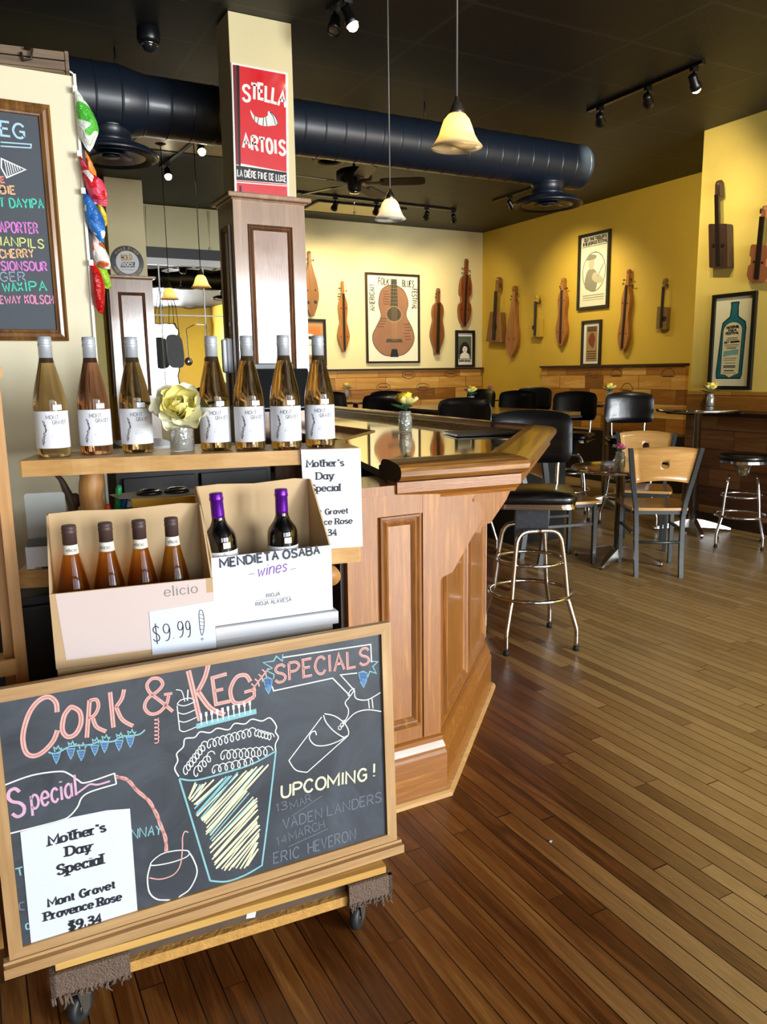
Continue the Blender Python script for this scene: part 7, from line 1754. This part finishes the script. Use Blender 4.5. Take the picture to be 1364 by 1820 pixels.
L(tc.outputs['Object'], n1.inputs['Vector']); cr = nd(nt, 'ShaderNodeValToRGB'); cr.color_ramp.elements[0].position = 0.35; cr.color_ramp.elements[0].color = lin('#2a3038'); cr.color_ramp.elements[1].position = 0.8; cr.color_ramp.elements[1].color = lin('#4b535d')
L(n1.outputs[0], cr.inputs[0]); L(cr.outputs[0], b.inputs['Base Color']); b.inputs['Roughness'].default_value = 0.55
mb = MB(); mb.prism([(ul+fw*.9, vb+fw*.7), (ur-fw*.9, vb+fw*.7), (ur-fw*.9, vt-fw*.9), (ul+fw*.9, vt-fw*.9)], BP, -0.006, 0.002); mb.build('slate', m, cbd)
BS = BP.off(0.002)
c5 = lambda *p: [BS.px(x/3.5, 1180+y/3.5) for x, y in p]
c6 = lambda *p: [BS.px(280+x/3.1, 1100+y/3.1) for x, y in p]
CK = [mat('chalk_%s' % n, c, 0.95, var=0.22, vs=90) for n, c in (('rose', '#e6aaa2'), ('plain', '#e4eae6'), ('teal', '#86bcc4'), ('cream', '#eeeabf'), ('lilac', '#d3aac6'), ('faint', '#6b7480'), ('blue', '#5c86bd'), ('dark_line', '#4a4650'))]
def S(mb, pts, w, mi, smooth=True, closed=False, d=0.0006):
    mb.ribbon(catmull(pts, 5, closed) if smooth and len(pts) > 2 else pts, BS, w, d, mi, closed)
# "CORK & KEG"
mb = MB()
LET = [(c5((355, 300), (348, 240), (305, 205), (245, 225), (190, 290), (155, 380), (142, 470), (162, 550), (210, 572), (270, 545), (330, 480), (358, 412)), 0.0098, False),
       (c5((450, 268), (497, 300), (503, 370), (470, 435), (420, 452), (388, 410), (397, 330), (425, 283)), 0.0098, True),
       (c5((557, 225), (540, 458)), 0.0090, False), (c5((557, 228), (600, 222), (612, 265), (590, 315), (552, 338)), 0.0075, False), (c5((578, 338), (600, 390), (660, 420)), 0.0085, False),
       (c5((685, 175), (706, 395)), 0.0090, False), (c5((772, 158), (758, 215), (722, 268)), 0.0085, False), (c5((722, 266), (760, 345), (828, 386)), 0.0085, False),
       (c5((1075, 295), (1010, 240), (935, 180), (915, 130), (945, 92), (990, 92), (1012, 125), (985, 165), (920, 215), (900, 270), (935, 310), (990, 300), (1035, 250), (1050, 195)), 0.0075, False), (c5((1020, 190), (1072, 183)), 0.006, False),
       (c6((170, 285), (235, 560)), 0.0115, False), (c6((285, 228), (262, 320), (222, 400)), 0.0105, False), (c6((222, 398), (290, 490), (370, 528)), 0.0115, False),
       (c6((382, 302), (302, 325), (322, 470), (402, 452)), 0.0085, False), (c6((316, 396), (362, 386)), 0.0075, False),
       (c6((512, 345), (485, 310), (435, 322), (402, 390), (420, 458), (475, 460), (532, 428)), 0.0095, False), (c6((534, 432), (527, 394), (478, 404)), 0.0075, False)]
for pts, w, cl in LET:
    sm = len(pts) > 2 and not (len(pts) == 4 and w == 0.0085 and pts[0][0] > 0.5)
    S(mb, pts, w, 0, sm, cl); S(mb, pts, w*0.09, 7, sm, cl, 0.0009)
S(mb, c6((520, 392), (612, 272)), 0.0035, 0)
for k in range(4):
    x, y = 535+20*k, 372-26*k; S(mb, c6((x-18, y-16), (x, y), (x+6, y+26)), 0.003, 0, False)
P0, P1 = c6((650, 352), (1166, 248)); text(mb, 'SPECIALS', BS, P0, P1, 0.042, 0.0062, 0, jit=0.2); text(mb, 'SPECIALS', BS, P0, P1, 0.042, 0.0010, 7, d=0.0012)
sp_ = [(975+14*math.cos(k*0.9)*(1 if k % 2 else .8), 335+k*3.4+8*math.sin(k*0.9)) for k in range(46)]; S(mb, c5(*sp_), 0.0022, 0)
# pouring wine
stream = [(725, 700), (795, 722), (850, 785), (925, 850), (972, 930), (1000, 1005), (1030, 1085), (1035, 1165)]
for k in range(4):
    S(mb, c5(*[(x+9*math.sin(i*1.6+k*1.7), y+9*math.cos(i*1.6+k*1.7)) for i, (x, y) in enumerate(stream)]), 0.0026, 0)
S(mb, c5((930, 1330), (1000, 1338), (1080, 1310), (1122, 1250), (1135, 1150), (1136, 1080), (1150, 1042), (1172, 1048)), 0.0026, 0)
mb.build('title_lettering', CK, cbd)
mb = MB()
S(mb, c6((692, 212), (1175, 140), (1180, 240)), 0.003, 1, False); S(mb, c6((632, 372), (640, 396), (965, 326), (1060, 422)), 0.003, 1, False); S(mb, c6((1100, 298), (1008, 308), (1080, 388)), 0.003, 1, False)
for pts in (((1050, 425), (1062, 396), (1084, 384), (1074, 408), (1055, 432)), ((1086, 392), (1090, 432), (1120, 446), (1165, 442), (1230, 405)), ((1162, 442), (1168, 492)), ((1182, 438), (1188, 492)), ((1058, 432), (1034, 462), (1052, 498), (1048, 535), (1024, 575)), ((1234, 510), (1160, 500), (1095, 515), (1052, 552), (1010, 600)),
            ((905, 540), (724, 780)), ((724, 780), (762, 832), (824, 845)), ((824, 845), (1052, 642)), ((920, 522), (980, 536), (1035, 580), (1054, 630), (1030, 652), (975, 620), (930, 570), (915, 530)), ((876, 640), (868, 618), (846, 628), (838, 660), (870, 695), (930, 696), (1000, 672), (1045, 642))):
    S(mb, c6(*pts), 0.0026, 1)
for k in range(3): S(mb, c6(*[(1005+12*k+9*math.cos(i*PI/4), 600-16*k+10*math.sin(i*PI/4)) for i in range(8)]), 0.0018, 1, True, True)
mb.build('tap_drawing', CK, cbd); mb = MB()
# foam and curls
S(mb, c6((118, 868), (95, 825), (112, 780), (106, 742), (142, 704), (152, 660), (205, 652), (235, 622), (290, 626), (330, 602), (392, 610), (425, 576), (482, 578), (520, 552), (575, 562), (620, 545), (655, 590), (650, 622), (666, 652), (650, 690), (652, 730)), 0.0030, 1)
for (x0, y0), (x1, y1), n, r in (((150, 840), (262, 690), 7, 22), ((275, 690), (530, 620), 8, 24), ((540, 625), (630, 650), 5, 20), ((205, 850), (300, 745), 4, 24), ((350, 750), (620, 725), 8, 26), ((300, 830), (545, 775), 7, 22)):
    pts = []
    for i in range(n*8+1):
        t = i/(n*8); g = t*n*2*PI; pts.append((x0+(x1-x0)*t+r*0.7*math.cos(g), y0+(y1-y0)*t+r*math.sin(g)))
    mb.ribbon(c6(*pts), BS, 0.0022, 0.0006, 1)
mb.build('foam_drawing', CK, cbd); mb = MB()
# bottle, glass and keg outlines
S(mb, c5((32, 752), (200, 692), (370, 668), (430, 684), (485, 722), (535, 738), (712, 680)), 0.0032, 1); S(mb, c5((712, 678), (724, 746)), 0.0032, 1); S(mb, c5((724, 746), (570, 792), (510, 830), (482, 890), (430, 948), (370, 975), (200, 1020), (55, 1056)), 0.0032, 1)
S(mb, c5((936, 1250), (918, 1330), (930, 1420), (980, 1464), (1060, 1470), (1080, 1500)), 0.0032, 1); S(mb, c5((1105, 1498), (1112, 1452), (1180, 1400), (1226, 1300), (1206, 1220), (1172, 1164)), 0.0032, 1); S(mb, c5((936, 1250), (1000, 1185), (1100, 1160), (1174, 1164), (1160, 1200), (1050, 1238)), 0.0026, 1, True, True)
S(mb, c6((108, 478), (122, 612)), 0.0024, 1)
for y in (470, 515, 560, 612): S(mb, c6((108+(y-470)*.1, y), (150, y+8), (215, y-18)), 0.0022, 1)
S(mb, c6((108, 470), (130, 446), (180, 436), (205, 450)), 0.0022, 1); S(mb, c6((102, 390), (130, 395), (142, 420), (150, 455)), 0.002, 1); S(mb, c6((168, 390), (165, 450)), 0.003, 1)
mb.build('white_drawing', CK, cbd)
mb = MB()
S(mb, c6((120, 880), (205, 1160), (290, 1442)), 0.0042, 2); S(mb, c6((652, 730), (615, 1050), (575, 1362)), 0.0042, 2); S(mb, c6((290, 1442), (380, 1446), (480, 1412), (575, 1358)), 0.0042, 2); S(mb, c6((120, 880), (210, 888), (360, 850), (520, 800), (652, 728)), 0.0040, 2)
S(mb, c6((214, 592), (545, 508)), 0.0125, 2, False)
for k in range(10):
    x = 242+30*k; y = 585-7.6*k*1.0; S(mb, c6((x, y), (x-3, y-42)), 0.0028, 1, False, d=0.0011); S(mb, c6((x-3, y-42), (x-5, y-66)), 0.0055, 1, False, d=0.0011)
mb.build('cup_drawing', CK, cbd); mb = MB()
S(mb, c5((300, 548), (350, 556), (440, 512), (560, 502), (620, 482), (700, 482), (760, 452), (860, 440), (902, 410)), 0.0034, 2)
for gx, gy in ((350, 580), (440, 552), (505, 562), (590, 530), (650, 512), (740, 500), (810, 480)):
    tri = c5((gx-26, gy-24), (gx+26, gy-28), (gx+14, gy+14), (gx, gy+40), (gx-14, gy+12)); mb.face([BSp for BSp in tri], BS, 0.0007, 6); S(mb, tri, 0.0013, 2, False, True, 0.0010)
    for k in range(3): S(mb, c5((gx-18+5*k, gy-14+16*k), (gx+18-5*k, gy-16+16*k)), 0.0012, 7, False, d=0.0012)
    S(mb, c5((gx-8, gy-34), (gx-16, gy-62), (gx+2, gy-52), (gx+12, gy-72), (gx+20, gy-52), (gx+34, gy-56), (gx+22, gy-36)), 0.0026, 2, False)
for gx, gy, s in ((608, 352, 1), (1132, 318, 1)):
    tri = c6((gx-24, gy-22), (gx, gy-32), (gx+24, gy-20), (gx+20, gy+22), (gx+4, gy+60), (gx-14, gy+30)); mb.face(tri, BS, 0.0007, 6); S(mb, tri, 0.0016, 2, False, True, 0.0010)
    for i in range(7):
        cx, cyy = gx-12+13*(i % 3), gy-14+16*(i//3); S(mb, c6(*[(cx+6*math.cos(k*PI/3), cyy+6*math.sin(k*PI/3)) for k in range(6)]), 0.0009, 7, False, True, 0.0012)
S(mb, c6((690, 195), (688, 232), (655, 205), (640, 232), (582, 240), (632, 270), (600, 285), (642, 305), (640, 330)), 0.0028, 2, False)
S(mb, c6((1172, 232), (1214, 236), (1186, 262), (1206, 300), (1170, 288), (1160, 318), (1140, 292), (1112, 312)), 0.0028, 2, False)
mb.build('teal_drawing', CK, cbd)
mb = MB()
def scrib(T, B, n, mi0, mi1, w):
    TT = catmull(T, 10); BB = catmull(B, 10); rng = random.Random(n)
    f = lambda A, t: A[min(int(t*(len(A)-1)), len(A)-1)]
    for i in range(n):
        t = i/(n-1); a = f(TT, t); b2 = f(BB, t); c2 = f(TT, min(1, t+0.5/n)); j = lambda: rng.uniform(-9, 9)
        mb.ribbon(c6((a[0]+j(), a[1]+j()), (b2[0]+j(), b2[1]+j())), BS, w, 0.0006+0.00002*i, mi0 if rng.random() < .6 else mi1)
scrib([(205, 905), (330, 890), (450, 850), (545, 822), (612, 808)], [(178, 985), (200, 1010), (230, 1100), (275, 1125), (272, 1186)], 26, 3, 2, 0.0036)
scrib([(545, 992), (548, 1075), (560, 1140), (556, 1205), (545, 1290)], [(295, 1255), (312, 1330), (345, 1380), (440, 1370), (500, 1360)], 26, 3, 3, 0.0036)
scrib([(470, 930), (545, 1000)], [(290, 1160), (300, 1250)], 8, 2, 3, 0.0032)
P0, P1 = c6((682, 985), (1208, 862)); text(mb, 'UPCOMING', BS, P0, c6((1150, 885))[0], 0.031, 0.0052, 3, jit=0.3); text(mb, '!', BS, c6((1186, 868))[0], c6((1206, 862))[0], 0.033, 0.0052, 3)
mb.build('cream_lettering', CK, cbd)
mb = MB()
P0, P1 = c5((100, 935), (480, 815)); text(mb, 'S', BS, c5((85, 960))[0], c5((165, 930))[0], 0.062, 0.0068, 4); text(mb, 'pecial', BS, c5((200, 905))[0], c5((478, 815))[0], 0.046, 0.0050, 4, slant=0.1)
S(mb, c5((470, 812), (520, 775), (560, 748), (610, 750), (685, 728)), 0.0042, 4)
mb.build('lilac_lettering', CK, cbd)
mb = MB()
for s, a, b, h, w in (('13', (655, 1062), (715, 1045), 0.020, 0.0024), ('MAR', (735, 1052), (850, 1002), 0.020, 0.0022), ('VADEN', (692, 1160), (905, 1095), 0.026, 0.0030), ('LANDERS', (935, 1085), (1235, 1005), 0.026, 0.0030), ('14', (660, 1248), (712, 1228), 0.020, 0.0022), ('MARCH', (728, 1222), (920, 1150), 0.022, 0.0022), ('ERIC', (640, 1348), (780, 1310), 0.027, 0.0030), ('HEVERON', (830, 1290), (1090, 1212), 0.028, 0.0032)):
    mb = MB(); P0, P1 = c6(a, b); text(mb, s, BS, P0, P1, h, w, 5, jit=0.3); mb.build('faint_lettering', CK, cbd)
mb = MB()
S(mb, c6((740, 1086), (905, 975)), 0.002, 5); S(mb, c6((720, 1256), (940, 1155)), 0.002, 5)
P0, P1 = c5((815, 1088), (1005, 1058)); text(mb, 'NNAY', BS, P0, P1, 0.022, 0.0028, 2, jit=0.3)
S(mb, c5((95, 1275), (140, 1262)), 0.003, 2); S(mb, c5((118, 1268), (128, 1315)), 0.003, 2); S(mb, c5((152, 1480), (122, 1490), (125, 1525), (155, 1528)), 0.0028, 5); S(mb, c5((182, 1612), (162, 1620), (165, 1648), (185, 1645)), 0.003, 2)
mb.build('faint_lettering', CK, cbd)
# printed notice taped on the board
PB2 = BP.off(0.0035)
nq = [PB2.px(*p) for p in ((36, 1479), (130, 1452), (190, 1440), (231, 1437), (246, 1640), (56, 1684))]
nb = thing('printed_notice', 'printed white special-offer notice taped on the chalkboard beside the drawn wine glass', 'notice', PB2.w(*nq[-1]))
mb = MB(); mb.prism(nq, PB2, 0, 0.0006); mb.build('sheet', NOTE, nb)
mb = MB(); PB3 = PB2.off(0.0008)
k5 = lambda x, y: (x/3.5, 1180+y/3.5)
serif_lines(mb, PB3, (("Mother's", k5(308, 1128), k5(656, 1040), 16, 0.0060), ('Day', k5(416, 1194), k5(566, 1160), 16, 0.0060), ('Special', k5(360, 1312), k5(640, 1240), 17, 0.0062), ('Mont Gravet', k5(304, 1512), k5(718, 1392), 14, 0.0054), ('Provence Rose', k5(282, 1596), k5(754, 1468), 14, 0.0054), ('$9.34', k5(430, 1658), k5(632, 1605), 15, 0.0060)))
mb.build('print', NINK, nb)
